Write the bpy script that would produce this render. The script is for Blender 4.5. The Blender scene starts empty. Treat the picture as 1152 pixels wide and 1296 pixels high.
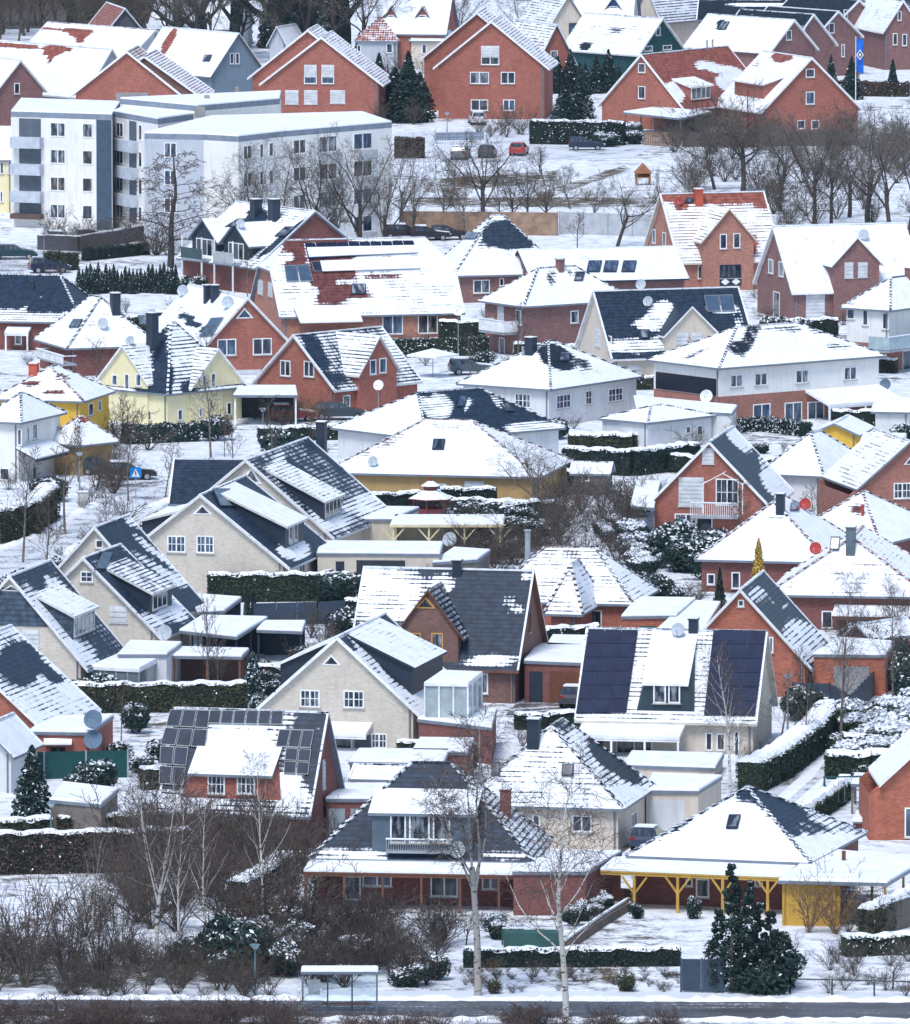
import bpy, math, random
from mathutils import Vector, Matrix
R = math.radians
SC = bpy.context.scene
COL = SC.collection
PI = math.pi

# ------------------------------------------------------------------ camera: a long lens looking down from a tower
F = 14500.0            # focal length in photo pixels (photo 1152 x 1296)
HC = 96.0              # height of the viewing platform
YH = -930.0            # photo row of the horizon
DEL = math.atan((648 - YH) / F)
CD, SD = math.cos(DEL), math.sin(DEL)
CAM = Vector((0, 0, HC))
def ray(px, py):
    x = (px - 576) / F; y = (648 - py) / F
    return Vector((x, y * SD + CD, y * CD - SD))
def at(px, py, z=0.0):
    d = ray(px, py); t = (z - HC) / d.z
    return CAM + d * t
def proj(p):
    X = p[0]; Y = p[1]; Z = p[2] - HC
    zc = Y * CD - Z * SD
    return 576 + F * X / zc, 648 - F * (Y * SD + Z * CD) / zc
def scl(py, z=0):
    p = at(576, py, z)
    return F / (p.y * CD - (p.z - HC) * SD)
def zfor(p, py):
    v = (648 - py) / F
    return HC + p[1] * (v * CD - SD) / (CD + v * SD)

# ------------------------------------------------------------------ objects
def link(o, parent=None):
    COL.objects.link(o)
    if parent is not None: o.parent = parent
    return o
def tag(o, label=None, cat=None, group=None, kind=None):
    if label: o['label'] = label
    if cat: o['category'] = cat
    if group: o['group'] = group
    if kind: o['kind'] = kind
    return o
def empty(name, loc=(0, 0, 0), rz=0.0, label=None, cat=None, group=None):
    o = bpy.data.objects.new(name, None); o.empty_display_size = .3
    o.location = loc; o.rotation_euler = (0, 0, rz)
    link(o); return tag(o, label, cat, group)
def kids(o): return list(o.children)
def copy_tree(o, parent=None):
    c = o.copy(); COL.objects.link(c)
    if parent is not None: c.parent = parent
    for ch in kids(o): copy_tree(ch, c)
    return c

class MB:
    """collects faces, builds one mesh object"""
    def __init__(s): s.v = []; s.f = []; s.m = []; s.uv = []; s.cov = []; s.row = []; s.mats = []
    def mi(s, m):
        if m not in s.mats: s.mats.append(m)
        return s.mats.index(m)
    def face(s, pts, mat, uv=None, cov=None, row=1.0):
        n0 = len(s.v); pts = [Vector(p) for p in pts]
        s.v.extend(pts); s.f.append(list(range(n0, n0 + len(pts)))); s.m.append(s.mi(mat))
        if uv is None:
            a = pts[1] - pts[0]; b = pts[-1] - pts[0]; n = a.cross(b)
            if n.length < 1e-9 and len(pts) > 3: n = (pts[2] - pts[1]).cross(pts[3] - pts[1])
            n = n.normalized() if n.length > 1e-12 else Vector((0, 0, 1))
            if abs(n.z) > .75: uv = [(p.x, p.y) for p in pts]
            else:
                t = Vector((-n.y, n.x, 0)).normalized()
                uv = [(p.dot(t), p.z) for p in pts]
        s.uv.extend(uv); s.cov.extend(cov if cov else [1.0] * len(pts)); s.row.extend([row] * len(pts))
    def box(s, x0, x1, y0, y1, z0, z1, mat, skip=''):
        p = lambda x, y, z: Vector((x, y, z))
        if 'b' not in skip: s.face([p(x0,y0,z0), p(x0,y1,z0), p(x1,y1,z0), p(x1,y0,z0)], mat)
        if 't' not in skip: s.face([p(x0,y0,z1), p(x1,y0,z1), p(x1,y1,z1), p(x0,y1,z1)], mat)
        s.face([p(x0,y0,z0), p(x1,y0,z0), p(x1,y0,z1), p(x0,y0,z1)], mat)
        s.face([p(x1,y0,z0), p(x1,y1,z0), p(x1,y1,z1), p(x1,y0,z1)], mat)
        s.face([p(x1,y1,z0), p(x0,y1,z0), p(x0,y1,z1), p(x1,y1,z1)], mat)
        s.face([p(x0,y1,z0), p(x0,y0,z0), p(x0,y0,z1), p(x0,y1,z1)], mat)
    def prism(s, base, vec, mat, cap=None):
        """extrude a planar polygon by vec"""
        b = [Vector(p) for p in base]; t = [p + Vector(vec) for p in b]
        n = len(b)
        nrm = (b[1] - b[0]).cross(b[2] - b[1])
        flip = nrm.dot(Vector(vec)) > 0
        s.face(b[::-1] if flip else b, mat); s.face(t if flip else t[::-1], cap or mat)
        for i in range(n):
            j = (i + 1) % n
            q = [b[i], b[j], t[j], t[i]]
            s.face(q if flip else q[::-1], mat)
    def bar(s, a, b, w, mat, h=None):
        a = Vector(a); b = Vector(b); d = (b - a).normalized(); h = h or w
        up = Vector((0, 0, 1)) if abs(d.z) < .95 else Vector((0, 1, 0))
        x = d.cross(up).normalized() * (w / 2); y = x.cross(d).normalized() * (h / 2)
        s.prism([a - x - y, a + x - y, a + x + y, a - x + y], b - a, mat)
    def tube(s, a, b, r0, r1, mat, n=8):
        a = Vector(a); b = Vector(b); d = (b - a).normalized()
        up = Vector((0, 0, 1)) if abs(d.z) < .95 else Vector((0, 1, 0))
        x = d.cross(up).normalized(); y = x.cross(d).normalized()
        A = []; B = []
        for i in range(n):
            t = 2 * PI * i / n; o = x * math.cos(t) + y * math.sin(t)
            A.append(a + o * r0); B.append(b + o * r1)
        for i in range(n):
            j = (i + 1) % n
            s.face([A[i], B[i], B[j], A[j]], mat)
        s.face(A, mat)
        s.face(B[::-1], mat)
    def build(s, name, parent=None, smooth=False):
        me = bpy.data.meshes.new(name)
        me.from_pydata([tuple(v) for v in s.v], [], s.f)
        for m in s.mats: me.materials.append(m)
        me.polygons.foreach_set('material_index', s.m)
        uvl = me.uv_layers.new(name='UVMap')
        flat = []
        for u in s.uv: flat.extend(u)
        uvl.data.foreach_set('uv', flat)
        if any(c != 1.0 for c in s.cov) or any(r != 1.0 for r in s.row):
            a = me.attributes.new('cov', 'FLOAT', 'POINT'); a.data.foreach_set('value', s.cov)
            a = me.attributes.new('row', 'FLOAT', 'POINT'); a.data.foreach_set('value', s.row)
        if smooth: me.polygons.foreach_set('use_smooth', [True] * len(s.f))
        me.update()
        return link(bpy.data.objects.new(name, me), parent)

def clip(poly, f):
    """keep the part of poly [(x,y)] where f(p) >= 0"""
    out = []
    n = len(poly)
    for i in range(n):
        a = poly[i]; b = poly[(i + 1) % n]; fa = f(a); fb = f(b)
        if fa >= 0: out.append(a)
        if (fa >= 0) != (fb >= 0):
            t = fa / (fa - fb); out.append((a[0] + (b[0] - a[0]) * t, a[1] + (b[1] - a[1]) * t))
    return out

# ------------------------------------------------------------------ materials
MATS = {}
class NT:
    def __init__(s, name):
        s.mat = bpy.data.materials.new(name); s.mat.use_nodes = True
        s.t = s.mat.node_tree; s.t.nodes.clear()
        s.out = s.n('ShaderNodeOutputMaterial'); s.b = s.n('ShaderNodeBsdfPrincipled')
        s.t.links.new(s.b.outputs[0], s.out.inputs[0])
    def n(s, typ, **kw):
        nd = s.t.nodes.new(typ)
        for k, v in kw.items(): setattr(nd, k, v)
        return nd
    def l(s, a, b): s.t.links.new(a, b)
    def val(s, sock, v):
        if hasattr(v, 'is_linked') or isinstance(v, bpy.types.NodeSocket): s.l(v, sock)
        else: sock.default_value = v
    def math(s, op, a, b=0.0, c=None, clamp=False):
        m = s.n('ShaderNodeMath', operation=op, use_clamp=clamp)
        s.val(m.inputs[0], a); s.val(m.inputs[1], b)
        if c is not None: s.val(m.inputs[2], c)
        return m.outputs[0]
    def ramp(s, x, a, b):
        m = s.n('ShaderNodeMapRange', interpolation_type='SMOOTHSTEP')
        s.val(m.inputs['Value'], x); s.val(m.inputs['From Min'], a); s.val(m.inputs['From Max'], b)
        return m.outputs[0]
    def mix(s, f, a, b):
        m = s.n('ShaderNodeMix', data_type='RGBA')
        s.val(m.inputs[0], f)
        for k, v in ((6, a), (7, b)):
            if isinstance(v, tuple): m.inputs[k].default_value = (*v[:3], 1)
            else: s.l(v, m.inputs[k])
        return m.outputs[2]
    def noise(s, vec, scale, detail=3, rough=.55):
        m = s.n('ShaderNodeTexNoise'); s.l(vec, m.inputs['Vector'])
        m.inputs['Scale'].default_value = scale; m.inputs['Detail'].default_value = detail; m.inputs['Roughness'].default_value = rough
        return m.outputs['Fac']
    def pos(s): return s.n('ShaderNodeNewGeometry').outputs['Position']
    def uv(s): return s.n('ShaderNodeUVMap', uv_map='UVMap').outputs[0]
    def sep(s, v):
        m = s.n('ShaderNodeSeparateXYZ'); s.l(v, m.inputs[0]); return m.outputs
    def comb(s, x, y, z=0.0):
        m = s.n('ShaderNodeCombineXYZ')
        for i, v in enumerate((x, y, z)): s.val(m.inputs[i], v)
        return m.outputs[0]
    def attr(s, n): return s.n('ShaderNodeAttribute', attribute_name=n).outputs['Fac']
    def bump(s, h, strength=.5, dist=.05):
        m = s.n('ShaderNodeBump'); s.l(h, m.inputs['Height'])
        m.inputs['Strength'].default_value = strength; m.inputs['Distance'].default_value = dist
        s.l(m.outputs[0], s.b.inputs['Normal'])
    def fin(s, col, rough=.8, spec=.3, metal=0.0):
        if isinstance(col, tuple): s.b.inputs['Base Color'].default_value = (*col[:3], 1)
        else: s.l(col, s.b.inputs['Base Color'])
        s.val(s.b.inputs['Roughness'], rough); s.val(s.b.inputs['Specular IOR Level'], spec); s.b.inputs['Metallic'].default_value = metal
        return s.mat
def cached(fn):
    def w(*a, **k):
        key = (fn.__name__, a, tuple(sorted(k.items())))
        if key not in MATS: MATS[key] = fn(*a, **k)
        return MATS[key]
    return w
SNOWC = (.86, .885, .92)
TILES = {'blue': (.017, .033, .060), 'red': (.29, .088, .062), 'maroon': (.145, .045, .042), 'black': (.014, .022, .036),
         'brown': (.10, .065, .055), 'slate': (.060, .090, .125)}

@cached
def plain(name, col, rough=.7, spec=.3, metal=0.0, vary=.18):
    t = NT(name); p = t.pos()
    n = t.noise(p, 1.3, 4)
    n2 = t.noise(p, 9.0, 2)
    k = t.math('ADD', t.math('MULTIPLY', n, .7), t.math('MULTIPLY', n2, .3))
    a = tuple(c * (1 - vary) for c in col); b = tuple(min(1, c * (1 + vary)) for c in col)
    return t.fin(t.mix(t.ramp(k, .3, .7), a, b), rough, spec, metal)
@cached
def snow_mat():
    t = NT('snow'); p = t.pos()
    n = t.noise(p, .9, 4); n2 = t.noise(p, 6.0, 3)
    c = t.mix(t.ramp(n, .3, .65), (.74, .785, .85), SNOWC)
    t.bump(t.math('ADD', n, t.math('MULTIPLY', n2, .3)), .5, .12)
    return t.fin(c, .75, .15)
@cached
def tile_mat(kind):
    base = TILES[kind]
    t = NT('roof_tiles_' + kind); p = t.pos(); uv = t.sep(t.uv())
    cov = t.attr('cov'); rows = t.attr('row')
    n1 = t.noise(p, 1.15, 6, .62)
    st = t.comb(t.math('MULTIPLY', uv[0], 3.6), t.math('MULTIPLY', uv[1], .75), t.math('MULTIPLY', t.sep(p)[0], .11))
    n2 = t.noise(st, 1.0, 3, .6)
    n3 = t.noise(p, 6.5, 5, .65)
    n = t.math('ADD', t.math('ADD', t.math('MULTIPLY', n1, .40), t.math('MULTIPLY', n2, .30)), t.math('MULTIPLY', n3, .30))
    fr = t.math('FRACT', t.math('DIVIDE', uv[1], .36))
    line = t.ramp(t.math('ABSOLUTE', t.math('SUBTRACT', fr, .5)), .22, .5)
    fu = t.math('FRACT', t.math('DIVIDE', uv[0], .30))
    colw = t.math('ABSOLUTE', t.math('SUBTRACT', fu, .5))
    rn = t.ramp(t.noise(t.comb(t.math('MULTIPLY', uv[0], .35), t.math('MULTIPLY', uv[1], 1.1), t.math('MULTIPLY', t.sep(p)[1], .2)), 1.0, 3), .38, .66)
    m = t.math('ADD', t.math('MULTIPLY', cov, 1.72), -.43)
    m = t.math('ADD', m, t.math('MULTIPLY', t.math('SUBTRACT', n, .5), 2.5))
    m = t.math('SUBTRACT', m, t.math('MULTIPLY', t.math('MULTIPLY', t.math('MAXIMUM', rows, .36), line), t.math('ADD', .45, t.math('MULTIPLY', rn, .85))))
    m = t.math('SUBTRACT', m, t.math('MULTIPLY', t.math('MULTIPLY', rows, t.ramp(colw, .2, .5)), .2))
    mask = t.ramp(m, .30, .62)
    tn = t.noise(p, 2.2, 4)
    dk = tuple(c * .62 for c in base); lt = tuple(c * 1.35 + .004 for c in base)
    tc = t.mix(t.ramp(tn, .3, .7), dk, lt)
    tc = t.mix(t.math('MULTIPLY', line, .55), tc, tuple(c * .35 for c in base))
    tc = t.mix(t.math('MULTIPLY', t.ramp(colw, .38, .5), .3), tc, tuple(c * .45 for c in base))
    sn = t.mix(t.ramp(t.math('ADD', t.math('MULTIPLY', n1, .6), t.math('MULTIPLY', n3, .4)), .32, .62), (.70, .75, .82), SNOWC)
    t.bump(t.math('ADD', t.math('MULTIPLY', mask, 1.0), t.math('ADD', t.math('MULTIPLY', n3, .25), t.math('MULTIPLY', fr, .35))), .6, .07)
    return t.fin(t.mix(mask, tc, sn), t.math('ADD', .5, t.math('MULTIPLY', mask, .3)), .22)
@cached
def brick(col, mortar=.35, mix=.35):
    t = NT('brick'); uv = t.uv(); p = t.pos()
    b = t.n('ShaderNodeTexBrick'); t.l(uv, b.inputs['Vector'])
    b.inputs['Scale'].default_value = 1.0; b.inputs['Brick Width'].default_value = .26; b.inputs['Row Height'].default_value = .085
    b.inputs['Mortar Size'].default_value = .012; b.inputs['Mortar Smooth'].default_value = .4
    q = .45 if col[2] > .3 else 1.0
    b.inputs['Color1'].default_value = (*[c * (1 - .28 * q) for c in col], 1); b.inputs['Color2'].default_value = (*[c * (1 + .25 * q) for c in col], 1)
    b.inputs['Mortar'].default_value = (*[c * .45 + mortar * .28 for c in col], 1)
    n = t.noise(p, .55, 4)
    n2 = t.noise(p, 3.5, 4)
    c = t.mix(t.math('MULTIPLY', t.ramp(n, .35, .75), .35 * q), b.outputs['Color'], tuple(x * .62 for x in col))
    sp = t.sep(p); dr = t.noise(t.comb(t.math('MULTIPLY', sp[0], 2.2), t.math('MULTIPLY', sp[1], 2.2), t.math('MULTIPLY', sp[2], .3)), 1.0, 4)
    c = t.mix(t.math('MULTIPLY', t.ramp(n2, .45, .8), .3), c, tuple(min(1, x * 1.25 + .02) for x in col))
    c = t.mix(t.math('MULTIPLY', t.ramp(dr, .48, .75), .28), c, tuple(x * .6 for x in col))
    return t.fin(c, .85, .2)
@cached
def plaster(col):
    t = NT('plaster'); p = t.pos(); s = t.sep(p)
    n = t.noise(p, .5, 5); n2 = t.noise(p, 7, 2)
    drip = t.noise(t.comb(t.math('MULTIPLY', s[0], 3), t.math('MULTIPLY', s[1], 3), t.math('MULTIPLY', s[2], .35)), 1.0, 3)
    c = t.mix(t.math('MULTIPLY', t.ramp(n, .35, .75), .5), col, tuple(x * .82 for x in col))
    c = t.mix(t.math('MULTIPLY', t.ramp(drip, .45, .75), .45), c, tuple(x * .68 for x in col))
    c = t.mix(t.math('MULTIPLY', n2, .12), c, tuple(x * .6 for x in col))
    return t.fin(c, .85, .2)
@cached
def glass(kind=0):
    t = NT('window_glass'); p = t.pos(); s = t.sep(t.uv())
    n = t.noise(t.comb(s[0], t.math('MULTIPLY', s[1], .25), t.math('MULTIPLY', t.sep(p)[0], .05)), 3.0, 3)
    pal = [((.012, .018, .03), (.09, .11, .14)), ((.02, .03, .05), (.30, .33, .36)), ((.03, .05, .09), (.10, .16, .24)), ((.02, .02, .025), (.20, .17, .15))][kind]
    return t.fin(t.mix(t.ramp(n, .42, .68), *pal), .08, .6)
@cached
def solar_mat():
    t = NT('solar_cells'); uv = t.sep(t.uv())
    f = lambda i: t.ramp(t.math('ABSOLUTE', t.math('SUBTRACT', t.math('FRACT', t.math('DIVIDE', uv[i], .17)), .5)), .42, .49)
    n = t.noise(t.pos(), .7, 4)
    c = t.mix(t.ramp(n, .3, .7), (.010, .019, .040), (.024, .038, .066))
    c = t.mix(t.math('MULTIPLY', t.math('MAXIMUM', f(0), f(1)), .25), c, (.10, .13, .18))
    return t.fin(c, .45, .15)

@cached
def navy_solar():
    t = NT('navy_solar_cells'); uv = t.sep(t.uv()); n = t.noise(t.pos(), 1.2, 4)
    f = t.ramp(t.math('ABSOLUTE', t.math('SUBTRACT', t.math('FRACT', t.math('DIVIDE', uv[0], .17)), .5)), .42, .49)
    c = t.mix(t.ramp(n, .3, .7), (.005, .011, .036), (.012, .022, .062)); c = t.mix(t.math('MULTIPLY', f, .2), c, (.04, .06, .12))
    return t.fin(c, .4, .15)
WHITE = lambda: plain('white_paint', (.80, .81, .82), .5)
GREYP = lambda: plain('grey_paint', (.30, .33, .37), .5)
DARKG = lambda: plain('anthracite_paint', (.022, .034, .055), .5)
GUTTER = lambda: plain('zinc_gutter', (.17, .20, .24), .45)
WOODB = lambda: plain('brown_wood', (.16, .07, .045), .7)
WOODG = lambda: plain('weathered_wood', (.17, .15, .135), .8)
DISHM = lambda: plain('satellite_dish_paint', (.42, .47, .52), .5)

# wall finishes
WALLS = {
 'red': lambda: brick((.385, .125, .085)), 'orange': lambda: brick((.42, .125, .07)), 'rose': lambda: brick((.37, .155, .115)),
 'dark': lambda: brick((.215, .072, .060)), 'brown': lambda: brick((.19, .095, .075)), 'plum': lambda: brick((.255, .125, .115)),
 'apricot': lambda: brick((.45, .20, .14)),
 'beige': lambda: plaster((.60, .54, .45)), 'beigeb': lambda: brick((.58, .52, .435), 1.0), 'cream': lambda: plaster((.78, .74, .52)), 'white': lambda: plaster((.82, .81, .79)),
 'yellow': lambda: plaster((.74, .46, .07)), 'ochre': lambda: plaster((.44, .29, .125)), 'grey': lambda: plaster((.46, .49, .53)),
 'light': lambda: plaster((.68, .69, .70)), 'sand': lambda: plaster((.64, .56, .47)), 'green': lambda: plain('green_cladding', (.012, .065, .068), .6), 'dslate': lambda: plain('dark_slate_cladding', (.028, .05, .062), .6),
 'bluegrey': lambda: plaster((.20, .26, .32)), 'wood': lambda: WOODB(), 'woodg': lambda: WOODG(), 'anthr': lambda: DARKG(), 'lemon': lambda: plaster((.80, .72, .45)),
 'slate': lambda: tile_mat('slate'), 'woody': lambda: plain('yellow_timber', (.60, .36, .045), .6)}
FOOT = []
def wm(k): return WALLS[k]() if isinstance(k, str) else k

rng = random.Random(7)

# ------------------------------------------------------------------ houses
class House:
    """A building solved from its eave corner, widths and heights in the photo. Local x runs along the facade that faces the camera,
    local y away from the camera; f = front, r = right, l = left, b = back."""
    def __init__(s, name, label, xl, xk, xr, ye, he, yr, th, roof='Y', W=None, D=None, wall='red', tile='blue', cov=.85, row=.6,
                 patch=(), hh=0.0, rl=None, ov=.45, trim=None, base=None, zb=0.0, cat='house', group=None, root=None, fascia=None, wcov=None, build=True, e=None):
        s.th = R(th)
        c, sn = math.cos(s.th), math.sin(s.th)
        K = at(xk, ye, he)
        a = Vector((c, -sn, 0)); b = Vector((sn, c, 0))
        def ext(d, px):
            q = (px - 576) / F; zc0 = K.y * CD - (K.z - HC) * SD
            den = d.x - q * d.y * CD
            return (q * zc0 - K.x) / den
        if th >= 0:
            s.W = W or ext(-a, xl); s.D = D or ext(b, xr); ctr = K - a * s.W / 2 + b * s.D / 2
        else:
            s.W = W or ext(a, xr); s.D = D or ext(b, xl); ctr = K + a * s.W / 2 + b * s.D / 2
        s.he = he; s.a = a; s.b = b
        s.org = Vector((ctr.x, ctr.y, 0))
        s.wm = wm(wall); s.tile = tile_mat(tile) if isinstance(tile, str) else tile
        s.cov = cov; s.row = row; s.patch = list(patch); s.ov = ov; s.wcov = wcov
        s.trim = trim or GUTTER(); s.kind = roof; s.slopes = []; s.hh = hh
        s.root = root or empty(name, s.org, -s.th, label, cat, group)
        if root is not None: s.off = root.matrix_basis.inverted()
        else: s.off = None
        s.M = Matrix.Translation(s.org) @ Matrix.Rotation(-s.th, 4, 'Z'); s.Mi = s.M.inverted()
        hw, hd = s.W / 2, s.D / 2
        e = (roof == 'H') if e is None else e
        # ridge height
        if yr is not None:
            if roof == 'Y': rp = Vector((0, -hd, 0))
            elif roof == 'H': rp = Vector((0, 0, 0))
            else: rp = Vector((0, 0, 0))
            s.zr = zfor(s.M @ rp, yr)
        else: s.zr = he
        if roof == 'Y': s.tp = {'r': (s.zr - he) / hw, 'l': (s.zr - he) / hw}
        elif roof == 'X': s.tp = {'f': (s.zr - he) / hd, 'b': (s.zr - he) / hd}
        elif roof == 'H':
            rx = ry = 0.0
            if rl is None: rl = abs(s.W - s.D) * .6
            if s.W >= s.D: rx = min(rl, s.W * .9) / 2
            else: ry = min(rl, s.D * .9) / 2
            s.rx, s.ry = rx, ry
            s.tp = {'f': (s.zr - he) / (hd - ry), 'b': (s.zr - he) / (hd - ry), 'l': (s.zr - he) / (hw - rx), 'r': (s.zr - he) / (hw - rx)}
        else: s.tp = {}
        if e and s.tp:      # measured on the eaves: the walls stand back under the overhang
            t_ = min(s.tp.values())
            s.he = he = he + ov * t_
            s.W -= 2 * (ov if roof != 'X' else .35); s.D -= 2 * (ov if roof != 'Y' else .35)
        s.base = wm(base) if base else None; s.zb = zb
        FOOT.append([tuple((s.M @ Vector((x, y, 0)))[:2]) for x, y in ((-hw - .6, -hd - .6), (hw + .6, -hd - .6), (hw + .6, hd + .6), (-hw - .6, hd + .6))])
        if build:
            s.walls(); s.roof()
    # ---- helpers
    def fix(s, o):
        if s.off is not None: o.matrix_basis = s.off @ s.M
        return o
    def build(s, mb, name, parent=None, smooth=False):
        o = mb.build(name, parent or s.root, smooth)
        if parent is None: s.fix(o)
        return o
    def P(s, side, u, d, z):
        hw, hd = s.W / 2, s.D / 2
        if side == 'f': return Vector((u, -hd + d, z))
        if side == 'r': return Vector((hw - d, u, z))
        if side == 'l': return Vector((-hw + d, -u, z))
        return Vector((-u, hd - d, z))
    def lray(s, px, py):
        o = s.Mi @ CAM; d = s.Mi.to_3x3() @ ray(px, py)
        return o, d
    def onplane(s, side, px, py, d=0.0):
        """photo pixel -> (u, z) on the vertical plane a distance d inside that side"""
        o, r = s.lray(px, py)
        p0 = s.P(side, 0, d, 0); n = s.P(side, 0, 0, 0) - s.P(side, 0, 1, 0)
        t = (p0 - o).dot(n) / r.dot(n); q = o + r * t
        u = {'f': q.x, 'r': q.y, 'l': -q.y, 'b': -q.x}[side]
        return u, q.z
    def hit(s, px, py):
        """photo pixel -> local point on the roof and its normal"""
        o, r = s.lray(px, py); best = None
        for poly, n, side in s.slopes:
            den = r.dot(n)
            if abs(den) < 1e-9: continue
            t = (poly[0] - o).dot(n) / den; q = o + r * t
            ins = True
            for i in range(len(poly)):
                e = poly[(i + 1) % len(poly)] - poly[i]
                if e.cross(q - poly[i]).dot(n) < -.35 * e.length: ins = False; break
            if ins and (best is None or t < best[0]): best = (t, q, n, side)
        if best is None:
            # nearest fallback: the front-most plane
            for poly, n, side in s.slopes:
                den = r.dot(n)
                if den < -1e-6:
                    t = (poly[0] - o).dot(n) / den
                    if best is None or t < best[0]: best = (t, o + r * t, n, side)
        return best[1], best[2], best[3]
    def covat(s, p, side):
        c = s.cov
        if isinstance(c, dict): c = c.get(side, c.get('*', .85))
        if s.patch:
            px, py = proj(s.M @ p)
            for q in s.patch:
                x, y, rx, ry, v = q[:5]
                dx, dy = px - x, py - y
                if len(q) > 5:
                    ca, sa = math.cos(R(q[5])), math.sin(R(q[5])); dx, dy = dx * ca + dy * sa, -dx * sa + dy * ca
                d = math.sqrt((dx / rx) ** 2 + (dy / ry) ** 2)
                k = max(0.0, min(1.0, (1.25 - d) / .5))
                c = c + (v - c) * k
        return c
    def rowat(s, side):
        r = s.row
        return r.get(side, r.get('*', .6)) if isinstance(r, dict) else r
    # ---- walls
    def walls(s):
        hw, hd, he = s.W / 2, s.D / 2, s.he
        mb = MB()
        def quad(p, q, z0, z1, m): mb.face([Vector((*p, z0)), Vector((*q, z0)), Vector((*q, z1)), Vector((*p, z1))], m)
        cs = [(-hw, -hd), (hw, -hd), (hw, hd), (-hw, hd)]
        for i in range(4):
            p, q = cs[i], cs[(i + 1) % 4]
            if s.base:
                quad(p, q, -.4, s.zb, s.base); quad(p, q, s.zb, he, s.wm)
            else: quad(p, q, -.4, he, s.wm)
        zr = s.zr; z2 = he + (zr - he) * (1 - s.hh); k = s.hh
        e = .10
        if s.kind == 'Y':
            for y, sg in ((-hd, 1), (hd, -1)):
                pts = [Vector((-hw, y, he)), Vector((hw, y, he)), Vector((hw * k, y, z2 - e)), Vector((-hw * k, y, z2 - e))] if k > 0 else [Vector((-hw, y, he)), Vector((hw, y, he)), Vector((0, y, zr - e))]
                mb.face(pts if sg > 0 else pts[::-1], s.wm)
        if s.kind == 'X':
            for x, sg in ((hw, 1), (-hw, -1)):
                pts = [Vector((x, -hd, he)), Vector((x, hd, he)), Vector((x, hd * k, z2 - e)), Vector((x, -hd * k, z2 - e))] if k > 0 else [Vector((x, -hd, he)), Vector((x, hd, he)), Vector((x, 0, zr - e))]
                mb.face(pts if sg > 0 else pts[::-1], s.wm)
        s.wall = s.build(mb, 'wall')
        kx = hw if s.th >= 0 else -hw
        if s.kind != 'F' and he < 6.5:
            db = MB(); db.tube((kx - .22 * (1 if kx > 0 else -1), -hd - .07, -.2), (kx - .22 * (1 if kx > 0 else -1), -hd - .07, he - .1), .055, .055, GUTTER(), 6); s.build(db, 'downpipe')
    # ---- one sloping roof face as a fine grid with snow cover
    def slope(s, mb, poly, side, tile=None, cov=None, row=None, thick=.17, reg=True, fas=None):
        poly = [Vector(p) for p in poly]
        n = Vector((0, 0, 0))
        for i in range(1, len(poly) - 1): n += (poly[i] - poly[0]).cross(poly[i + 1] - poly[0])
        n.normalize()
        if n.z < 0: n = -n; poly = poly[::-1]
        if reg: s.slopes.append((poly, n, side))
        up = Vector((0, 0, 1)) - n * n.z
        up = up.normalized() if up.length > 1e-6 else Vector((0, 1, 0))
        uu = up.cross(n).normalized(); o = min(poly, key=lambda p: p.z)
        P2 = [((p - o).dot(uu), (p - o).dot(up)) for p in poly]
        u0 = min(p[0] for p in P2); u1 = max(p[0] for p in P2); v0 = min(p[1] for p in P2); v1 = max(p[1] for p in P2)
        st = .55
        nu = max(1, round((u1 - u0) / st)); nv = max(1, round((v1 - v0) / st))
        T = tile or s.tile; rw = s.rowat(side) if row is None else row
        ox = (s.org.x * .37 + s.org.y * .11) % 50
        for j in range(nv):
            a, b = v0 + (v1 - v0) * j / nv, v0 + (v1 - v0) * (j + 1) / nv
            strip = clip(clip(P2, lambda p: p[1] - a), lambda p: b - p[1])
            if len(strip) < 3: continue
            for i in range(nu):
                c, d = u0 + (u1 - u0) * i / nu, u0 + (u1 - u0) * (i + 1) / nu
                cell = clip(clip(strip, lambda p: p[0] - c), lambda p: d - p[0])
                if len(cell) < 3: continue
                pts = [o + uu * p[0] + up * p[1] for p in cell]
                cv = [(s.covat(p, side) if cov is None else cov) for p in pts]
                mb.face(pts, T, [(p[0] + ox, p[1] + .1) for p in cell], cv, rw)
        fm = fas or s.trim
        low = [p - Vector((0, 0, thick)) for p in poly]
        mb.face(low[::-1], fm)
        for i in range(len(poly)):
            j = (i + 1) % len(poly)
            mb.face([low[i], low[j], poly[j], poly[i]], fm)
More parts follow.
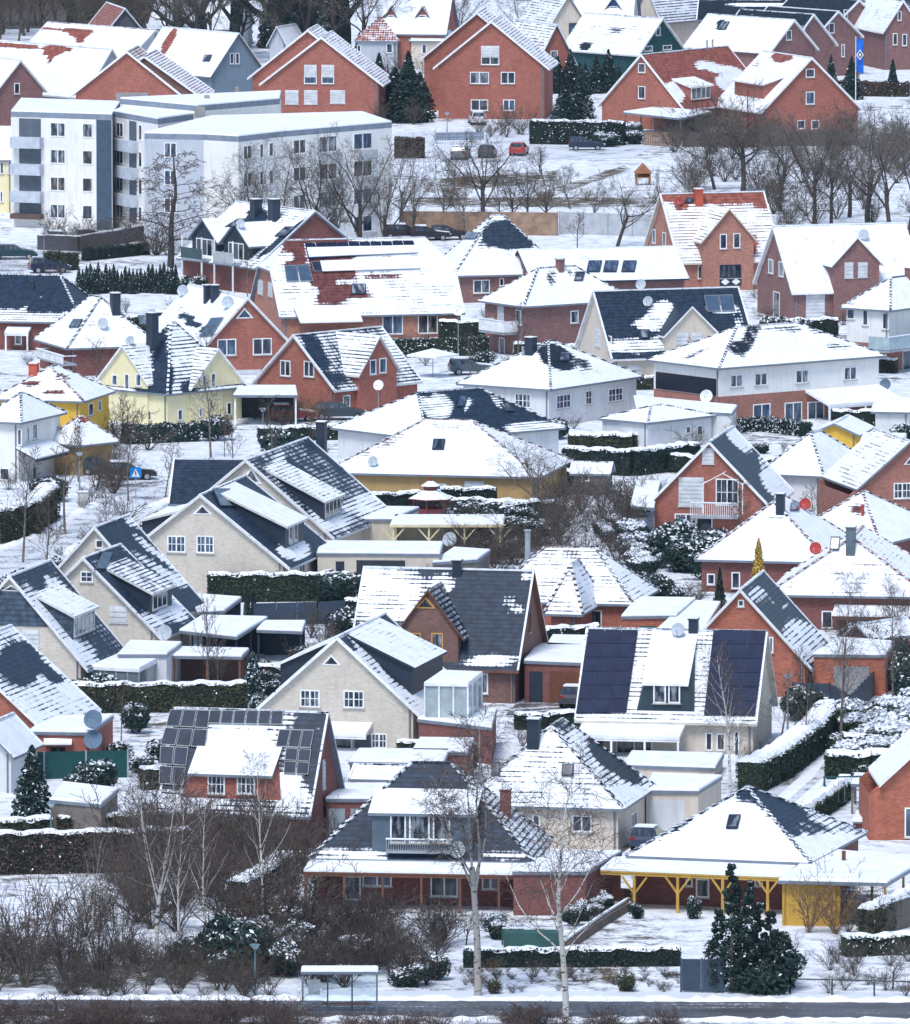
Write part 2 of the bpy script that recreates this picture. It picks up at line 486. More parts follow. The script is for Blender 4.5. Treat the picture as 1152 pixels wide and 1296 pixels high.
    def roof(s):
        hw, hd, he, zr, ov = s.W / 2, s.D / 2, s.he, s.zr, s.ov
        mb = MB(); V = lambda x, y, z: Vector((x, y, z))
        k = s.hh
        if s.kind in 'XY':
            # work with ridge along axis t, across axis c
            L, C = (hd, hw) if s.kind == 'Y' else (hw, hd)
            tp = (zr - he) / C; ve = .35
            f = (lambda t, c, z: V(c, t, z)) if s.kind == 'Y' else (lambda t, c, z: V(t, c, z))
            ze = he - ov * tp; Lo = L + ve
            names = ('l', 'r', 'f', 'b') if s.kind == 'Y' else ('f', 'b', 'l', 'r')
            if k > 0:
                zk = he + (zr - he) * (1 - k); ck = C * k; hr = Lo - ck * .9
                for sg, nm in ((-1, names[0]), (1, names[1])):
                    s.slope(mb, [f(-Lo, sg * (C + ov), ze), f(Lo, sg * (C + ov), ze), f(Lo, sg * ck, zk), f(hr, 0, zr), f(-hr, 0, zr), f(-Lo, sg * ck, zk)], nm)
                for sg, nm in ((-1, names[2]), (1, names[3])):
                    s.slope(mb, [f(sg * Lo, -ck, zk), f(sg * Lo, ck, zk), f(sg * hr, 0, zr)], nm)
                s.rend = hr
            else:
                for sg, nm in ((-1, names[0]), (1, names[1])):
                    s.slope(mb, [f(-Lo, sg * (C + ov), ze), f(Lo, sg * (C + ov), ze), f(Lo, 0, zr), f(-Lo, 0, zr)], nm)
                s.rend = Lo
            # ridge tiles
            rt = MB(); rt.bar(f(-s.rend, 0, zr + .02), f(s.rend, 0, zr + .02), .22, s.tile, .12)
            rd = s.build(mb, 'roof'); s.roofo = rd
            rt.cov = [.70] * len(rt.v); rt.row = [.4] * len(rt.v)
            rt.build('ridge_cap', rd)
            for sg in (-1, 1):
                vb = MB()
                for se in (-1, 1):
                    a = f(sg * (Lo - .06), se * (C + ov), ze + .05); b = f(sg * (Lo - .06), 0, zr + .05)
                    if k > 0: b = f(sg * (Lo - .06), se * ck, zk + .05)
                    vb.bar(a, b, .13, s.tile, .07)
                vb.cov = [.80] * len(vb.v); vb.row = [.2] * len(vb.v); vb.build('verge', rd)
        elif s.kind == 'H':
            tf, tl = s.tp['f'], s.tp['l']
            rx, ry = s.rx, s.ry
            x, y = hw + ov, hd + ov
            ze = he - ov * min(tf, tl)
            A, B, Cc, Dd = V(-x, -y, ze), V(x, -y, ze), V(x, y, ze), V(-x, y, ze)
            r0, r1 = (V(-rx, 0, zr), V(rx, 0, zr)) if rx > 0 or ry == 0 else (V(0, -ry, zr), V(0, ry, zr))
            if rx > 0:
                faces = (([A, B, r1, r0], 'f'), ([B, Cc, r1], 'r'), ([Cc, Dd, r0, r1], 'b'), ([Dd, A, r0], 'l'))
            elif ry > 0:
                faces = (([A, B, r0], 'f'), ([B, Cc, r1, r0], 'r'), ([Cc, Dd, r1], 'b'), ([Dd, A, r0, r1], 'l'))
            else:
                faces = (([A, B, r0], 'f'), ([B, Cc, r0], 'r'), ([Cc, Dd, r0], 'b'), ([Dd, A, r0], 'l'))
            for pl, nm in faces: s.slope(mb, pl, nm)
            rd = s.build(mb, 'roof'); s.roofo = rd
            hips = [(A, r0), (B, r1 if rx > 0 else r0), (Cc, r1), (Dd, r0 if rx > 0 else r1)]
            if (r1 - r0).length > .05: hips.append((r0, r1))
            rt = MB()
            for p, q in hips: rt.bar(p + V(0, 0, .03), q + V(0, 0, .03), .20, s.tile, .10)
            rt.cov = [.62] * len(rt.v); rt.row = [1.0] * len(rt.v)
            rt.build('ridge_cap', rd)
        elif s.kind == 'F':
            V_ = Vector; m = snow_mat(); o = s.ov
            mb.box(-hw - o, hw + o, -hd - o, hd + o, he, he + .22, s.trim)
            rd = s.build(mb, 'roof'); s.roofo = rd
            snow_slab([(-hw - o + .04, -hd - o + .04), (hw + o - .04, -hd - o + .04), (hw + o - .04, hd + o - .04), (-hw - o + .04, hd + o - .04)], he + .22, .13, rd)
            s.slopes.append(([V(-hw - o, -hd - o, he + .35), V(hw + o, -hd - o, he + .35), V(hw + o, hd + o, he + .35), V(-hw - o, hd + o, he + .35)], V(0, 0, 1), 'f'))
    # ---- openings
    def win(s, side, x0, y0, x1, y1, style='w', d=0.0, kind=None, frame=None):
        cx, cy = (x0 + x1) / 2, (y0 + y1) / 2
        u0, _ = s.onplane(side, x0, cy, d); u1, _ = s.onplane(side, x1, cy, d)
        _, z1 = s.onplane(side, cx, y0, d); _, z0 = s.onplane(side, cx, y1, d)
        return s.winm(side, min(u0, u1), max(u0, u1), z0, z1, style, d, kind, frame)
    def winm(s, side, u0, u1, z0, z1, style='w', d=0.0, kind=None, frame=None):
        w = u1 - u0; h = z1 - z0
        fm = frame or (plain('shutter_paint', (.60, .615, .63), .6) if style in 'sg' else WHITE()); mb = MB(); t = .09
        def bx(a, b, c, e, o0, o1, m, tgt=mb):
            q = [s.P(side, a, d - o0, c), s.P(side, b, d - o0, c), s.P(side, b, d - o0, e), s.P(side, a, d - o0, e)]
            n = s.P(side, 0, 0, 0) - s.P(side, 0, 1, 0)
            tgt.prism(q, n * (o1 - o0), m)
        if style == 's' or style == 'g':       # closed roller shutter / sectional door
            bx(u0, u1, z0, z1, -.05, .035, fm)
            k = max(2, int(h / .3))
            for i in range(k): bx(u0 + .04, u1 - .04, z0 + .03 + i * (h - .06) / k, z0 + (i + .72) * (h - .06) / k + .03, .035, .075, fm)
            if style == 's': bx(u0 - .06, u1 + .06, z0 - .06, z0, 0, .10, fm)
            return s.build(mb, 'shutter' if style == 's' else 'garage_door')
        if style == 't':                        # triangular gable light
            um = (u0 + u1) / 2
            n = s.P(side, 0, 0, 0) - s.P(side, 0, 1, 0)
            mb.prism([s.P(side, u0, d, z0), s.P(side, u1, d, z0), s.P(side, um, d, z1)], n * .04, fm)
            o = s.build(mb, 'window')
            pb = MB(); f2 = .17
            pb.prism([s.P(side, u0 + w * f2, d - .04, z0 + h * .12), s.P(side, u1 - w * f2, d - .04, z0 + h * .12), s.P(side, um, d - .04, z1 - h * .24)], n * .012, glass(kind if kind is not None else 0))
            pb.build('pane', o); return o
        bx(u0, u1, z0, z0 + t, -.05, .045, fm); bx(u0, u1, z1 - t, z1, -.05, .045, fm)
        bx(u0, u0 + t, z0 + t, z1 - t, -.05, .045, fm); bx(u1 - t, u1, z0 + t, z1 - t, -.05, .045, fm)
        nm = max(0, round(w / 1.0) - 1) if style != 'p' else 0
        if style in 'wm' and w > 1.0 and nm < 1: nm = 1
        for i in range(nm):
            um = u0 + w * (i + 1) / (nm + 1); bx(um - .05, um + .05, z0 + t, z1 - t, -.04, .04, fm)
        if style == 'm':                        # glazing bars
            bx(u0 + t, u1 - t, (z0 + z1) / 2 - .025, (z0 + z1) / 2 + .025, -.03, .035, fm)
            for i in range(nm + 1):
                um = u0 + w * (i + .5) / (nm + 1); bx(um - .022, um + .022, z0 + t, z1 - t, -.03, .034, fm)
        if h < 1.9: bx(u0 - .07, u1 + .07, z0 - .07, z0, -.02, .11, plain('window_sill', (.42, .40, .38)))
        o = s.build(mb, 'window')
        if kind is None: kind = rng.choice((0, 1, 1, 2, 3))
        pb = MB(); bx(u0 + t, u1 - t, z0 + t, z1 - t, -.045, .012, glass(kind), pb)
        pb.build('pane', o)
        return o
    def door(s, side, x0, y0, x1, y1, mat=None, name='door', d=0.0):
        cx, cy = (x0 + x1) / 2, (y0 + y1) / 2
        u0, _ = s.onplane(side, x0, cy, d); u1, _ = s.onplane(side, x1, cy, d)
        _, z1 = s.onplane(side, cx, y0, d); _, z0 = s.onplane(side, cx, y1, d)
        mb = MB(); n = s.P(side, 0, 0, 0) - s.P(side, 0, 1, 0)
        mb.prism([s.P(side, u0, d, z0), s.P(side, u1, d, z0), s.P(side, u1, d, z1), s.P(side, u0, d, z1)], n * .05, mat or DARKG())
        return s.build(mb, name)
    # ---- cross gable / tall dormer with its own little gable roof
    def cross(s, side, xl, xr, ye, ya, out=.06, wall=None, ov=.3, ground=True, cov=None, row=None, d0=None, tile=None, fas=None, ybot=None, covl=None, covr=None):
        d = -out if d0 is None else d0
        u0, z_ = s.onplane(side, xl, ye, d); u1, _ = s.onplane(side, xr, ye, d)
        ze = s.onplane(side, (xl + xr) / 2, ye, d)[1]; zr = s.onplane(side, (xl + xr) / 2, ya, d)[1]
        return s.crossm(side, u0, u1, ze, zr, d, wall, ov, ground, cov, row, tile, fas, covl, covr)
    def crossm(s, side, u0, u1, ze, zr, d, wall=None, ov=.3, ground=True, cov=None, row=None, tile=None, fas=None, covl=None, covr=None):
        if u0 > u1: u0, u1 = u1, u0
        w = wm(wall) if wall else s.wm
        tp = s.tp.get(side, 1.0)
        um = (u0 + u1) / 2; hw = (u1 - u0) / 2; tq = (zr - ze) / hw
        dz = lambda z: (z - s.he) / tp
        zr_ = min(zr, s.zr - .05)
        mb = MB()
        zb = -.3 if ground else s.he + d * tp - .1
        P = lambda u, dd, z: s.P(side, u, dd, z)
        mb.face([P(u0, d, zb), P(u1, d, zb), P(u1, d, ze), P(um, d, zr - .08), P(u0, d, ze)], w)
        for u, fl in ((u0, 0), (u1, 1)):
            db = max(d, dz(zb)) if not ground else d
            pts = [P(u, d, zb), P(u, d, ze), P(u, max(dz(ze), d + .02), ze)]
            if ground: pts.append(P(u, max(dz(ze), d + .02) if ze <= s.he + .01 else 0.02, zb if ze <= s.he + .01 else s.he)); 
            if ground and ze > s.he + .01: pts.append(P(u, .02, zb))
            mb.face(pts if not fl else pts[::-1], w)
        o = s.build(mb, 'dormer')
        rb = MB(); f0 = d - .3; zo = ze - ov * tq
        back = dz(zr_); bo = dz(zo)
        s.slope(rb, [P(u0 - ov, f0, zo), P(um, f0, zr), P(um, back + .1, zr), P(u0 - ov, max(bo, f0 + .05), zo)], side, tile and tile_mat(tile), covl if covl is not None else cov, row, fas=fas)
        s.slope(rb, [P(u1 + ov, f0, zo), P(um, f0, zr), P(um, back + .1, zr), P(u1 + ov, max(bo, f0 + .05), zo)], side, tile and tile_mat(tile), covr if covr is not None else cov, row, fas=fas)
        rb.build('dormer_roof', o)
        return o
    # ---- flat or shed dormer, metres
    def dorm(s, side, u0, u1, d0, h, q=.35, wall='anthr', cov=.9, row=.2, ov=.25, tile=None, flare=0.0, fas=None):
        tp = s.tp[side]; zb = s.he + d0 * tp; zt = zb + h
        d1 = (zt - d0 * q - s.he) / (tp - q) if tp > q else d0 + 4
        z1 = zt + (d1 - d0) * q
        if z1 > s.zr - .05: z1 = s.zr - .05; d1 = (z1 - s.he) / tp
        P = lambda u, dd, z: s.P(side, u, dd, z)
        mb = MB(); w = wm(wall)
        mb.face([P(u0 - flare, d0, zb - .05), P(u1 + flare, d0, zb - .05), P(u1, d0, zt), P(u0, d0, zt)], w)
        mb.face([P(u0 - flare, d0, zb - .05), P(u0, d0, zt), P(u0, d1, z1)], w); mb.face([P(u1 + flare, d0, zb - .05), P(u1, d1, z1), P(u1, d0, zt)], w)
        o = s.build(mb, 'dormer')
        rb = MB(); qq = (z1 - zt) / max(.1, d1 - d0)
        s.slope(rb, [P(u0 - ov, d0 - ov, zt - qq * ov + .05), P(u1 + ov, d0 - ov, zt - qq * ov + .05), P(u1 + ov, d1 + .15, z1 + .10), P(u0 - ov, d1 + .15, z1 + .10)], side, tile and tile_mat(tile), cov, row, fas=fas)
        rb.build('dormer_roof', o)
        return o, d0, zb, zt
    def dormp(s, side, xl, yt, xr, yb, **k):
        """shed dormer from the photo rectangle of its front"""
        p, n, sd = s.hit((xl + xr) / 2, yb)
        if sd != side:
            p, n = None, None
            for poly, nn, ss in s.slopes:
                if ss == side:
                    o, r = s.lray((xl + xr) / 2, yb); t = (poly[0] - o).dot(nn) / r.dot(nn); p = o + r * t; break
        d0 = {'f': p.y + s.D / 2, 'r': s.W / 2 - p.x, 'l': p.x + s.W / 2}[side]
        u0, _ = s.onplane(side, xl, yt, d0); u1, _ = s.onplane(side, xr, yt, d0)
        zt = s.onplane(side, (xl + xr) / 2, yt, d0)[1]
        zb = s.he + d0 * s.tp[side]
        return s.dorm(side, u0, u1, d0, zt - zb, **k)
    # ---- things on the roof
    def chimney(s, px, yt, yb, w=.6, mat=None, cap=True):
        p, n, sd = s.hit(px, yb)
        zt = zfor(s.M @ p, yt)
        m = mat or DARKG(); mb = MB()
        mb.box(p.x - w / 2, p.x + w / 2, p.y - w / 2, p.y + w / 2, p.z - .8, zt, m)
        if cap:
            mb.box(p.x - w / 2 - .06, p.x + w / 2 + .06, p.y - w / 2 - .06, p.y + w / 2 + .06, zt, zt + .08, m)
            mb.box(p.x - w / 2 - .02, p.x + w / 2 + .02, p.y - w / 2 - .02, p.y + w / 2 + .02, zt + .08, zt + .15, snow_mat())
        return s.build(mb, 'chimney')
    def pipe(s, px, yt, yb, r=.13, mat=None):
        p, n, sd = s.hit(px, yb); zt = zfor(s.M @ p, yt); mb = MB()
        mb.tube((p.x, p.y, p.z - .3), (p.x, p.y, zt), r, r, mat or GREYP(), 10)
        mb.tube((p.x, p.y, zt), (p.x, p.y, zt + .1), r * 1.4, r * 1.2, mat or GREYP(), 10)
        return s.build(mb, 'flue_pipe')
    def dish(s, px, py, r=.42, col=None, p=None):
        """satellite dish standing on the roof"""
        if p is None: p, n, sd = s.hit(px, py + r * 15)
        m = col or DISHM()
        ctr = p + Vector((0, 0, r * 1.15))
        w = s.Mi.to_3x3() @ Vector((-.32, -.9, .28)).normalized()
        mb = MB(); make_dish(mb, ctr, w, r, m)
        mb.tube(p - Vector((0, 0, .2)), ctr - w * .12, .03, .03, GREYP(), 6)
        return s.build(mb, 'satellite_dish')
    def onslope(s, corners, mat, name, off=.06, thick=.09, frame=None, fw=.07, parent=None):
        pts = []; nn = None
        h0 = s.hit(sum(c[0] for c in corners) / 4, sum(c[1] for c in corners) / 4)
        nn = h0[1]; base = h0[0]
        for c in corners:
            o, r = s.lray(*c); t = (base - o).dot(nn) / r.dot(nn); pts.append(o + r * t + nn * off)
        mb = MB(); mb.prism(pts, nn * thick, frame or mat)
        o = s.build(mb, name)
        if frame:
            c = sum(pts, Vector()) / 4; k = 1 - fw * 2 / max(.3, (pts[1] - pts[0]).length)
            ins = [c + (p - c) * k + nn * thick for p in pts]
            gb = MB(); gb.prism(ins, nn * .012, mat); gb.build('pane', o)
        return o
    def skylight(s, x0, y0, x1, y1, sk=0.0, kind=1):
        return s.onslope([(x0, y1), (x1, y1), (x1 + sk, y0), (x0 + sk, y0)], glass(kind), 'skylight', frame=DARKG())
    def panels(s, bl, br, tr, tl, nx, ny, skip=(), mat=None, name='solar_panel', frame=None, g=.035):
        """grid of separate modules on the roof, corners in photo pixels"""
        lerp = lambda a, b, t: (a[0] + (b[0] - a[0]) * t, a[1] + (b[1] - a[1]) * t)
        for j in range(ny):
            for i in range(nx):
                if (i, j) in skip: continue
                q = []
                for du, dv in ((g, g), (1 - g, g), (1 - g, 1 - g), (g, 1 - g)):
                    a = (i + du) / nx; b = (j + dv) / ny
                    q.append(lerp(lerp(bl, br, a), lerp(tl, tr, a), b))
                s.onslope(q, mat or solar_mat(), name, off=.09, thick=.04, frame=frame or plain('solar_frame', (.30, .32, .34), .4), fw=.035)
    def awning(s, side, x0, x1, yt, yb, dep, mat=None, posts=0, name='canopy', snow=True, glassy=False):
        """lean-to roof: top edge on the wall at photo row yt, front edge at row yb, dep metres out"""
        u0, zt = s.onplane(side, x0, yt, 0); u1, _ = s.onplane(side, x1, yt, 0)
        if u0 > u1: u0, u1 = u1, u0
        zf = s.onplane(side, (x0 + x1) / 2, yb, -dep)[1]
        zt = s.onplane(side, (x0 + x1) / 2, yt, 0)[1]
        P = lambda u, dd, z: s.P(side, u, dd, z)
        mb = MB(); q = [P(u0, -dep, zf), P(u1, -dep, zf), P(u1, -.02, zt), P(u0, -.02, zt)]
        mb.prism([p - Vector((0, 0, .14)) for p in q], (0, 0, .10), mat or WHITE())
        for i in range(posts):
            u = u0 + .1 + (u1 - u0 - .2) * i / max(1, posts - 1)
            mb.bar(P(u, -dep + .1, -.2), P(u, -dep + .1, zf - .1), .13, mat or WHITE())
        mb.bar(P(u0, -dep + .1, zf - .2), P(u1, -dep + .1, zf - .2), .12, mat or WHITE(), .18)
        o = s.build(mb, name)
        if snow:
            sb = MB(); sb.prism([p - Vector((0, 0, .035)) for p in q], (0, 0, .12), snow_mat()); sb.build('snow_layer', o)
        return o

def make_dish(mb, ctr, w, r, m, n=16):
    up = Vector((0, 0, 1)); x = w.cross(up).normalized(); y = x.cross(w).normalized()
    rings = []
    for k, (rr, dd) in enumerate(((0.02, -.22), (.5, -.16), (.85, -.05), (1, 0))):
        rings.append([ctr + (x * math.cos(2 * PI * i / n) + y * math.sin(2 * PI * i / n)) * r * rr + w * (dd * r) for i in range(n)])
    for k in range(3):
        for i in range(n):
            j = (i + 1) % n
            mb.face([rings[k][i], rings[k][j], rings[k + 1][j], rings[k + 1][i]], m)
    for i in range(n):
        j = (i + 1) % n
        mb.face([rings[3][i] + w * .0, rings[3][j], rings[3][j] - w * .03, rings[3][i] - w * .03], m)
    arm = ctr - y * r * .95; f = ctr + w * r * .85 - y * r * .25
    mb.tube(arm, f, .018, .018, GREYP(), 5); mb.tube(f - w * .06, f + w * .05, .045, .04, GREYP(), 6)

def snow_slab(poly, z, t, parent, name='snow_layer', edge=.07):
    """soft-edged snow lying on a flat roof; poly counter-clockwise (x, y)"""
    mb = MB(); n = len(poly); c = Vector((sum(p[0] for p in poly) / n, sum(p[1] for p in poly) / n, 0))
    lo = [Vector((p[0], p[1], z + .003)) for p in poly]
    def inset(e, h):
        out = []
        for p in poly:
            v = c - Vector((p[0], p[1], 0)); out.append(Vector((p[0], p[1], z + h)) + v.normalized() * e)
        return out
    r1 = inset(edge * .3, t * .7); r2 = inset(edge * 1.6, t)
    for a, b in ((lo, r1), (r1, r2)):
        for i in range(n):
            j = (i + 1) % n
            mb.face([a[i], a[j], b[j], b[i]], snow_mat())
    mb.face(r2, snow_mat())
    return mb.build(name, parent)

def ccw(P):
    a = sum(P[i][0] * P[(i + 1) % len(P)][1] - P[(i + 1) % len(P)][0] * P[i][1] for i in range(len(P)))
    return P if a > 0 else P[::-1]

def flat_building(name, label, corners, z, wall='red', trim=None, cat='garage', ov=.12, open_=False, posts=0, t=.20, group=None, snow=.14, pm=None, back=False, pw=.14):
    """flat-roofed garage or carport from the photo pixels of its roof corners at height z (counter-clockwise from front left)"""
    W = [at(x, y, z) for x, y in corners]
    c = sum(W, Vector()) / len(W); c.z = 0; FOOT.append([(p.x, p.y) for p in W])
    root = empty(name, c, 0, label, cat, group)
    L = [p - c for p in W]
    L = [Vector((p.x, p.y, 0)) for p in L]
    L = [Vector((*q, 0)) for q in ccw([(p.x, p.y) for p in L])]
    n = len(L); m = wm(wall)
    grow = [p + p.normalized() * ov for p in L]
    mb = MB()
    if open_:
        k = pm or m
        es = [(L[i] + (L[(i + 1) % n] - L[i]) * (j / max(1, posts - 1))) for i in range(n) for j in range(posts - 1)] if posts > 1 else L
        for p in es:
            pin = p * .96
            pb = MB(); pb.bar(pin + Vector((0, 0, -.2)), pin + Vector((0, 0, z - t)), pw, k); pb.build('post', root)
        if back:
            e = max(range(n), key=lambda i: (L[i] + L[(i + 1) % n]).y)
            a, b = L[e] * .95, L[(e + 1) % n] * .95
            mb.prism([a + Vector((0, 0, -.2)), b + Vector((0, 0, -.2)), b + Vector((0, 0, z - t)), a + Vector((0, 0, z - t))], (b - a).cross(Vector((0, 0, 1))).normalized() * .08, m)
            mb.build('back_wall', root)
    else:
        for i in range(n):
            j = (i + 1) % n
            mb.face([L[i] + Vector((0, 0, -.4)), L[j] + Vector((0, 0, -.4)), L[j] + Vector((0, 0, z - t)), L[i] + Vector((0, 0, z - t))], m)
        mb.build('wall', root)
    rb = MB(); rb.prism([p + Vector((0, 0, z - t)) for p in grow], (0, 0, t), trim or GUTTER())
    ro = rb.build('roof', root)
    if snow: snow_slab([(p.x * .99, p.y * .99) for p in grow], z, snow, ro)
    return root, L, z
def on_wall(root, a, b, u0, u1, z0, z1, mat, name, off=.03):
    """panel on the wall running from local a to local b (fractions u0..u1)"""
    mb = MB(); a = Vector(a); b = Vector(b)
    n = (b - a).cross(Vector((0, 0, 1))).normalized()
    p, q = a + (b - a) * u0, a + (b - a) * u1
    A = p + n * off; B = q + n * off
    mb.prism([A + Vector((0, 0, z0)), B + Vector((0, 0, z0)), B + Vector((0, 0, z1)), A + Vector((0, 0, z1))], -n * .06, mat)
    return mb.build(name, root)
HAZE = .00003
# ------------------------------------------------------------------ camera, light, sky
cam = bpy.data.cameras.new('camera'); co = bpy.data.objects.new('camera', cam); COL.objects.link(co); SC.camera = co
co.location = CAM; co.rotation_euler = (PI / 2 - DEL, 0, 0)
cam.sensor_fit = 'VERTICAL'; cam.sensor_height = 36; cam.lens = 36 * F / 1296
cam.clip_start = 5; cam.clip_end = 8000
w = bpy.data.worlds.new('World'); SC.world = w; w.use_nodes = True
nt = w.node_tree; bg = nt.nodes['Background']
sky = nt.nodes.new('ShaderNodeTexSky'); sky.sky_type = 'NISHITA'; sky.sun_disc = False
SUN_EL, SUN_AZ = 58.0, 202.0      # degrees; azimuth clockwise from the view direction: behind the camera on its left
sky.sun_elevation = R(SUN_EL); sky.sun_rotation = R(SUN_AZ)
sky.air_density = 1.0; sky.dust_density = .7; sky.ozone_density = .6
nt.links.new(sky.outputs[0], bg.inputs[0]); bg.inputs[1].default_value = .105
sd = bpy.data.lights.new('sun', 'SUN'); sd.energy = 1.6; sd.angle = R(20); sd.color = (1, .98, .965)
so = bpy.data.objects.new('sun', sd); COL.objects.link(so)
sv = Vector((math.sin(R(SUN_AZ)) * math.cos(R(SUN_EL)), math.cos(R(SUN_AZ)) * math.cos(R(SUN_EL)), math.sin(R(SUN_EL))))
so.rotation_euler = sv.to_track_quat('Z', 'Y').to_euler(); so.location = (0, 600, 300)
SC.view_settings.view_transform = 'Standard'; SC.view_settings.look = 'None'; SC.view_settings.exposure = .86; SC.view_settings.gamma = 1
SC.cycles.max_bounces = 5; SC.cycles.diffuse_bounces = 3

# ------------------------------------------------------------------ ground
def ground_mat(dirty=0.0):
    t = NT('snowy_ground'); p = t.pos(); s = t.sep(p)
    n = t.noise(p, .07, 5, .6); n2 = t.noise(p, .7, 6, .65); n3 = t.noise(p, 3.5, 4, .6)
    k = t.math('ADD', t.math('MULTIPLY', n, .40), t.math('ADD', t.math('MULTIPLY', n2, .40), t.math('MULTIPLY', n3, .20)))
    g = t.mix(t.ramp(n3, .35, .65), (.055, .045, .028), (.17, .14, .09))
    sn = t.mix(t.ramp(n2, .35, .68), SNOWC, (.62, .67, .75))
    # trodden strips and footprints
    v = t.n('ShaderNodeTexVoronoi'); t.l(p, v.inputs['Vector']); v.inputs['Scale'].default_value = 1.6
    fp = t.math('MULTIPLY', t.ramp(v.outputs['Distance'], .22, .12), t.ramp(n, .46, .58))
    sn = t.mix(t.math('MULTIPLY', fp, .7), sn, (.38, .40, .43))
    c = t.mix(t.ramp(k, .515 - dirty, .615 - dirty), sn, g)
    t.bump(t.math('ADD', n2, t.math('MULTIPLY', n3, .5)), .9, .3)
    return t.fin(c, .8, .15)
def road_mat(wet=.5, col=(.055, .055, .06), along=False):
    t = NT('asphalt'); p = t.pos(); s = t.sep(p)
    n = t.noise(t.comb(t.math('MULTIPLY', s[0], .10), t.math('MULTIPLY', s[1], 2.4)) if along else p, 1.0 if along else .35, 5, .65); n3 = t.noise(p, 4, 3)
    c = t.mix(t.ramp(n, .3, .7), tuple(x * .75 for x in col), tuple(x * 1.5 for x in col))
    c = t.mix(t.ramp(t.math('ADD', t.math('MULTIPLY', n, .6), t.math('MULTIPLY', n3, .4)), 1 - wet, 1 - wet + .10), c, (.70, .73, .78))
    return t.fin(c, .5, .4)
mb = MB(); mb.face([(-3000, -200, 0), (3000, -200, 0), (3000, 7000, 0), (-3000, 7000, 0)], ground_mat())
tag(mb.build('ground'), kind='structure')
def patch(name, pix, mat, z=.02, kind='structure', **k):
    mb = MB(); P = [at(x, y, z) for x, y in pix]; P = [Vector((*q, z)) for q in ccw([(p.x, p.y) for p in P])]; FOOT.append([(p.x, p.y) for p in P])
    mb.face(P, mat); return tag(mb.build(name), kind=kind, **k)

# ------------------------------------------------------------------ winter air
def haze(density):
    mb = MB(); mb.box(-900, 900, -40, 3200, -1.0, 104, None); 
    me = bpy.data.meshes.new('haze'); me.from_pydata([tuple(v) for v in mb.v], [], mb.f); o = link(bpy.data.objects.new('haze', me))
    m = bpy.data.materials.new('haze'); m.use_nodes = True; nt = m.node_tree; nt.nodes.clear()
    out = nt.nodes.new('ShaderNodeOutputMaterial'); v = nt.nodes.new('ShaderNodeVolumePrincipled')
    v.inputs['Color'].default_value = (.58, .78, 1, 1); v.inputs['Density'].default_value = density; v.inputs['Anisotropy'].default_value = .2
    nt.links.new(v.outputs[0], out.inputs['Volume']); me.materials.append(m)
    tag(o, kind='stuff', label='thin cold haze over the village'); return o
if HAZE: haze(HAZE)
# ------------------------------------------------------------------ houses, front row
h = House('hipped_house', 'dark hip-roofed brick house with glazed loggia and long timber veranda, front row', 391, 676, 698, 1091, 2.75, 965, 7, 'H', D=10, rl=2.3,
          wall='dark', tile='blue', cov={'f': .12, 'r': .62, '*': .6}, row=.5,
          patch=[(430, 1082, 40, 9, .72), (468, 1085, 26, 12, .82), (640, 1082, 34, 9, .7), (690, 1040, 10, 30, .6)])
H34 = h
o, d0, zb, zt = h.dormp('f', 471, 1029, 598, 1078, wall=plain('grey_cladding', (.09, .125, .16), .6), cov=.9, row=.4, q=.30, ov=.22)
dd = d0
for x0, x1 in ((494, 514), (518, 544), (548, 570)):
    h.win('f', x0, 1031, x1, 1067, 'p', d=dd - .03, kind=1)
def balcony(h, side, x0, yt, x1, yb, dep, d=0.0, mat=None, slab=True, bars=False, z0=None):
    """projecting balcony: parapet from photo rows yt (top) to yb (bottom)"""
    u0, _ = h.onplane(side, x0, yt, d - dep); u1, _ = h.onplane(side, x1, yt, d - dep)
    if u0 > u1: u0, u1 = u1, u0
    zt = h.onplane(side, (x0 + x1) / 2, yt, d - dep)[1]; zb = h.onplane(side, (x0 + x1) / 2, yb, d - dep)[1]
    m = mat or WHITE(); mb = MB(); P = lambda u, q, z: h.P(side, u, d - q, z)
    def bx(ua, ub, qa, qb, za, zc, mm):
        q = [P(ua, qa, za), P(ub, qa, za), P(ub, qb, za), P(ua, qb, za)]
        mb.prism(q, (0, 0, zc - za), mm)
    bx(u0, u1, -.05, dep, zb - .16, zb, GREYP())
    if bars:
        for (a, b) in ((P(u0, dep, zt), P(u1, dep, zt)), (P(u0, 0, zt), P(u0, dep, zt)), (P(u1, 0, zt), P(u1, dep, zt))): mb.bar(a, b, .07, m)
        k = int((u1 - u0) / .14)
        for i in range(k + 1):
            u = u0 + (u1 - u0) * i / k; mb.bar(P(u, dep, zb), P(u, dep, zt), .035, m)
    else:
        bx(u0, u1, dep - .06, dep, zb + .06, zt, m); bx(u0, u0 + .06, 0, dep - .06, zb + .06, zt, m); bx(u1 - .06, u1, 0, dep - .06, zb + .06, zt, m)
    o = h.build(mb, 'balcony')
    sb = MB()
    q = [P(u0 - .03, dep - .12, zt + .004), P(u1 + .03, dep - .12, zt + .004), P(u1 + .03, dep + .06, zt + .004), P(u0 - .03, dep + .06, zt + .004)]
    sb.prism(q, (0, 0, .07), snow_mat()); sb.build('snow_layer', o)
    return o
balcony(h, 'f', 489, 1063, 571, 1077, .6, d=dd, mat=GREYP(), bars=True)
h.dish(579, 1080, .5)
h.awning('f', 393, 690, 1090, 1105, 3.0, mat=WOODB(), posts=7, name='veranda')
h.win('f', 436, 1109, 457, 1139, 'p', kind=2); h.win('f', 459, 1108, 496, 1122, 'w', kind=2); h.win('f', 545, 1108, 580, 1135, 'w', kind=0)
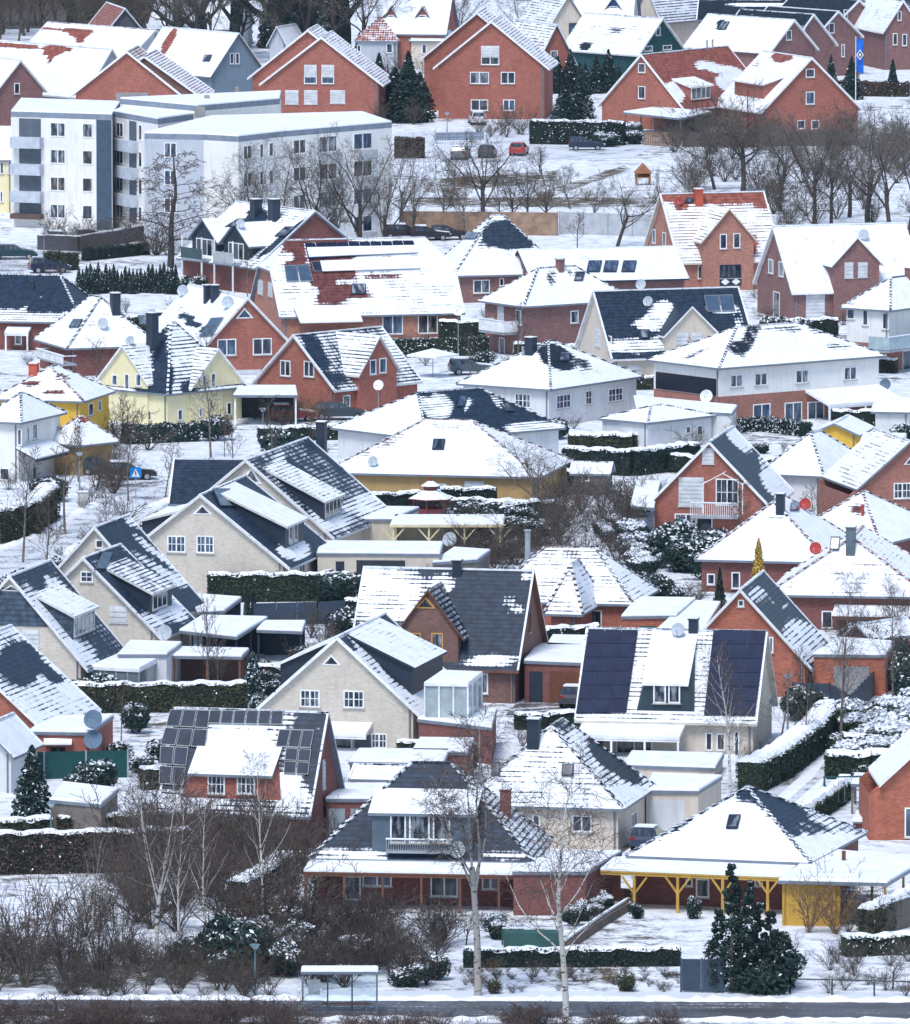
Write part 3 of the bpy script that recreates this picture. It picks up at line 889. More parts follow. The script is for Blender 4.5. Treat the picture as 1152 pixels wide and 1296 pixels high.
h.win('f', 610, 1108, 632, 1126, 'w', kind=0); h.chimney(640, 1000, 1030, .6, WALLS['dark']())

h = House('hipped_house', 'snow-covered yellow-post bungalow with pyramid roof and timber veranda, front row at right', 792, 1026, 1098, 1092, 2.9, 996, 16, 'H', rl=.4, wall='dark', tile='blue',
          cov={'f': .98, 'r': .6, '*': .7}, row=.12, patch=[(950, 1005, 20, 12, .35), (985, 1035, 38, 6, .25, 40), (880, 1030, 60, 5, .35, -36), (990, 1022, 34, 13, .05, 32), (1030, 1050, 25, 10, .45, 20), (1050, 1070, 50, 14, .95)])
H38 = h
h.skylight(919, 1033, 934, 1050, 4)
h.awning('f', 778, 1010, 1090, 1106, 3.2, mat=plain('yellow_timber', (.48, .29, .06), .6), posts=0, name='veranda')
u_, z_ = h.onplane('f', 880, 1130)
for x0, x1, k in ((868, 877, 2), (881, 898, 1), (955, 966, 2)): h.win('f', x0, 1112, x1, 1136 if x1 - x0 > 12 else 1122, 'p', kind=k)
# Y-braces under the veranda
for px in (803, 858, 915, 972):
    u, z = h.onplane('f', px, 1112, -3.1); mb = MB(); P = lambda a, b: h.P('f', a, -3.1, b)
    m = plain('yellow_timber', (.48, .29, .06), .6); mb.bar(P(u, -.2), P(u, z + .1), .16, m)
    mb.bar(P(u, z - .9), P(u - .75, z + .1), .11, m); mb.bar(P(u, z - .9), P(u + .75, z + .1), .11, m)
    h.build(mb, 'post')

h = House('hipped_house', 'cream bungalow under steep snow hip roof with chimney, behind the birch crowns', 577, 790, 832, 1024, 2.6, 914, 12, 'H', rl=3.6, wall='sand', tile='black',
          cov={'f': .82, 'r': .7, 'l': .6, '*': .8}, row=.5, patch=[(690, 918, 40, 6, .35), (770, 955, 28, 14, .05, 44), (795, 980, 24, 8, .25, 36), (800, 1005, 30, 12, .95)])
h.chimney(676, 911, 938, .75); h.skylight(711, 968, 726, 983, 1, 0); h.skylight(622, 966, 633, 982, 1, 0)
h.win('f', 724, 1032, 749, 1053, 'w', kind=0); h.win('f', 674, 1031, 684, 1046, 'p', kind=0); h.win('r', 798, 1028, 806, 1046, 'p', kind=0)

h = House('gabled_house', 'brick house with dark solar modules around a brick dormer, left foreground', 207, 389, 430, 1019, 2.7, 899, 14, 'X', wall='dark', tile='blue', ov=.5,
          cov={'f': .55, '*': .5}, row=.6, patch=[(240, 1012, 45, 16, .95), (370, 1000, 25, 25, .95), (300, 932, 45, 25, .98), (365, 915, 14, 5, .9), (395, 960, 14, 50, .05, -10), (225, 960, 22, 40, .1), (395, 910, 20, 10, 0)])
H33 = h
h.dormp('f', 245, 977, 340, 1011, wall='red', cov=.97, row=.2, q=.62, ov=.3, flare=.8)
p_, n_, _ = h.hit(292, 1012); dd = p_.y + h.D / 2
h.win('f', 263, 980, 285, 1005, 'm', d=dd - .02); h.win('f', 300, 980, 323, 1005, 'm', d=dd - .02)
fr = plain('solar_frame', (.40, .43, .45), .4)
h.panels((203, 944), (261, 948), (267, 899), (216, 898), 3, 2); h.panels((263, 917), (358, 919), (360, 900), (266, 899), 6, 1)
h.panels((201, 994), (233, 996), (240, 946), (203, 944), 2, 2); h.panels((349, 947), (394, 949), (399, 924), (354, 923), 3, 1); h.panels((359, 980), (391, 982), (395, 949), (362, 947), 2, 2)
h.winm('r', -.3, .3, 3.2, 5.0, 's'); h.win('f', 320, 1035, 338, 1055, 'w')

h = House('gabled_house', 'cream brick house with broad white-edged gable, triangle window and paned windows', 333, 523, 566, 896, 2.75, 806, 13, 'Y', D=13, wall='beigeb', tile='blue', ov=.7, trim=WHITE(),
          cov={'r': .75, 'l': .55, '*': .7}, row=.45, patch=[(478, 815, 20, 6, .1, 45), (505, 795, 30, 16, .15, 40), (500, 850, 30, 8, .15, 42), (540, 880, 20, 14, .95), (440, 815, 10, 6, .2)])
h.win('f', 380, 873, 405, 895, 'm', kind=1); h.win('f', 435, 874, 461, 896, 'm', kind=0); h.win('f', 407, 828, 432, 842, 't')
h.win('f', 470, 928, 490, 947, 'm', kind=0)
h.dorm('r', -4.2, 4.6, .6, 1.9, q=.47, wall='anthr', cov=.8, row=.15, fas=DARKG()); h.dorm('l', -4.6, 4.2, .6, 1.9, q=.47, wall='anthr', cov=.85, row=.15)
h.awning('f', 416, 472, 915, 930, 2.0, name='terrace_roof'); h.win('f', 423, 932, 446, 951, 'p', kind=0); h.door('f', 449, 930, 470, 951, plain('slatted_cladding', (.10, .11, .13)), 'shutter')

h = House('gabled_house', 'brown brick house with red-brown bargeboards and steep cross gable, half its roof bare', 447, 652, 688, 838, 2.8, 720, 11, 'X', wall='brown', tile='blue', ov=.5, trim=WOODB(),
          cov={'f': .05, '*': .3}, row={'f': .8, '*': .5}, patch=[(482, 750, 62, 45, .92), (560, 740, 18, 14, .9), (648, 765, 10, 14, .75, -30), (625, 836, 50, 6, .9), (670, 728, 8, 10, .8), (655, 770, 6, 8, .85)])
H30 = h
h.cross('f', 505, 580, 796, 745, out=.1, wall='brown', ov=.45, fas=WOODB(), covl=.9, covr=.5)
for x0, x1, k in ((520, 533, 0), (546, 561, 1)): h.win('f', x0, 801, x1, 824, 'p', d=-.11, kind=k, frame=plain('ochre_frame', (.50, .28, .08)))
h.win('f', 526, 755, 552, 770, 't', d=-.11, frame=plain('ochre_frame', (.50, .28, .08)))
h.winm('r', -.4, .4, 4.2, 5.6, 'p', frame=WOODB()); h.win('f', 605, 852, 618, 878, 'p', kind=1); h.chimney(579, 710, 724, .6)

h = House('gabled_house', 'cream house with navy solar roof and white-framed trapezoid dormer', 735, 953, 981, 905, 2.6, 797, 9, 'X', D=9.5, wall='sand', tile='black', ov=.5, trim=plain('cream_trim', (.55, .52, .46)),
          cov={'f': .92, '*': .5}, row={'f': .9, '*': .5})
H36 = h
h.panels((729, 904), (793, 903), (808, 799), (745, 798), 3, 6, frame=navy_solar(), mat=navy_solar(), g=.012); h.panels((891, 906), (956, 907), (970, 799), (903, 799), 3, 6, frame=navy_solar(), mat=navy_solar(), g=.012)
h.dormp('f', 817, 863, 868, 900, wall='dslate', cov=1.0, row=.0, q=.70, ov=.2, flare=.6, fas=WHITE())
p_, n_, _ = h.hit(845, 901); dd = p_.y + h.D / 2
h.win('f', 827, 866, 843, 890, 'p', d=dd - .05, kind=1); h.win('f', 846, 866, 861, 890, 'p', d=dd - .05, kind=1)
h.awning('f', 738, 868, 915, 933, 3.0, name='veranda', posts=4)
h.win('f', 742, 934, 763, 950, 'w', kind=2); h.win('f', 780, 934, 826, 960, 'w', kind=3); h.win('f', 893, 927, 902, 950, 'p', kind=0); h.win('f', 907, 928, 918, 950, 'p', kind=3); h.win('f', 929, 925, 936, 960, 'p', kind=0)
h.chimney(878, 784, 797, .6); h.dish(858, 800, .45); h.winm('r', -1.2, -.5, 3.6, 4.8, 'p'); h.win('r', 972, 880, 979, 893, 'w')

h = House('gabled_house', 'bright orange brick house with dark tiled roof and one small gable window', 856, 1019, 1046, 836, 2.5, 746, 9.5, 'Y', wall='orange', tile='blue', ov=.5, trim=plain('light_trim', (.62, .62, .62)),
          cov={'r': .06, 'l': .8, '*': .3}, row={'r': .85, '*': .5}, patch=[(958, 752, 14, 12, .7, 45), (992, 766, 8, 5, .6), (1020, 812, 36, 22, .88, 45), (975, 760, 10, 6, .5, 45)])
h.win('f', 934, 759, 942, 768, 'p'); h.win('f', 973, 806, 979, 826, 'p', kind=1)
h.winm('r', -2, -1, 0, 2.1, 'p', frame=WOODB())

h = House('hipped_house', 'red brick bungalow with dark-ridged snow hip roof and tall metal flue', 610, 802, 836, 765, 2.6, 692, 12, 'H', D=9.2, rl=3.5, wall='red', tile='brown',
          cov={'f': .84, 'r': .84, '*': .8}, row=.6, patch=[(715, 700, 30, 8, .66)])
h.win('f', 745, 772, 762, 796, 'p', kind=0); h.pipe(668, 672, 705, .2)
g = House('wing', '', 688, 738, 757, 778, 2.4, 712, 12, 'H', D=8, rl=3, wall='red', tile='brown', cov=.85, row=.6, root=h.root)

# ------------------------------------------------------------------ left side, beige row
BE = dict(wall='beigeb', tile='blue', ov=.6, trim=plain('light_trim', (.62, .62, .62)))
h = House('gabled_house', 'cream brick house with slate-hung half-hip gable and glazed conservatory, left edge', -74, 102, 136, 835, 2.9, 729, 14, 'Y', D=9.5, cov={'r': .42, '*': .5}, row=.55,
          patch=[(70, 790, 12, 60, .8, -38), (45, 728, 25, 10, .3), (100, 830, 22, 16, .85), (75, 745, 26, 8, .75, 40)], **BE)
zs = h.onplane('f', 20, 792)[1]
mb = MB(); hw = h.W / 2; t_ = (h.zr - zs - .25) / (h.zr - h.he) * hw
mb.face([h.P('f', -t_, -.06, zs), h.P('f', t_, -.06, zs), h.P('f', .12 * hw, -.06, h.zr - .12 * (h.zr - h.he) - .15), h.P('f', -.12 * hw, -.06, h.zr - .12 * (h.zr - h.he) - .15)], tile_mat('slate'), cov=[0.05] * 4, row=1.0)
h.build(mb, 'slate_cladding')
h.win('f', 1, 740, 28, 748, 't', d=-.07, kind=3); h.win('f', 29, 797, 50, 820, 's')
o, d0, zb, zt = h.dorm('r', -3.2, 2.4, 1.0, 1.7, q=.5, wall='slate', cov=.8, row=.4)
h.winm('r', -2.9, 2.1, zb + .15, zt - .1, 'w', d=d0 - .03, kind=1)

h = House('gabled_house', 'brick house with half-bare snow roof cut off by the left edge of view', -158, 50, 106, 917, 2.8, 818, 15, 'Y', D=11.5, wall='red', tile='blue', ov=.6, trim=WHITE(), cov={'r': .72, '*': .6}, row=.5,
          patch=[(25, 840, 25, 26, .05), (60, 850, 40, 6, .15, 38), (90, 880, 22, 18, .92), (40, 900, 26, 10, .8, 40)])
h = House('gabled_house', 'front half of the cream semi-detached pair with shuttered gable window and long dormer', 18, 196, 240, 797, 2.8, 706, 15, 'Y', cov={'r': .25, '*': .5}, row=.6,
          patch=[(215, 770, 26, 14, .95, 30), (180, 705, 40, 10, .6, 38), (195, 785, 22, 10, .8), (130, 715, 14, 8, .6)], **BE)
h.win('f', 102, 723, 118, 737, 'm', kind=0); h.win('f', 139, 767, 161, 788, 's')
o, d0, zb, zt = h.dorm('r', -2.2, 3.0, .9, 1.5, q=.5, wall='anthr', cov=.62, row=.5)
h.winm('r', -1.8, 1.6, zb + .15, zt - .1, 'w', d=d0 - .03, kind=0)
h.skylight(118, 700, 132, 722, 10, 0)
h = House('gabled_house', 'rear half of the cream semi-detached pair, its gable peeping over the front ridge', 32, 211, 250, 771, 3.1, 667, 15, 'Y', cov={'r': .22, '*': .5}, row=.75,
          patch=[(185, 690, 24, 5, .75, 40), (200, 720, 40, 6, .75, 35), (230, 732, 24, 10, .95), (165, 660, 12, 5, .8, 40), (205, 705, 30, 3, .8, 42)], **BE)
h.win('f', 121, 683, 131, 694, 'p', kind=0)

h = House('gabled_house', 'front half of the cream pair above the clipped hedge, with triangle light and slatted dormer', 152, 358, 396, 711, 2.8, 626, 13, 'Y', D=13, cov={'r': .12, 'l': .5, '*': .5}, row=.6,
          patch=[(330, 652, 40, 5, .75, 36), (320, 600, 16, 6, .5), (372, 695, 22, 14, .97), (290, 615, 14, 4, .6, 36)], **BE)
h.win('f', 212, 678, 235, 699, 'm', kind=2); h.win('f', 249, 678, 271, 700, 'm', kind=2); h.win('f', 244, 638, 269, 651, 't', kind=0)
h.skylight(278, 620, 300, 642, -10, 0)
o, d0, zb, zt = h.dorm('r', -2.9, 2.9, .7, 1.7, q=.48, wall='anthr', cov=1.0, row=.0)
h.winm('r', -1.9, -.8, zb + .2, zt - .15, 'p', d=d0 - .03, kind=1); h.winm('r', -.4, .7, zb + .2, zt - .15, 'p', d=d0 - .03, kind=1)
h.winm('r', -4.5, -3.2, .2, 2.2, 'p', kind=1); h.winm('r', -1.5, .1, .2, 2.2, 'w', kind=1)
h.dorm('l', -5.5, 2, .5, 1.9, q=.25, wall='anthr', cov=.85, row=.2)
h = House('gabled_house', 'rear half of the cream pair with chimney, standing behind the slatted dormer', 210, 415, 482, 673, 2.8, 582, 15, 'Y', D=16.5, cov={'r': .5, 'l': .4, '*': .5}, row=.85,
          patch=[(400, 560, 22, 10, .25, 40), (385, 600, 36, 5, .15, 38), (425, 585, 16, 6, .2, 42), (470, 640, 26, 14, .95), (420, 655, 24, 16, .9), (355, 590, 8, 20, .75)], **BE)
h.win('f', 304, 590, 332, 612, 't', kind=1); h.chimney(407, 535, 562, .7)
o, d0, zb, zt = h.dorm('r', -6.6, -1.6, .8, 1.5, q=.5, wall='anthr', cov=.7, row=.4)
h.winm('r', -6.2, -2, zb + .15, zt - .1, 'w', d=d0 - .03)
h = House('gabled_house', 'low building with bare dark tiled roof behind the cream gables', 219, 320, 330, 633, 2.5, 581, 4, 'X', D=8, wall='beige', tile='blue', cov=.0, row=.9)

# ------------------------------------------------------------------ middle right
h = House('gabled_house', 'red brick house with big roller shutter and steel-framed balcony in its gable', 829, 967, 1004, 632, 2.8, 559, 10, 'Y', D=11.5, wall='red', tile='blue', ov=.6, trim=WHITE(), cov={'r': .25, 'l': .9, '*': .5}, row=.5,
          patch=[(935, 555, 22, 10, .95, 45), (985, 612, 26, 16, .97, 42), (965, 580, 6, 12, .6), (1000, 620, 20, 10, .9), (915, 580, 20, 20, .02)])
h.win('f', 889, 567, 904, 587, 's'); h.win('f', 859, 604, 891, 641, 's'); h.win('f', 906, 606, 935, 640, 'm', kind=0); h.win('f', 854, 650, 883, 675, 'm', kind=1)
balcony(h, 'f', 874, 637, 934, 654, 1.5, mat=WHITE(), bars=True)
mb = MB(); a0 = h.onplane('f', 890, 612, -1.4); a1 = h.onplane('f', 940, 612, -1.4); zt_ = a0[1]
P = lambda u, q, z: h.P('f', u, -q, z); um = (a0[0] + a1[0]) / 2
zl = h.onplane('f', 905, 650, -1.4)[1]
for a, b in ((P(a0[0], 1.4, zl), P(a0[0], 1.4, zt_)), (P(a1[0], 1.4, zl), P(a1[0], 1.4, zt_)), (P(a0[0], 1.4, zt_), P(um, 1.4, zt_ + .8)), (P(um, 1.4, zt_ + .8), P(a1[0], 1.4, zt_)), (P(a0[0], 1.4, zt_), P(a0[0], 0, zt_)), (P(a1[0], 1.4, zt_), P(a1[0], 0, zt_)), (P(um, 1.4, zt_ + .8), P(um, 0, zt_ + .8))):
    mb.bar(a, b, .07, WHITE())
h.build(mb, 'balcony_frame')
h.win('f', 880, 655, 902, 676, 'p', kind=0)

h = House('hipped_house', 'brick bungalow with red-ridged snow hip roof behind the golden conifer', 879, 1052, 1100, 712, 2.4, 631, 12, 'H', D=13, rl=4.4, wall='dark', tile='maroon', cov=.97, row=.12, patch=[(985, 650, 20, 8, .7)])
h.chimney(988, 626, 645, .6); h.skylight(999, 637, 1010, 647, 2); h.dish(1019, 640, .45, plain('red_dish', (.40, .05, .04))); h.win('f', 926, 724, 937, 745, 'p'); h.win('f', 895, 726, 905, 740, 'p', kind=0)
h = House('hipped_house', 'brick bungalow with rows of red tiles showing through snow and a red dish', 968, 1180, 1225, 756, 2.5, 673, 8, 'H', D=12, rl=7.5, wall='dark', tile='red', cov=.90, row=.55)
h.dish(1032, 696, .45, plain('red_dish', (.40, .05, .04))); h.skylight(1050, 680, 1062, 697, 2, 0); h.chimney(1077, 668, 693, .65, plain('chimney_slate', (.10, .14, .16)))
h.win('f', 1040, 773, 1054, 795, 'p', kind=0); h.awning('f', 1057, 1160, 767, 780, 2.2, mat=WOODB(), name='canopy')
h = House('hipped_house', 'snow hip roof with a thin red flue rising behind the red-ridged bungalows', 985, 1115, 1200, 690, 2.4, 622, 25, 'H', rl=.5, wall='dark', tile='maroon', cov=.97, row=.15, patch=[(1085, 645, 12, 8, .4)])
h.pipe(1092, 640, 652, .12, plain('red_pipe', (.4, .06, .05)))
h = House('hipped_house', 'pale plastered building with shallow snow hip roof beside the red balcony house', 958, 1043, 1080, 603, 2.7, 546, 22, 'H', D=11, rl=2, wall='light', tile='black', cov=.97, row=.1)
h.win('r', 1060, 612, 1065, 628, 'p', kind=2)
h = House('gabled_house', 'brick house with red tiles and lattice window at the right edge below the patio', 1095, 1226, 1075, 622, 2.8, 558, -14, 'Y', D=9, wall='rose', tile='red', ov=.5, cov={'l': .25, '*': .8}, row=.5, patch=[(1108, 615, 10, 8, .9)])
h.win('f', 1131, 611, 1153, 631, 'm', kind=0); h.win('f', 1144, 578, 1160, 588, 't')
h = House('gabled_house', 'bright red house with white bargeboard at the right edge near the swings', 1118, 1260, 1100, 1003, 2.9, 930, -3, 'Y', D=7, wall='orange', tile='black', ov=.6, trim=WHITE(), cov=.9, row=.3)
h.win('f', 1145, 1022, 1160, 1060, 'p', kind=2)

# ------------------------------------------------------------------ middle rows
h = House('hipped_house', 'ochre bungalow under broad snow hip roof with single skylight', 408, 684, 726, 604, 2.35, 531, 12, 'H', rl=3.6, wall='ochre', tile='maroon', cov={'f': .98, 'r': .9, '*': .8}, row={'f': .25, '*': .5}, patch=[(490, 556, 44, 10, .62, -32), (585, 538, 60, 5, .7)])
h.skylight(547, 557, 562, 570, 2, 0); h.win('f', 550, 612, 565, 625, 'w', kind=2); h.win('f', 588, 609, 613, 622, 's'); h.dish(472, 585, .4)
h = House('hipped_house', 'dark hip-roofed bungalow with snow slides and skylights behind the ochre bungalow', 418, 541, 717, 556, 2.5, 494, -40, 'H', rl=6.5, wall='light', tile='blue', cov={'l': .97, 'f': .06, '*': .5}, row={'l': .2, '*': .9},
          patch=[(555, 515, 20, 18, .9), (535, 510, 14, 8, .85, 35), (592, 512, 5, 12, .9, 30), (632, 510, 16, 5, .85, 40), (680, 542, 44, 10, .85), (540, 540, 14, 8, .8)])
h.skylight(578, 502, 588, 516, 3, 2); h.skylight(640, 512, 652, 522, -8, 1)
h = House('hipped_house', 'white plastered house with snow pyramid roof and square chimney', 577, 697, 815, 493, 3.2, 431, 34, 'H', rl=.6, wall='light', tile='black', cov={'f': .98, 'r': .92, '*': .8}, row={'f': .08, 'r': .3},
          patch=[(705, 452, 26, 14, .1, 24), (735, 460, 16, 8, .5, 20)])
h.win('f', 652, 498, 672, 516, 'm', kind=1); h.win('r', 704, 499, 722, 517, 'm', kind=2); h.win('r', 741, 494, 749, 512, 'm', kind=0); h.win('r', 770, 491, 788, 508, 'm', kind=1)
h.chimney(672, 428, 447, .75); h.pipe(662, 440, 450, .1); h.skylight(707, 447, 719, 458, 2, 1)
h = House('hipped_house', 'long two-storey house, white above brick, with a black-panelled side wall', 818, 910, 1122, 466, 4.9, 411, 52, 'H', W=9.6, rl=6.5, wall='white', base='rose', zb=2.45, tile='black', cov=.96, row=.12,
          patch=[(950, 424, 8, 30, .45, 20), (935, 440, 14, 10, .35), (1040, 418, 14, 4, .5), (1060, 438, 16, 4, .5), (985, 416, 40, 4, .5), (880, 448, 22, 3, .5, -25)])
for a in ((924, 474, 940, 490), (955, 472, 971, 488), (1007, 468, 1023, 485), (1068, 464, 1084, 481)): h.win('r', *a, 'w', kind=1)
for a in ((953, 511, 975, 532), (993, 509, 1015, 534), (1022, 508, 1043, 532)): h.win('r', *a, 'w', kind=2)
h.awning('r', 1019, 1112, 491, 512, 3.2, posts=3, name='terrace_roof')
u0, z1 = h.onplane('f', 831, 468); u1, z0 = h.onplane('f', 907, 501)
mb = MB(); u0 = max(u0, -h.W / 2 + .15); q = [h.P('f', u0, -.03, z0), h.P('f', u1, -.03, z0), h.P('f', u1, -.03, z1 - .15), h.P('f', u0, -.03, z1 - .15)]
mb.prism(q, (h.P('f', 0, 0, 0) - h.P('f', 0, 1, 0)) * .06, plain('black_panels', (.008, .011, .022), .35)); h.build(mb, 'wall_panel')
h.dish(899, 499, .55, WHITE(), p=h.P('f', *(lambda q: (q[0], -.6, q[1] - .75))(h.onplane('f', 901, 499))))
h = House('hipped_house', 'white villa with snow hip roof and glass balcony on brick base, right edge', 1063, 1127, 1215, 393, 5.4, 350, 36, 'H', D=11, rl=3, wall='white', base='rose', zb=2.4, tile='black', cov=.98, row=.1)
for a in ((1092, 391 , 1099, 412), (1117, 396, 1125, 417)): h.win('f', *a, 'p', kind=0)
h.win('f', 1072, 383, 1082, 404, 'p', kind=2); h.win('r', 1142, 443, 1156, 478, 'p', kind=2)
balcony(h, 'r', 1126, 423, 1190, 440, 2.2, mat=plain('balcony_glass', (.35, .45, .48), .1))
h.chimney(1152, 340, 352, .7, WALLS['plum']())

h = House('gabled_house', 'cream house with bare dark tile roof, solar collector and small cross gable', 735, 777, 953, 448, 3.0, 366, -18, 'X', D=9.4, wall='sand', tile='blue', ov=.4, trim=plain('light_trim', (.62, .62, .62)), cov={'f': .03, '*': .4}, row={'f': .9},
          patch=[(835, 398, 16, 22, .95, 40), (820, 410, 22, 8, .95), (800, 438, 46, 10, .93), (915, 391, 26, 5, .97), (905, 425, 8, 12, .8), (935, 408, 6, 10, .7), (845, 432, 20, 12, .85)])
h.cross('f', 843, 907, 420, 387, out=.05, wall='sand', ov=.3, covl=.35, covr=.3, fas=WHITE())
h.win('f', 856, 421, 871, 436, 's', d=-.06); h.win('f', 875, 421, 889, 435, 's', d=-.06); h.dish(820, 382, .45); h.skylight(808, 418, 820, 429, 2)
h.panels((895, 396), (931, 395), (927, 373), (890, 374), 2, 1, mat=plain('collector_glass', (.06, .10, .16), .2))
h.win('l', 754, 415, 760, 438, 's'); h.win('l', 770, 425, 774, 445, 'p'); h.win('f', 795, 462, 812, 475, 's')
h = House('gabled_house', 'rose brick house with all-white roof, shuttered windows and cross gable', 962, 1005, 1165, 365, 3.1, 284, -17, 'X', D=10.5, wall='plum', tile='black', ov=.4, trim=WHITE(), cov={'f': .95, '*': .8}, row={'f': .5})
h.cross('f', 1056, 1113, 330, 299, out=.5, wall='plum', ov=.35, covl=.95, covr=.95, fas=WHITE())
for a in ((1069, 332, 1080, 352), (1086, 332, 1098, 351)): h.win('f', *a, 's', d=-.5)
h.win('f', 1020, 372, 1044, 405, 's'); h.win('l', 973, 328, 979, 346, 'p', kind=1); h.win('l', 986, 331, 992, 350, 'p', kind=1); h.win('l', 979, 369, 987, 402, 'p', kind=1); h.dish(1093, 297, .5)
h.win('f', 1070, 384, 1080, 404, 'p', kind=1)
h = House('gabled_house', 'orange brick house with red-topped snow roof, red chimney and black half-timbered door', 817, 861, 985, 327, 3.1, 244, -17, 'X', D=10.5, wall='apricot', tile='red', ov=.4, trim=plain('cream_trim', (.62, .55, .45)), cov={'f': .84, '*': .6}, row={'f': .85},
          patch=[(905, 248, 80, 9, .12), (970, 258, 14, 7, .15), (895, 307, 6, 14, .1), (952, 310, 6, 12, .1), (862, 255, 10, 10, .15)])
h.cross('f', 890, 954, 301, 263, out=.7, wall='apricot', ov=.3, covl=.88, covr=.7)
for a in ((911, 296, 920, 315), (928, 295, 937, 314)): h.win('f', *a, 'p', d=-.7, kind=0)
o = h.win('f', 911, 335, 938, 352, 'm', d=-.7, kind=0, frame=DARKG())
u0, z1 = h.onplane('f', 911, 352, -.7); u1, z0 = h.onplane('f', 938, 361, -.7)
mb = MB(); q = lambda a, b: h.P('f', a, -.72, b)
mb.prism([q(u0, z0), q(u1, z0), q(u1, z1), q(u0, z1)], h.P('f', 0, -.05, 0) - h.P('f', 0, 0, 0), DARKG())
for k in (.25, .75):
    uc = u0 + (u1 - u0) * k; zc = (z0 + z1) / 2; r_ = (z1 - z0) * .42
    mb.prism([h.P('f', uc - r_ * 1.4, -.78, zc), h.P('f', uc, -.78, zc - r_), h.P('f', uc + r_ * 1.4, -.78, zc), h.P('f', uc, -.78, zc + r_)], h.P('f', 0, -.03, 0) - h.P('f', 0, 0, 0), WHITE())
h.build(mb, 'door')
h.win('f', 883, 336, 891, 353, 'p', kind=0); h.chimney(884, 240, 256, .75, plain('red_chimney', (.45, .09, .05))); h.skylight(866, 252, 876, 257, 2, 2); h.dish(860, 255, .35, plain('red_dish', (.40, .05, .04)))
h.win('l', 826, 290, 830, 308, 'p', kind=1); h.win('l', 839, 294, 843, 312, 'p', kind=1)
h = House('gabled_house', 'low house with long snow roof and a row of three roof windows', 644, 676, 866, 353, 2.5, 314, -15, 'X', D=9, wall='plum', tile='black', ov=.5, trim=DARKG(), cov={'f': .92, '*': .7}, row={'f': .45})
for x in (742, 763, 786): h.skylight(x, 331, x + 17, 345, 3, 2)
h.dish(811, 360, .5); h.chimney(709, 328, 340, .7, WALLS['plum']()); h.win('l', 658, 340, 662, 352, 'p', kind=0)
h = House('hipped_house', 'two-storey brick house with snow hip roof and white corner balcony', 607, 663, 806, 388, 4.5, 338, 56, 'H', W=7.2, D=12, rl=4, wall='plum', tile='black', cov=.96, row=.12, patch=[(698, 352, 8, 12, .5), (726, 345, 14, 6, .6)])
h.win('r', 722, 393, 732, 409, 'p', kind=1); h.win('f', 653, 392, 660, 411, 'p', kind=1); h.win('f', 630, 387, 638, 409, 's'); h.win('f', 632, 427, 639, 450, 'p', kind=1); h.win('f', 650, 433, 658, 446, 'p', kind=1)
balcony(h, 'f', 606, 405, 637, 420, 1.6); h.skylight(726, 345, 737, 356, 3); h.chimney(709, 329, 342, .5, WALLS['plum']())
h = House('hipped_house', 'dark-faced steep hip roof with brick walls behind the two-storey brick house', 545, 574, 716, 349, 2.6, 272, -13, 'H', D=9.6, rl=1.0, wall='plum', tile='blue', cov={'f': .9, 'l': .96, '*': .8}, row=.2, patch=[(645, 297, 34, 18, .0), (665, 300, 20, 12, .02), (615, 310, 14, 4, .5)])
h.win('f', 599, 354, 620, 371, 'w', kind=1); h.skylight(588, 295, 604, 303, 4, 1); h.win('f', 632, 352, 638, 362, 'p', kind=0)
h = House('gabled_house', 'long brick house with maroon tiles, solar strips and half-hipped snow roof', 313, 357, 583, 395, 2.6, 302, -14, 'X', D=11.5, hh=.42, wall='apricot', tile='maroon', ov=.4, cov={'f': .93, 'l': .92, '*': .7}, row={'f': .6},
          patch=[(420, 345, 30, 40, .1), (372, 320, 14, 26, .1), (365, 325, 7, 8, .85), (410, 362, 14, 20, .05), (480, 348, 30, 4, .45), (455, 372, 18, 5, .3), (435, 355, 14, 4, .8), (380, 370, 26, 12, .85), (370, 303, 90, 4, .25)])
h.panels((390, 330), (528, 320), (523, 305), (385, 308), 10, 1, mat=navy_solar(), frame=navy_solar()); h.panels((397, 345), (414, 344), (410, 331), (393, 332), 1, 1)
mb = MB()
for (a, b, c, d_) in (((391, 327), (528, 321), (526, 312), (388, 315)), ((408, 345), (531, 341), (529, 327), (405, 332))): h.onslope([a, b, c, d_], snow_mat(), 'snow_layer', off=.14, thick=.1)

h.panels((362, 358), (397, 357), (391, 335), (359, 336), 2, 1, mat=plain('collector_glass', (.06, .10, .16), .2)); h.skylight(444, 360, 462, 373, 1, 1)
h.win('l', 327, 354, 333, 372, 's'); h.win('l', 340, 357, 345, 375, 's'); h.win('f', 484, 399, 510, 423, 'w', kind=2); h.win('f', 529, 398, 554, 422, 'w', kind=3)
h.awning('f', 372, 451, 388, 408, 2.5, mat=WOODB(), posts=2, name='porch')
h = House('gabled_house', 'dark-roofed brick house with two roofed balconies facing left and twin chimneys', 208, 326, 470, 334, 2.9, 267, -34, 'Y', W=12.6, D=13, wall='dark', tile='blue', ov=.5, cov={'l': .7, '*': .5}, row=.2,
          patch=[(370, 285, 26, 5, .95, -20), (320, 275, 18, 10, .05), (350, 300, 22, 14, .95, -30), (360, 300, 40, 4, .05, -38), (300, 268, 14, 16, .9)])
for u0, u1 in ((-5.2, -.9), (.3, 4.6)):
    h.crossm('l', u0, u1, h.he + 1.9, h.he + 3.6, .25, wall='anthr', ov=.5, ground=False, cov=.97, row=.1)
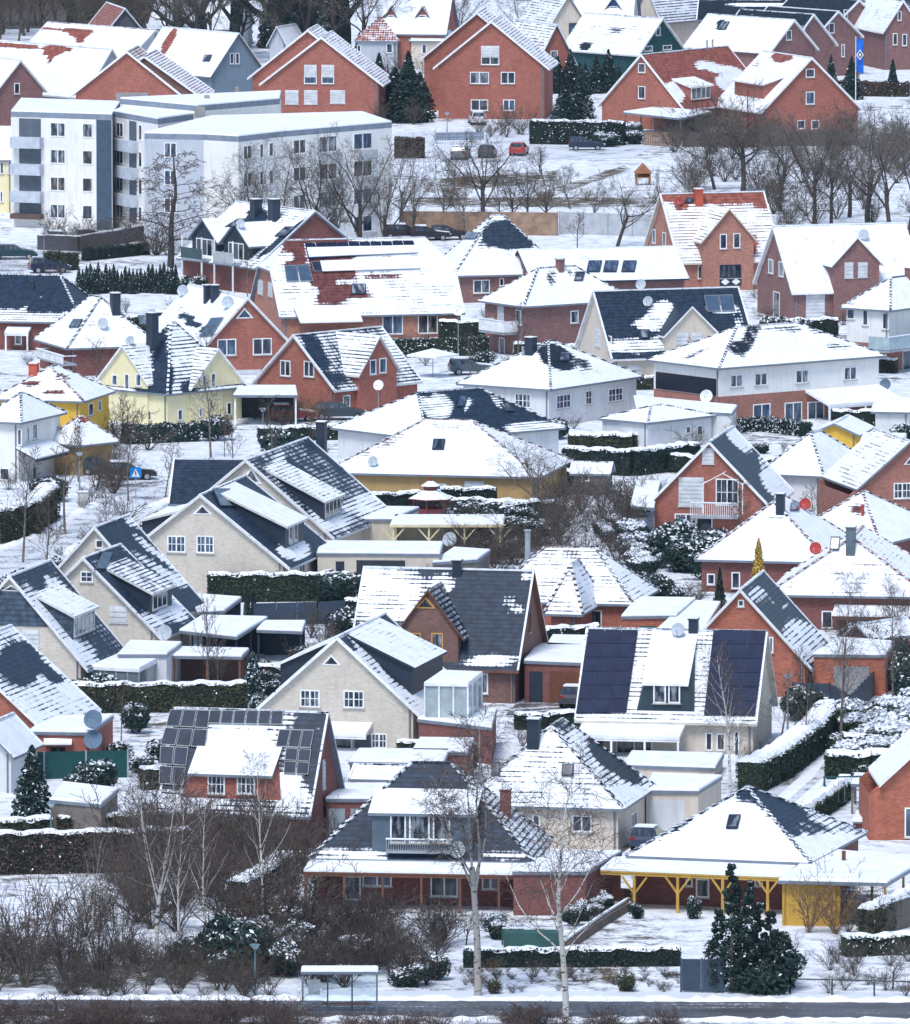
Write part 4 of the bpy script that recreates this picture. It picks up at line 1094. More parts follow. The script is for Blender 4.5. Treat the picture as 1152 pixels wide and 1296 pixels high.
for u0, u1 in ((-4.8, -1.2), (.8, 4.2)):
    mb = MB(); P = lambda u, q, z: h.P('l', u, -q, z); zb = h.he - .1
    mb.prism([P(u0, -.3, zb - .2), P(u1, -.3, zb - .2), P(u1, 1.3, zb - .2), P(u0, 1.3, zb - .2)], (0, 0, .2), GREYP())
    mb.prism([P(u0, 1.25, zb), P(u1, 1.25, zb), P(u1, 1.25, zb + 1), P(u0, 1.25, zb + 1)], P(0, .05, 0) - P(0, 0, 0), plain('balcony_cladding', (.05, .09, .10)) if u0 < 0 else plain('balcony_grey', (.42, .44, .46)))
    for u in (u0 + .1, u1 - .1): mb.bar(P(u, 1.2, -.2), P(u, 1.2, zb + 2.1), .12, WHITE())
    h.build(mb, 'balcony'); h.winm('l', u0 + .4, u1 - .4, zb + .1, zb + 1.8, 'w', d=.22, kind=0)
h.chimney(324, 253, 272, .85); h.chimney(347, 253, 276, .85); h.dish(304, 283, .45)
h.skylight(284, 278, 296, 288, 16, 1); h.skylight(348, 288, 362, 300, 14, 1)

# ------------------------------------------------------------------ left, middle rows
h = House('hipped_house', 'broad dark tiled hip roof with ragged snow at its eaves, left edge', -70, 104, 124, 408, 2.6, 348, 10, 'H', D=12, rl=6, wall='dark', tile='blue', cov={'f': .02, '*': .3}, row=.95, patch=[(40, 403, 90, 9, .85), (10, 398, 30, 9, .8), (55, 380, 3, 8, .8), (35, 392, 4, 9, .7), (100, 400, 20, 8, .9)])
h.win('f', 19, 419, 28, 436, 'p', kind=1); h.awning('f', 10, 40, 414, 421, 1.4, name='porch', posts=2); h.chimney(41, 356, 366, .35, cap=False)
h = House('hipped_house', 'snow hip bungalow with dark square chimney and white veranda rail', 42, 85, 203, 441, 2.5, 375, -20, 'H', D=9.5, rl=2.4, wall='dark', tile='black', cov=.93, row=.5, patch=[(170, 398, 14, 8, .5)])
h.chimney(146, 372, 393, .75); h.dish(130, 410, .5); h.skylight(88, 405, 100, 415, 6, 1); h.skylight(178, 400, 190, 412, -2, 1); h.dish(164, 432, .4)
balcony(h, 'l', 46, 446, 80, 456, 1.2, mat=WHITE(), bars=True)
h = House('gabled_house', 'red brick house with triangle window, two roof collectors and twin chimneys', 192, 262, 363, 434, 2.9, 377, -21, 'Y', wall='red', tile='blue', ov=.5, trim=plain('light_trim', (.62, .62, .62)), cov={'l': .96, '*': .5}, row=.15,
          patch=[(240, 405, 20, 5, .1, 40), (262, 415, 14, 4, .3, -40)])
h.win('f', 275, 429, 299, 450, 'w', kind=2); h.win('f', 320, 428, 344, 449, 'w', kind=0); h.win('f', 298, 389, 321, 403, 't', kind=2)
h.panels((252, 428), (270, 426), (285, 402), (268, 403), 1, 2, mat=plain('collector_glass', (.06, .10, .16), .2)); h.chimney(263, 362, 380, .6); h.chimney(272, 362, 379, .6); h.dish(288, 383, .55); h.dish(231, 368, .5)
h.win('f', 295, 468, 330, 483, 's')
h = House('detached_house', 'cream house with twin cross gables and striped snow roof', 127, 212, 312, 499, 2.7, 408, 44, 'H', rl=.5, wall='lemon', tile='blue', ov=.35, cov=.72, row=.95,
          patch=[(207, 470, 12, 40, .1), (200, 430, 10, 20, .15), (190, 495, 16, 12, .1), (240, 492, 10, 10, .2), (225, 440, 14, 26, .85)])
h.cross('f', 128, 187, 478, 436, out=.15, wall='lemon', ov=.3, covl=.8, covr=.85, row=.95, fas=WHITE()); h.cross('r', 242, 306, 484, 440, out=.15, wall='lemon', ov=.3, covl=.8, covr=.85, row=.95, fas=WHITE())
for a in ((142, 474, 149, 488), (158, 473, 164, 494), (172, 473, 179, 489)): h.win('f', *a, 'p', d=-.16, kind=1)
for a in ((256, 474, 261, 490), (267, 472, 273, 490)): h.win('r', *a, 'p', d=-.16, kind=1)
h.win('f', 183, 519, 192, 532, 'p', kind=0); h.win('f', 134, 522, 140, 530, 'p', kind=0); h.win('r', 225, 518, 231, 532, 'p', kind=0); h.win('r', 252, 516, 256, 528, 'p', d=-.16, kind=0); h.win('r', 287, 509, 293, 525, 'p', d=-.16, kind=0)
h.chimney(193, 397, 425, .75); h.dish(165, 431, .35)
h = House('hipped_house', 'bright yellow house under snow hip roof with red ridge tiles', -12, 106, 143, 508, 4.4, 463, 15, 'H', D=9, rl=1.6, wall='yellow', tile='maroon', cov={'f': .96, 'r': .93, '*': .9}, row=.12, patch=[(38, 486, 14, 4, .3), (70, 496, 14, 3, .3), (80, 478, 10, 6, .5)])
h.chimney(43, 461, 472, .7, plain('red_chimney', (.45, .09, .05))); h.win('r', 112, 510, 118, 526, 'p', kind=1); h.win('r', 124, 506, 128, 520, 'p', kind=1)
h = House('hipped_house', 'low ochre annex with clean snow hip roof beside the yellow house', 52, 101, 152, 564, 2.5, 527, 42, 'H', rl=.5, wall='ochre', tile='red', cov=.97, row=.05, patch=[(105, 530, 8, 5, .2)])
h = House('hipped_house', 'white two-storey house with narrow dark windows and lean-to porch, left edge', -30, 27, 63, 535, 4.8, 497, 22, 'H', D=9, rl=.5, wall='white', tile='black', cov=.96, row=.25)
for a in ((41, 536, 47, 556), (34, 541, 37, 558)): h.win('r', *a, 'p', kind=0)
h.win('f', 22, 543, 28, 564, 'p', kind=0); h.awning('r', 20, 62, 562, 582, 1.8, name='porch', mat=DARKG()); h.win('r', 41, 590, 46, 609, 'p', kind=0); h.win('f', 0, 592, 12, 608, 'p', kind=0)
h = House('gabled_house', 'red brick house with cross gable and patchy snow beside the car port', 326, 423, 526, 489, 2.5, 424, 43, 'Y', D=10.2, wall='red', tile='blue', ov=.35, trim=plain('light_trim', (.62, .62, .62)), cov={'r': .62, '*': .5}, row=.8,
          patch=[(400, 445, 8, 26, .1, -30), (420, 480, 18, 8, .3), (450, 415, 26, 6, .4), (500, 440, 16, 26, .85), (425, 450, 12, 14, .55)])
h.cross('r', 455, 502, 466, 424, out=.5, wall='red', ov=.35, covl=.8, covr=.6, row=.8)
for a in ((468, 455, 476, 474), (480, 453, 489, 472)): h.win('r', *a, 'p', d=-.5, kind=2)
h.win('f', 355, 456, 368, 476, 'w', kind=0); h.win('f', 385, 457, 398, 477, 'w', kind=0); h.win('r', 434, 500, 443, 515, 'p', kind=1)
# ------------------------------------------------------------------ upper rows
LT = plain('light_trim', (.62, .62, .62))
h = House('semi_detached_house', 'front half of the tall brick pair with gable window half shuttered, top centre', 555, 689, 700, 82, 6.2, 27, 6, 'Y', D=10, wall='red', tile='red', ov=.6, trim=WHITE(), cov=.8, row=.9, group='tall brick semi-detached pair')
h.win('f', 609, 58, 632, 72, 's'); h.win('f', 609, 72, 632, 82, 'w', kind=0)
for a in ((595, 91, 619, 106), (634, 91, 652, 106), (596, 126, 618, 140), (637, 126, 652, 140)): h.win('f', *a, 'w')
h = House('semi_detached_house', 'set-back half of the tall brick pair, left of the shuttered gable', 537, 671, 680, 72, 6.2, 16, 6, 'Y', D=9, wall='red', tile='red', ov=.6, trim=WHITE(), cov=.8, row=.9, group='tall brick semi-detached pair')
h = House('semi_detached_house', 'front half of the brick pair behind the flats, two tall half-shuttered windows', 335, 479, 490, 103, 4.8, 47, 6, 'Y', D=10, wall='red', tile='red', ov=.6, trim=WHITE(), cov=.8, row=.95, group='brick pair behind the flats')
for a in ((385, 82, 401, 97), (407, 82, 423, 97), (361, 114, 378, 132), (385, 114, 402, 132), (418, 114, 437, 131)): h.win('f', *a, 's')
h.win('f', 385, 97, 401, 106, 'p', kind=2); h.win('f', 407, 97, 423, 106, 'p', kind=2)
h = House('semi_detached_house', 'set-back half of the brick pair behind the flats, plain brick gable', 320, 460, 470, 95, 5.0, 38, 6, 'Y', D=9, wall='red', tile='red', ov=.6, trim=WHITE(), cov=.8, row=.9, group='brick pair behind the flats')
h = House('semi_detached_house', 'front half of the brown brick pair with two big shuttered gable windows', 116, 250, 262, 119, 5.2, 71, 6, 'Y', D=10, wall='brown', tile='red', ov=.6, trim=WHITE(), cov=.75, row=1.0, group='brown brick pair behind the flats')
h.win('f', 155, 104, 176, 125, 's'); h.win('f', 182, 103, 198, 125, 's')
h = House('semi_detached_house', 'set-back half of the brown brick pair, blank red gable with red roof', 96, 226, 236, 117, 5.4, 65, 6, 'Y', D=9, wall='red', tile='red', ov=.6, trim=WHITE(), cov=.6, row=.9, group='brown brick pair behind the flats')
h = House('row_house', 'long snow roof with red ridge and bright blue gable panel, top left', 30, 166, 201, 70, 4.0, 38, -42, 'Y', D=19, W=7.0, wall='light', tile='red', ov=.4, trim=LT, cov={'l': .96, '*': .8}, row=.3, patch=[(97, 39, 24, 3, .0), (100, 44, 13, 3.5, .0), (102, 50, 6, 4, .1), (60, 36, 26, 2, .3)])
u, z = h.onplane('f', 190, 50); mb = MB(); mb.prism([h.P('f', .2, -.02, h.he - .5), h.P('f', h.W / 2 - .1, -.02, h.he - .5), h.P('f', .2, -.02, h.zr - .6)], h.P('f', 0, -.04, 0) - h.P('f', 0, 0, 0), plain('blue_cladding', (.02, .25, .55)))
h.build(mb, 'gable_panel')
h = House('row_house', 'long snow roof with bare red wedge at its ridge, left of the brown brick pair', -40, 108, 140, 118, 4.0, 62, -42, 'Y', D=26, W=7.4, wall='grey', tile='red', ov=.4, trim=LT, cov={'l': .95, '*': .8}, row=.35, patch=[(68, 63, 22, 3, .0), (66, 68, 11, 3.5, .0), (64, 74, 5, 4, .1), (20, 58, 60, 2.5, .1)])
h = House('gabled_house', 'dark plum brick gable with one small window, left edge beyond the flats', -70, -4, 54, 113, 5.0, 76, -30, 'Y', D=12, wall='plum', tile='maroon', ov=.4, trim=LT, cov=.9, row=.4); h.win('f', 18, 105, 25, 119, 'p', kind=0)
h = House('gabled_house', 'white-roofed house with weathered blue-grey gable among bushes, behind the flats', 200, 268, 321, 92, 3.4, 42, -38, 'Y', D=14, W=7.4, wall='bluegrey', tile='red', ov=.4, trim=WOODG(), cov={'l': .96, '*': .8}, row=.15, patch=[(214, 52, 5, 20, .1, 28)])
h.win('f', 291, 67, 296, 81, 'p', kind=0); h.win('f', 298, 67, 303, 81, 'p', kind=0); h.skylight(257, 70, 266, 78, 3)
h = House('barn', 'dark timber gable with red roof edge in front of the wood', 112, 136, 180, 38, 4.5, 11, -12, 'Y', D=12, wall=plain('dark_boards', (.06, .06, .075)), tile='red', ov=.5, cov={'l': .4, '*': .6}, row=.3)
h = House('gabled_house', 'left wing of the brick farm pair with red roof and white dormer', 762, 864, 880, 134, 2.8, 69, 35, 'Y', D=17, wall='red', tile='red', ov=.4, trim=WHITE(), cov={'r': .18, '*': .6}, row=.4,
          patch=[(905, 90, 28, 10, .9, 20), (850, 120, 16, 22, .9, 50), (925, 100, 20, 16, .95), (870, 95, 40, 6, .05)])
for a in ((808, 80, 817, 92), (808, 109, 817, 125)): h.win('f', *a, 'p', kind=0)
h.dormp('r', 874, 108, 900, 127, wall='red', cov=.95, row=.1, q=.3); p_, n_, _ = h.hit(888, 127)
h.win('r', 875, 110, 899, 125, 'w', d=h.W / 2 - p_.x - .05 if abs(p_.x) < h.W else 1, kind=1); h.pipe(895, 52, 62, .1); h.pipe(902, 51, 61, .1)
h.dish(782, 110, .4, plain('red_dish', (.40, .05, .04)))
h = House('gabled_house', 'right wing of the brick farm pair with snow roof and long red dormer cheek', 900, 966, 1086, 138, 2.8, 73, -24, 'Y', D=12, wall='red', tile='red', ov=.4, trim=WHITE(), cov={'l': .93, '*': .6}, row=.15, patch=[(990, 72, 14, 6, .0), (960, 80, 10, 6, .6)])
h.win('f', 1020, 87, 1031, 98, 'p', kind=0); h.win('f', 1020, 116, 1031, 132, 'p', kind=2); h.win('f', 1009, 152, 1019, 163, 'p', kind=0); h.win('f', 1027, 152, 1037, 163, 'p', kind=0)
h.dorm('l', -3.5, 4, 1.0, 1.7, q=.3, wall='red', cov=.95, row=.1)
h = House('row_house', 'snow-roofed end house of the brick terrace with one gable window', 880, 975, 1029, 63, 5.6, 25, -42, 'Y', D=14, W=7.2, wall='plum', tile='black', ov=.35, trim=WHITE(), cov={'l': .96, '*': .8}, row=.1, patch=[(912, 32, 5, 7, .2)], group='brick terrace at the top right'); h.win('f', 995, 38, 1002, 51, 'p', kind=1); h.skylight(909, 28, 919, 38, 5)
h = House('row_house', 'second gable of the brick terrace, tucked behind the snow-roofed end house', 930, 1000, 1050, 57, 4.8, 18, -42, 'Y', D=12, W=7.2, wall='plum', tile='black', ov=.35, trim=WHITE(), cov={'l': .3, '*': .4}, row=.3, group='brick terrace at the top right'); h.win('f', 1013, 33, 1019, 43, 'p', kind=0)
h = House('row_house', 'third gable of the brick terrace, directly left of the blue flag', 960, 1030, 1084, 47, 4.8, 14, -40, 'Y', D=12, W=7.4, wall='plum', tile='black', ov=.35, trim=WHITE(), cov={'l': .2, '*': .4}, row=.3, group='brick terrace at the top right'); h.win('f', 1049, 29, 1056, 42, 'p', kind=0); h.win('f', 1065, 56, 1069, 72, 'p', kind=1)
h = House('row_house', 'tall brick terrace gable behind the blue flag, narrow window near its peak', 1000, 1056, 1092, 30, 5.0, 0, -38, 'Y', D=12, W=7.4, wall='plum', tile='black', ov=.35, trim=WHITE(), cov={'l': .15, '*': .5}, row=.3, group='brick terrace at the top right'); h.win('f', 1068, 12, 1073, 25, 'p', kind=0)
h = House('row_house', 'long terrace body with striped dark roof between two brick gables', 1070, 1084, 1130, 40, 3.2, -5, -8, 'X', D=9, W=9, wall='plum', tile='black', ov=.35, cov={'f': .5}, row=.9, group='brick terrace at the top right')
h = House('row_house', 'rightmost gable of the brick terrace with two lower windows', 1100, 1120, 1165, 36, 5.0, 1, -16, 'Y', D=12, wall='plum', tile='black', ov=.35, trim=WHITE(), cov=.8, row=.3, group='brick terrace at the top right')
for a in ((1136, 14, 1141, 26), (1130, 42, 1136, 57), (1142, 43, 1148, 58)): h.win('f', *a, 'p', kind=0)
h = House('row_house', 'dark roofs with snow strips behind the brick terrace', 885, 1062, 1080, 24, 4.5, 0, 4, 'X', D=9, wall='plum', tile='black', ov=.35, cov={'f': .15}, row=.3, patch=[(960, 6, 50, 2, .9), (1040, 6, 14, 5, .9), (985, 12, 8, 4, .9)])
h = House('gabled_house', 'snow-roofed house with dark green clad gable, behind the brick farm pair', 728, 809, 860, 66, 4.0, 23, -42, 'Y', D=13, W=7.2, wall='green', tile='black', ov=.35, trim=LT, cov={'l': .93, '*': .8}, row={'l': .6}, patch=[(741, 58, 7, 5, .1), (780, 38, 10, 4, .5)])
h.win('f', 830, 34, 836, 45, 'p', kind=1); h.win('f', 815, 58, 826, 65, 'p', kind=1); h.win('f', 839, 57, 850, 63, 'p', kind=1)
h = House('hipped_house', 'small grey-walled house with red pyramid roof and striped snow, top centre', 449, 505, 512, 52, 3.5, 20, 8, 'H', D=6, rl=.2, wall='grey', tile='red', ov=.3, cov=.55, row=.9); h.win('f', 452, 57, 457, 66, 'p', kind=0); h.win('f', 489, 55, 497, 67, 'p', kind=0)
h = House('gabled_house', 'white-roofed house with two tiny red gabled dormers, top centre', 484, 562, 572, 41, 4.5, -8, 8, 'X', D=11, wall='red', tile='red', ov=.3, cov=.9, row=.3)
for x0, x1, yt in ((489, 501, 4), (528, 542, 7)):
    u0, z0 = h.onplane('f', x0, 26, 2.2); u1, z1 = h.onplane('f', x1, 18, 2.2)
    h.crossm('f', u0, u1, z1, z1 + 1.0, 2.2, wall='red', ov=.2, ground=False, cov=.6); h.winm('f', u0 + .2, u1 - .2, z0, z1 - .1, 'p', d=2.16, kind=1)
h = House('hipped_house', 'cream-walled house with sagging snow hip roof left of the tall brick pair', 517, 574, 580, 52, 3.5, 26, 8, 'H', D=7, rl=.3, wall='sand', tile='black', ov=.3, cov=.9, row=.3); h.win('f', 534, 56, 540, 68, 'p', kind=0)
h = House('gabled_house', 'small brick house with one white window behind the tall brick pair', 630, 680, 727, 79, 3.4, 31, -24, 'Y', D=11, wall='red', tile='maroon', ov=.3, cov=.7, row=.5); h.win('f', 697, 64, 706, 79, 'p', kind=1)
h = House('gabled_house', 'cream gable with one dark-framed window, top centre', 684, 694, 744, 35, 4.5, -6, -20, 'Y', D=10, wall='sand', tile='black', ov=.3, cov=.7, row=.5); h.win('f', 720, 29, 732, 43, 'w', kind=2, frame=WOODB())
h = House('gabled_house', 'snow roof with small blue gabled dormer at the top edge', 728, 798, 808, 26, 4.5, -34, 6, 'X', D=11, wall='light', tile='black', ov=.3, cov=.9, row=.3)
u0, z0 = h.onplane('f', 768, 18, 1.5); u1, z1 = h.onplane('f', 785, 8, 1.5); h.crossm('f', u0, u1, z1, z1 + 1.2, 1.5, wall=plain('blue_boards', (.03, .08, .16)), ov=.25, ground=False, cov=.8); h.winm('f', u0 + .3, u1 - .3, z0 + .2, z1, 'p', d=1.46, kind=1)
h = House('gabled_house', 'cream gable with dark striped roof slope at the top edge', 803, 836, 872, 23, 4.0, -18, 38, 'Y', D=11, wall='sand', tile='black', ov=.3, cov=.72, row=.8)
h = House('gabled_house', 'grey cottage gable beneath the dark evergreens, left of the brick pair behind the flats', 341, 362, 372, 54, 3.0, 34, 20, 'Y', D=6, wall='grey', tile='red', ov=.3, cov=.85, row=.3)
h = House('gabled_house', 'wide snow roof seen through the tree trunks at the top edge', 190, 300, 315, 36, 3.0, 2, 8, 'X', D=12, wall='light', tile='red', ov=.3, cov=.95, row=.2)
h = House('gabled_house', 'yellowish house corner with snowy roof at the left edge beside the flats', -60, 15, 24, 200, 5.6, 160, 8, 'X', D=9, wall='lemon', tile='red', ov=.3, cov=.9, row=.4); h.win('f', 0, 205, 5, 220, 'p'); h.win('f', 10, 205, 15, 220, 'p'); h.win('f', 0, 242, 4, 256, 'p', kind=2)

# ------------------------------------------------------------------ block of flats
HB = 11.6
A0 = at(14, 141, HB); root = empty('apartment_building', (A0.x + 18, A0.y + 8, 0), 0, 'white four-storey block of flats with flat snow roof and grey parapet', 'apartment block')
def LP(p): return p - Vector((root.location.x, root.location.y, 0))
WPL = WALLS['white'](); GRB = plain('grey_parapet', (.21, .25, .31))
def wing(pts, wall_mats, depth_dir=None, z=HB):
    """vertical slab block from plan points (world)"""
    P = [LP(p) for p in pts]; P = [Vector((p.x, p.y, 0)) for p in P]
    mb = MB(); n = len(P)
    for i in range(n):
        j = (i + 1) % n; m = wall_mats[i] if i < len(wall_mats) else WPL
        mb.face([P[i] + Vector((0, 0, -.3)), P[j] + Vector((0, 0, -.3)), P[j] + Vector((0, 0, z - .55)), P[i] + Vector((0, 0, z - .55))], m)
        mb.face([P[i] + Vector((0, 0, z - .55)), P[j] + Vector((0, 0, z - .55)), P[j] + Vector((0, 0, z)), P[i] + Vector((0, 0, z))], GRB)
    mb.face([p + Vector((0, 0, z)) for p in P], GRB)
    o = mb.build('wall', root)
    snow_slab([(p.x, p.y) for p in P], z, .16, o)
    return P
a, b = at(14, 141, HB), at(142, 145, HB)
d = Vector((.02, 1, 0)) * 17
w1 = wing([a, b, b + d, a + d], [WPL, WALLS['bluegrey'](), WPL, WPL])  # side wall in the recess: its shade is put into the blue-grey plaster
c_, e_ = at(143.5, 142, HB + .02), at(200, 151, HB + .02)
c_.y += .8
w2 = wing([c_, e_, e_ + Vector((8, 16, 0)), c_ + Vector((2, 15, 0))], [WPL, WPL], z=HB + .05)
f_, f2, g_, h_, i_ = at(183, 168, HB), at(258, 169.5, HB), at(302, 172, HB), at(354, 166, HB), at(496, 154, HB)
w3 = wing([f_, f2, g_, h_, i_, i_ + Vector((-3, 13, 0)), f_ + Vector((6, 22, 0))], [plaster((.52, .56, .62)), WPL, WPL, WPL, WALLS['grey'](), WPL], z=HB - .05)
bb, bc = at(250, 139, HB + .5), at(354, 130, HB + .5)
w4 = wing([bb, bc, bc + Vector((0, 10, 0)), bb + Vector((-8, 10, 0))], [WPL, WPL], z=HB + .9)
def flatwin(A, B, x, z, w, h, style=0):
    """window on the wall A-B (local plan) at photo column x, floor height z"""
    q = (x - 576) / F
    A3 = A + Vector((root.location.x, root.location.y, 0)); B3 = B + Vector((root.location.x, root.location.y, 0)); D = (B3 - A3)
    # solve column
    t = .5
    for _ in range(8):
        p = A3 + D * t; px = proj((p.x, p.y, z))[0]; p2 = A3 + D * (t + .01); px2 = proj((p2.x, p2.y, z))[0]
        t += (x - px) / ((px2 - px) / .01)
    c = A + D * t; u = D.normalized(); n = u.cross(Vector((0, 0, 1)))
    mb = MB(); P = lambda a, zz, o: c + u * a + n * o + Vector((0, 0, zz))
    def bx(a0, a1, z0, z1, o0, o1, m, tgt): tgt.prism([P(a0, z0, o0), P(a1, z0, o0), P(a1, z1, o0), P(a0, z1, o0)], n * (o1 - o0), m)
    fm = WHITE(); t_ = .1
    bx(-w / 2, w / 2, z, z + t_, -.05, .06, fm, mb); bx(-w / 2, w / 2, z + h - t_, z + h, -.05, .06, fm, mb)
    bx(-w / 2, -w / 2 + t_, z + t_, z + h - t_, -.05, .06, fm, mb); bx(w / 2 - t_, w / 2, z + t_, z + h - t_, -.05, .06, fm, mb)
    if w > 1.2: bx(-.05, .05, z + t_, z + h - t_, -.05, .05, fm, mb)
    o = mb.build('window', root); pb = MB(); bx(-w / 2 + t_, w / 2 - t_, z + t_, z + h - t_, -.04, .015, glass(rng.choice((0, 1, 1, 2, 3))), pb); pb.build('pane', o)
FLZ = [1.0, 3.75, 6.5, 9.2]
for z in FLZ:
    flatwin(w1[0], w1[1], 73.5, z, 1.7, 1.45); flatwin(w1[0], w1[1], 111, z, 1.15, 1.45)
    flatwin(w2[0], w2[1], 152, z, 1.8, 1.45); flatwin(w2[0], w2[1], 178, z, .9, 1.6)
    flatwin(w3[2], w3[3], 313, z, 1.5, 1.4); flatwin(w3[2], w3[3], 331, z, .7, 1.4); flatwin(w3[2], w3[3], 343, z, .8, 1.4)
    flatwin(w3[3], w3[4], 379, z, 1.9, 1.45); flatwin(w3[3], w3[4], 415, z - .1, 2.7, 1.65); flatwin(w3[3], w3[4], 459, z - .1, 2.8, 1.65)
A3_ = w3[3]; D3_ = (w3[4] - w3[3]); n3_ = D3_.normalized().cross(Vector((0, 0, 1)))
for z in FLZ:
    for t0, t1 in ((.36, .54), (.68, .85)):
        q0, q1 = A3_ + D3_ * t0, A3_ + D3_ * t1; mb = MB()
        mb.prism([q0 + Vector((0, 0, z - 1.15)), q1 + Vector((0, 0, z - 1.15)), q1 + Vector((0, 0, z - .2)), q0 + Vector((0, 0, z - .2))], n3_ * .35, plain('loggia_parapet', (.44, .45, .47))); mb.build('balcony', root)
for z in FLZ[1:]: flatwin(w3[0], w3[1], 216, z, 1.3, 1.5)
u = (w1[1] - w1[0]).normalized(); n = u.cross(Vector((0, 0, 1)))
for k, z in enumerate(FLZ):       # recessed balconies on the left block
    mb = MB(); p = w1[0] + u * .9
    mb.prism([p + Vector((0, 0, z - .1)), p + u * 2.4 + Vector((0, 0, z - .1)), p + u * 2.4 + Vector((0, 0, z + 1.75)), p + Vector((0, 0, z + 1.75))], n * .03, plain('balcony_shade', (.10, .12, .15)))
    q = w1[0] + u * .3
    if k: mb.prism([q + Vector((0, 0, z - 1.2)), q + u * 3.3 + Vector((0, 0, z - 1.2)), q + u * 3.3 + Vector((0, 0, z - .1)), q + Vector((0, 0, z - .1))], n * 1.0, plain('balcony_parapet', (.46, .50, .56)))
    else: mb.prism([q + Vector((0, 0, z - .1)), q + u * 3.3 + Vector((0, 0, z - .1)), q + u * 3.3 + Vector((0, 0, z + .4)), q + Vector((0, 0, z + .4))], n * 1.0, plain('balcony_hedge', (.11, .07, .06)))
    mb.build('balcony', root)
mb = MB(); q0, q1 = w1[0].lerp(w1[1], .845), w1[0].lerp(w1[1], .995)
mb.prism([q0 + Vector((0, 0, -.2)), q1 + Vector((0, 0, -.2)), q1 + Vector((0, 0, HB - .56)), q0 + Vector((0, 0, HB - .56))], n * .03, plain('recess_shade', (.055, .085, .125))); mb.build('recess_shade_panel', root)  # stands for the recess: its shade is painted on a flat dark panel
u = (w2[1] - w2[0]).normalized(); n = u.cross(Vector((0, 0, 1))); L2 = (w2[1] - w2[0]).length
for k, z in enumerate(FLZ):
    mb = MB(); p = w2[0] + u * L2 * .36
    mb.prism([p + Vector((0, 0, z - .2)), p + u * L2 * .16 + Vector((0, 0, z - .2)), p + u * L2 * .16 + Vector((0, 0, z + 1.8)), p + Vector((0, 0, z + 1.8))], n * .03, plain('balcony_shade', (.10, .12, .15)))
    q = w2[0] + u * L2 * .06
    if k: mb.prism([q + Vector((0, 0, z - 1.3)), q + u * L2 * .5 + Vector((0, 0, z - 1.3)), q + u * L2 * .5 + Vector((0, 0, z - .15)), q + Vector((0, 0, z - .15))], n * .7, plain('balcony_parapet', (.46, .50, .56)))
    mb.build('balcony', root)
mb = MB()
for (x, y, w_, hh_) in ((167, 124, 3.2, .9), (253, 143, 1.0, 1.0), (262, 132, .5, 1.3), (300, 120, .4, 1.2)):
    p = LP(at(x, y + 4, HB + .1)); mb.box(p.x - w_ / 2, p.x + w_ / 2, p.y - .8, p.y + .8, HB, HB + hh_, plain('roof_vent', (.28, .27, .26)))
    mb.build('roof_vent', root); mb = MB()
p = LP(at(175, 208, 6.6)); mb = MB()

# ------------------------------------------------------------------ garages, carports, sheds
fb = flat_building
CREAMW = plain('cream_timber', (.66, .58, .36), .6)
fb('carport', 'flat snow-topped car port on thin white posts between cream house and red brick house', [(296, 500), (376, 500), (374, 489), (303, 489)], 2.6, 'anthr', cat='carport', open_=True, posts=2, pm=WHITE(), back=True)
g = House('garage', 'pale garage with low snow hip roof beside the white pyramid-roofed house', 757, 820, 906, 535, 2.4, 513, 42, 'H', rl=1.5, ov=.25, wall='light', tile='blue', cov={'f': .9, '*': .97}, row=.1, cat='garage'); g.win('r', 868, 539, 874, 549, 'p', kind=0); g.win('r', 882, 538, 889, 551, 'p', kind=0)
fb('garage', 'flat white snow-covered garage roof between the white pyramid house and the two-tone house', [(806, 517), (926, 523), (932, 514), (802, 502)], 2.6, 'light')
r, L, z = fb('garage', 'long low cream garage with dark open bay behind the clipped hedge', [(402, 700), (556, 701), (560, 687), (405, 686)], 2.6, 'beige')
on_wall(r, L[0], L[1], .32, .72, 0, 2.1, plain('bay_shade', (.03, .035, .045)), 'garage_door'); on_wall(r, L[0], L[1], .15, .22, 0, 2.0, DARKG(), 'door')  # bay panel is no real door; the open bay's shade is painted dark
fb('garage', 'cream garage behind the slatted dormer, left of the timber pergola', [(443, 657), (497, 657), (530, 643), (460, 642)], 2.7, 'beige')
r, L, z = fb('pergola', 'cream timber pergola with braced posts and snow roof', [(495, 664), (636, 664), (638, 653), (500, 653)], 2.7, 'beige', cat='pergola', open_=True, posts=4, pm=CREAMW, trim=CREAMW, back=True)
for i in range(4):
    p = (L[0] + (L[1] - L[0]) * (i / 3)) * .96; u = (L[1] - L[0]).normalized(); mb = MB()
    for sg in (-1, 1): mb.bar(p + Vector((0, 0, z - 1.2)), p + u * sg * .8 + Vector((0, 0, z - .3)), .1, CREAMW)
    mb.build('brace', r)
fb('shed', 'small snow-topped shed between pergola and brown brick house', [(548, 712), (604, 708), (620, 697), (575, 694)], 2.0, 'woodg', cat='shed')
fb('carport', 'dark timber car port beside the cream semi-detached pair, further roof', [(250, 775), (284, 773), (305, 757), (236, 752)], 2.5, 'anthr', cat='carport', open_=True, posts=2, back=True)
fb('carport', 'wide dark car port with thick snow, in front of the smaller further one', [(228, 798), (300, 806), (338, 782), (256, 780)], 2.5, 'anthr', cat='carport', open_=True, posts=3, back=True)
fb('pergola', 'brown timber garden shelter with snow roof behind the long clipped hedge', [(219, 830), (305, 831), (314, 822), (222, 820)], 2.3, 'brown', cat='garden shelter', open_=True, posts=3, pm=WOODB(), back=True)
fb('carport', 'dark open shelter under snow left of the cream triangle-window house', [(326, 797), (382, 799), (386, 787), (335, 787)], 2.3, 'anthr', cat='shelter', open_=True, posts=2, back=True)
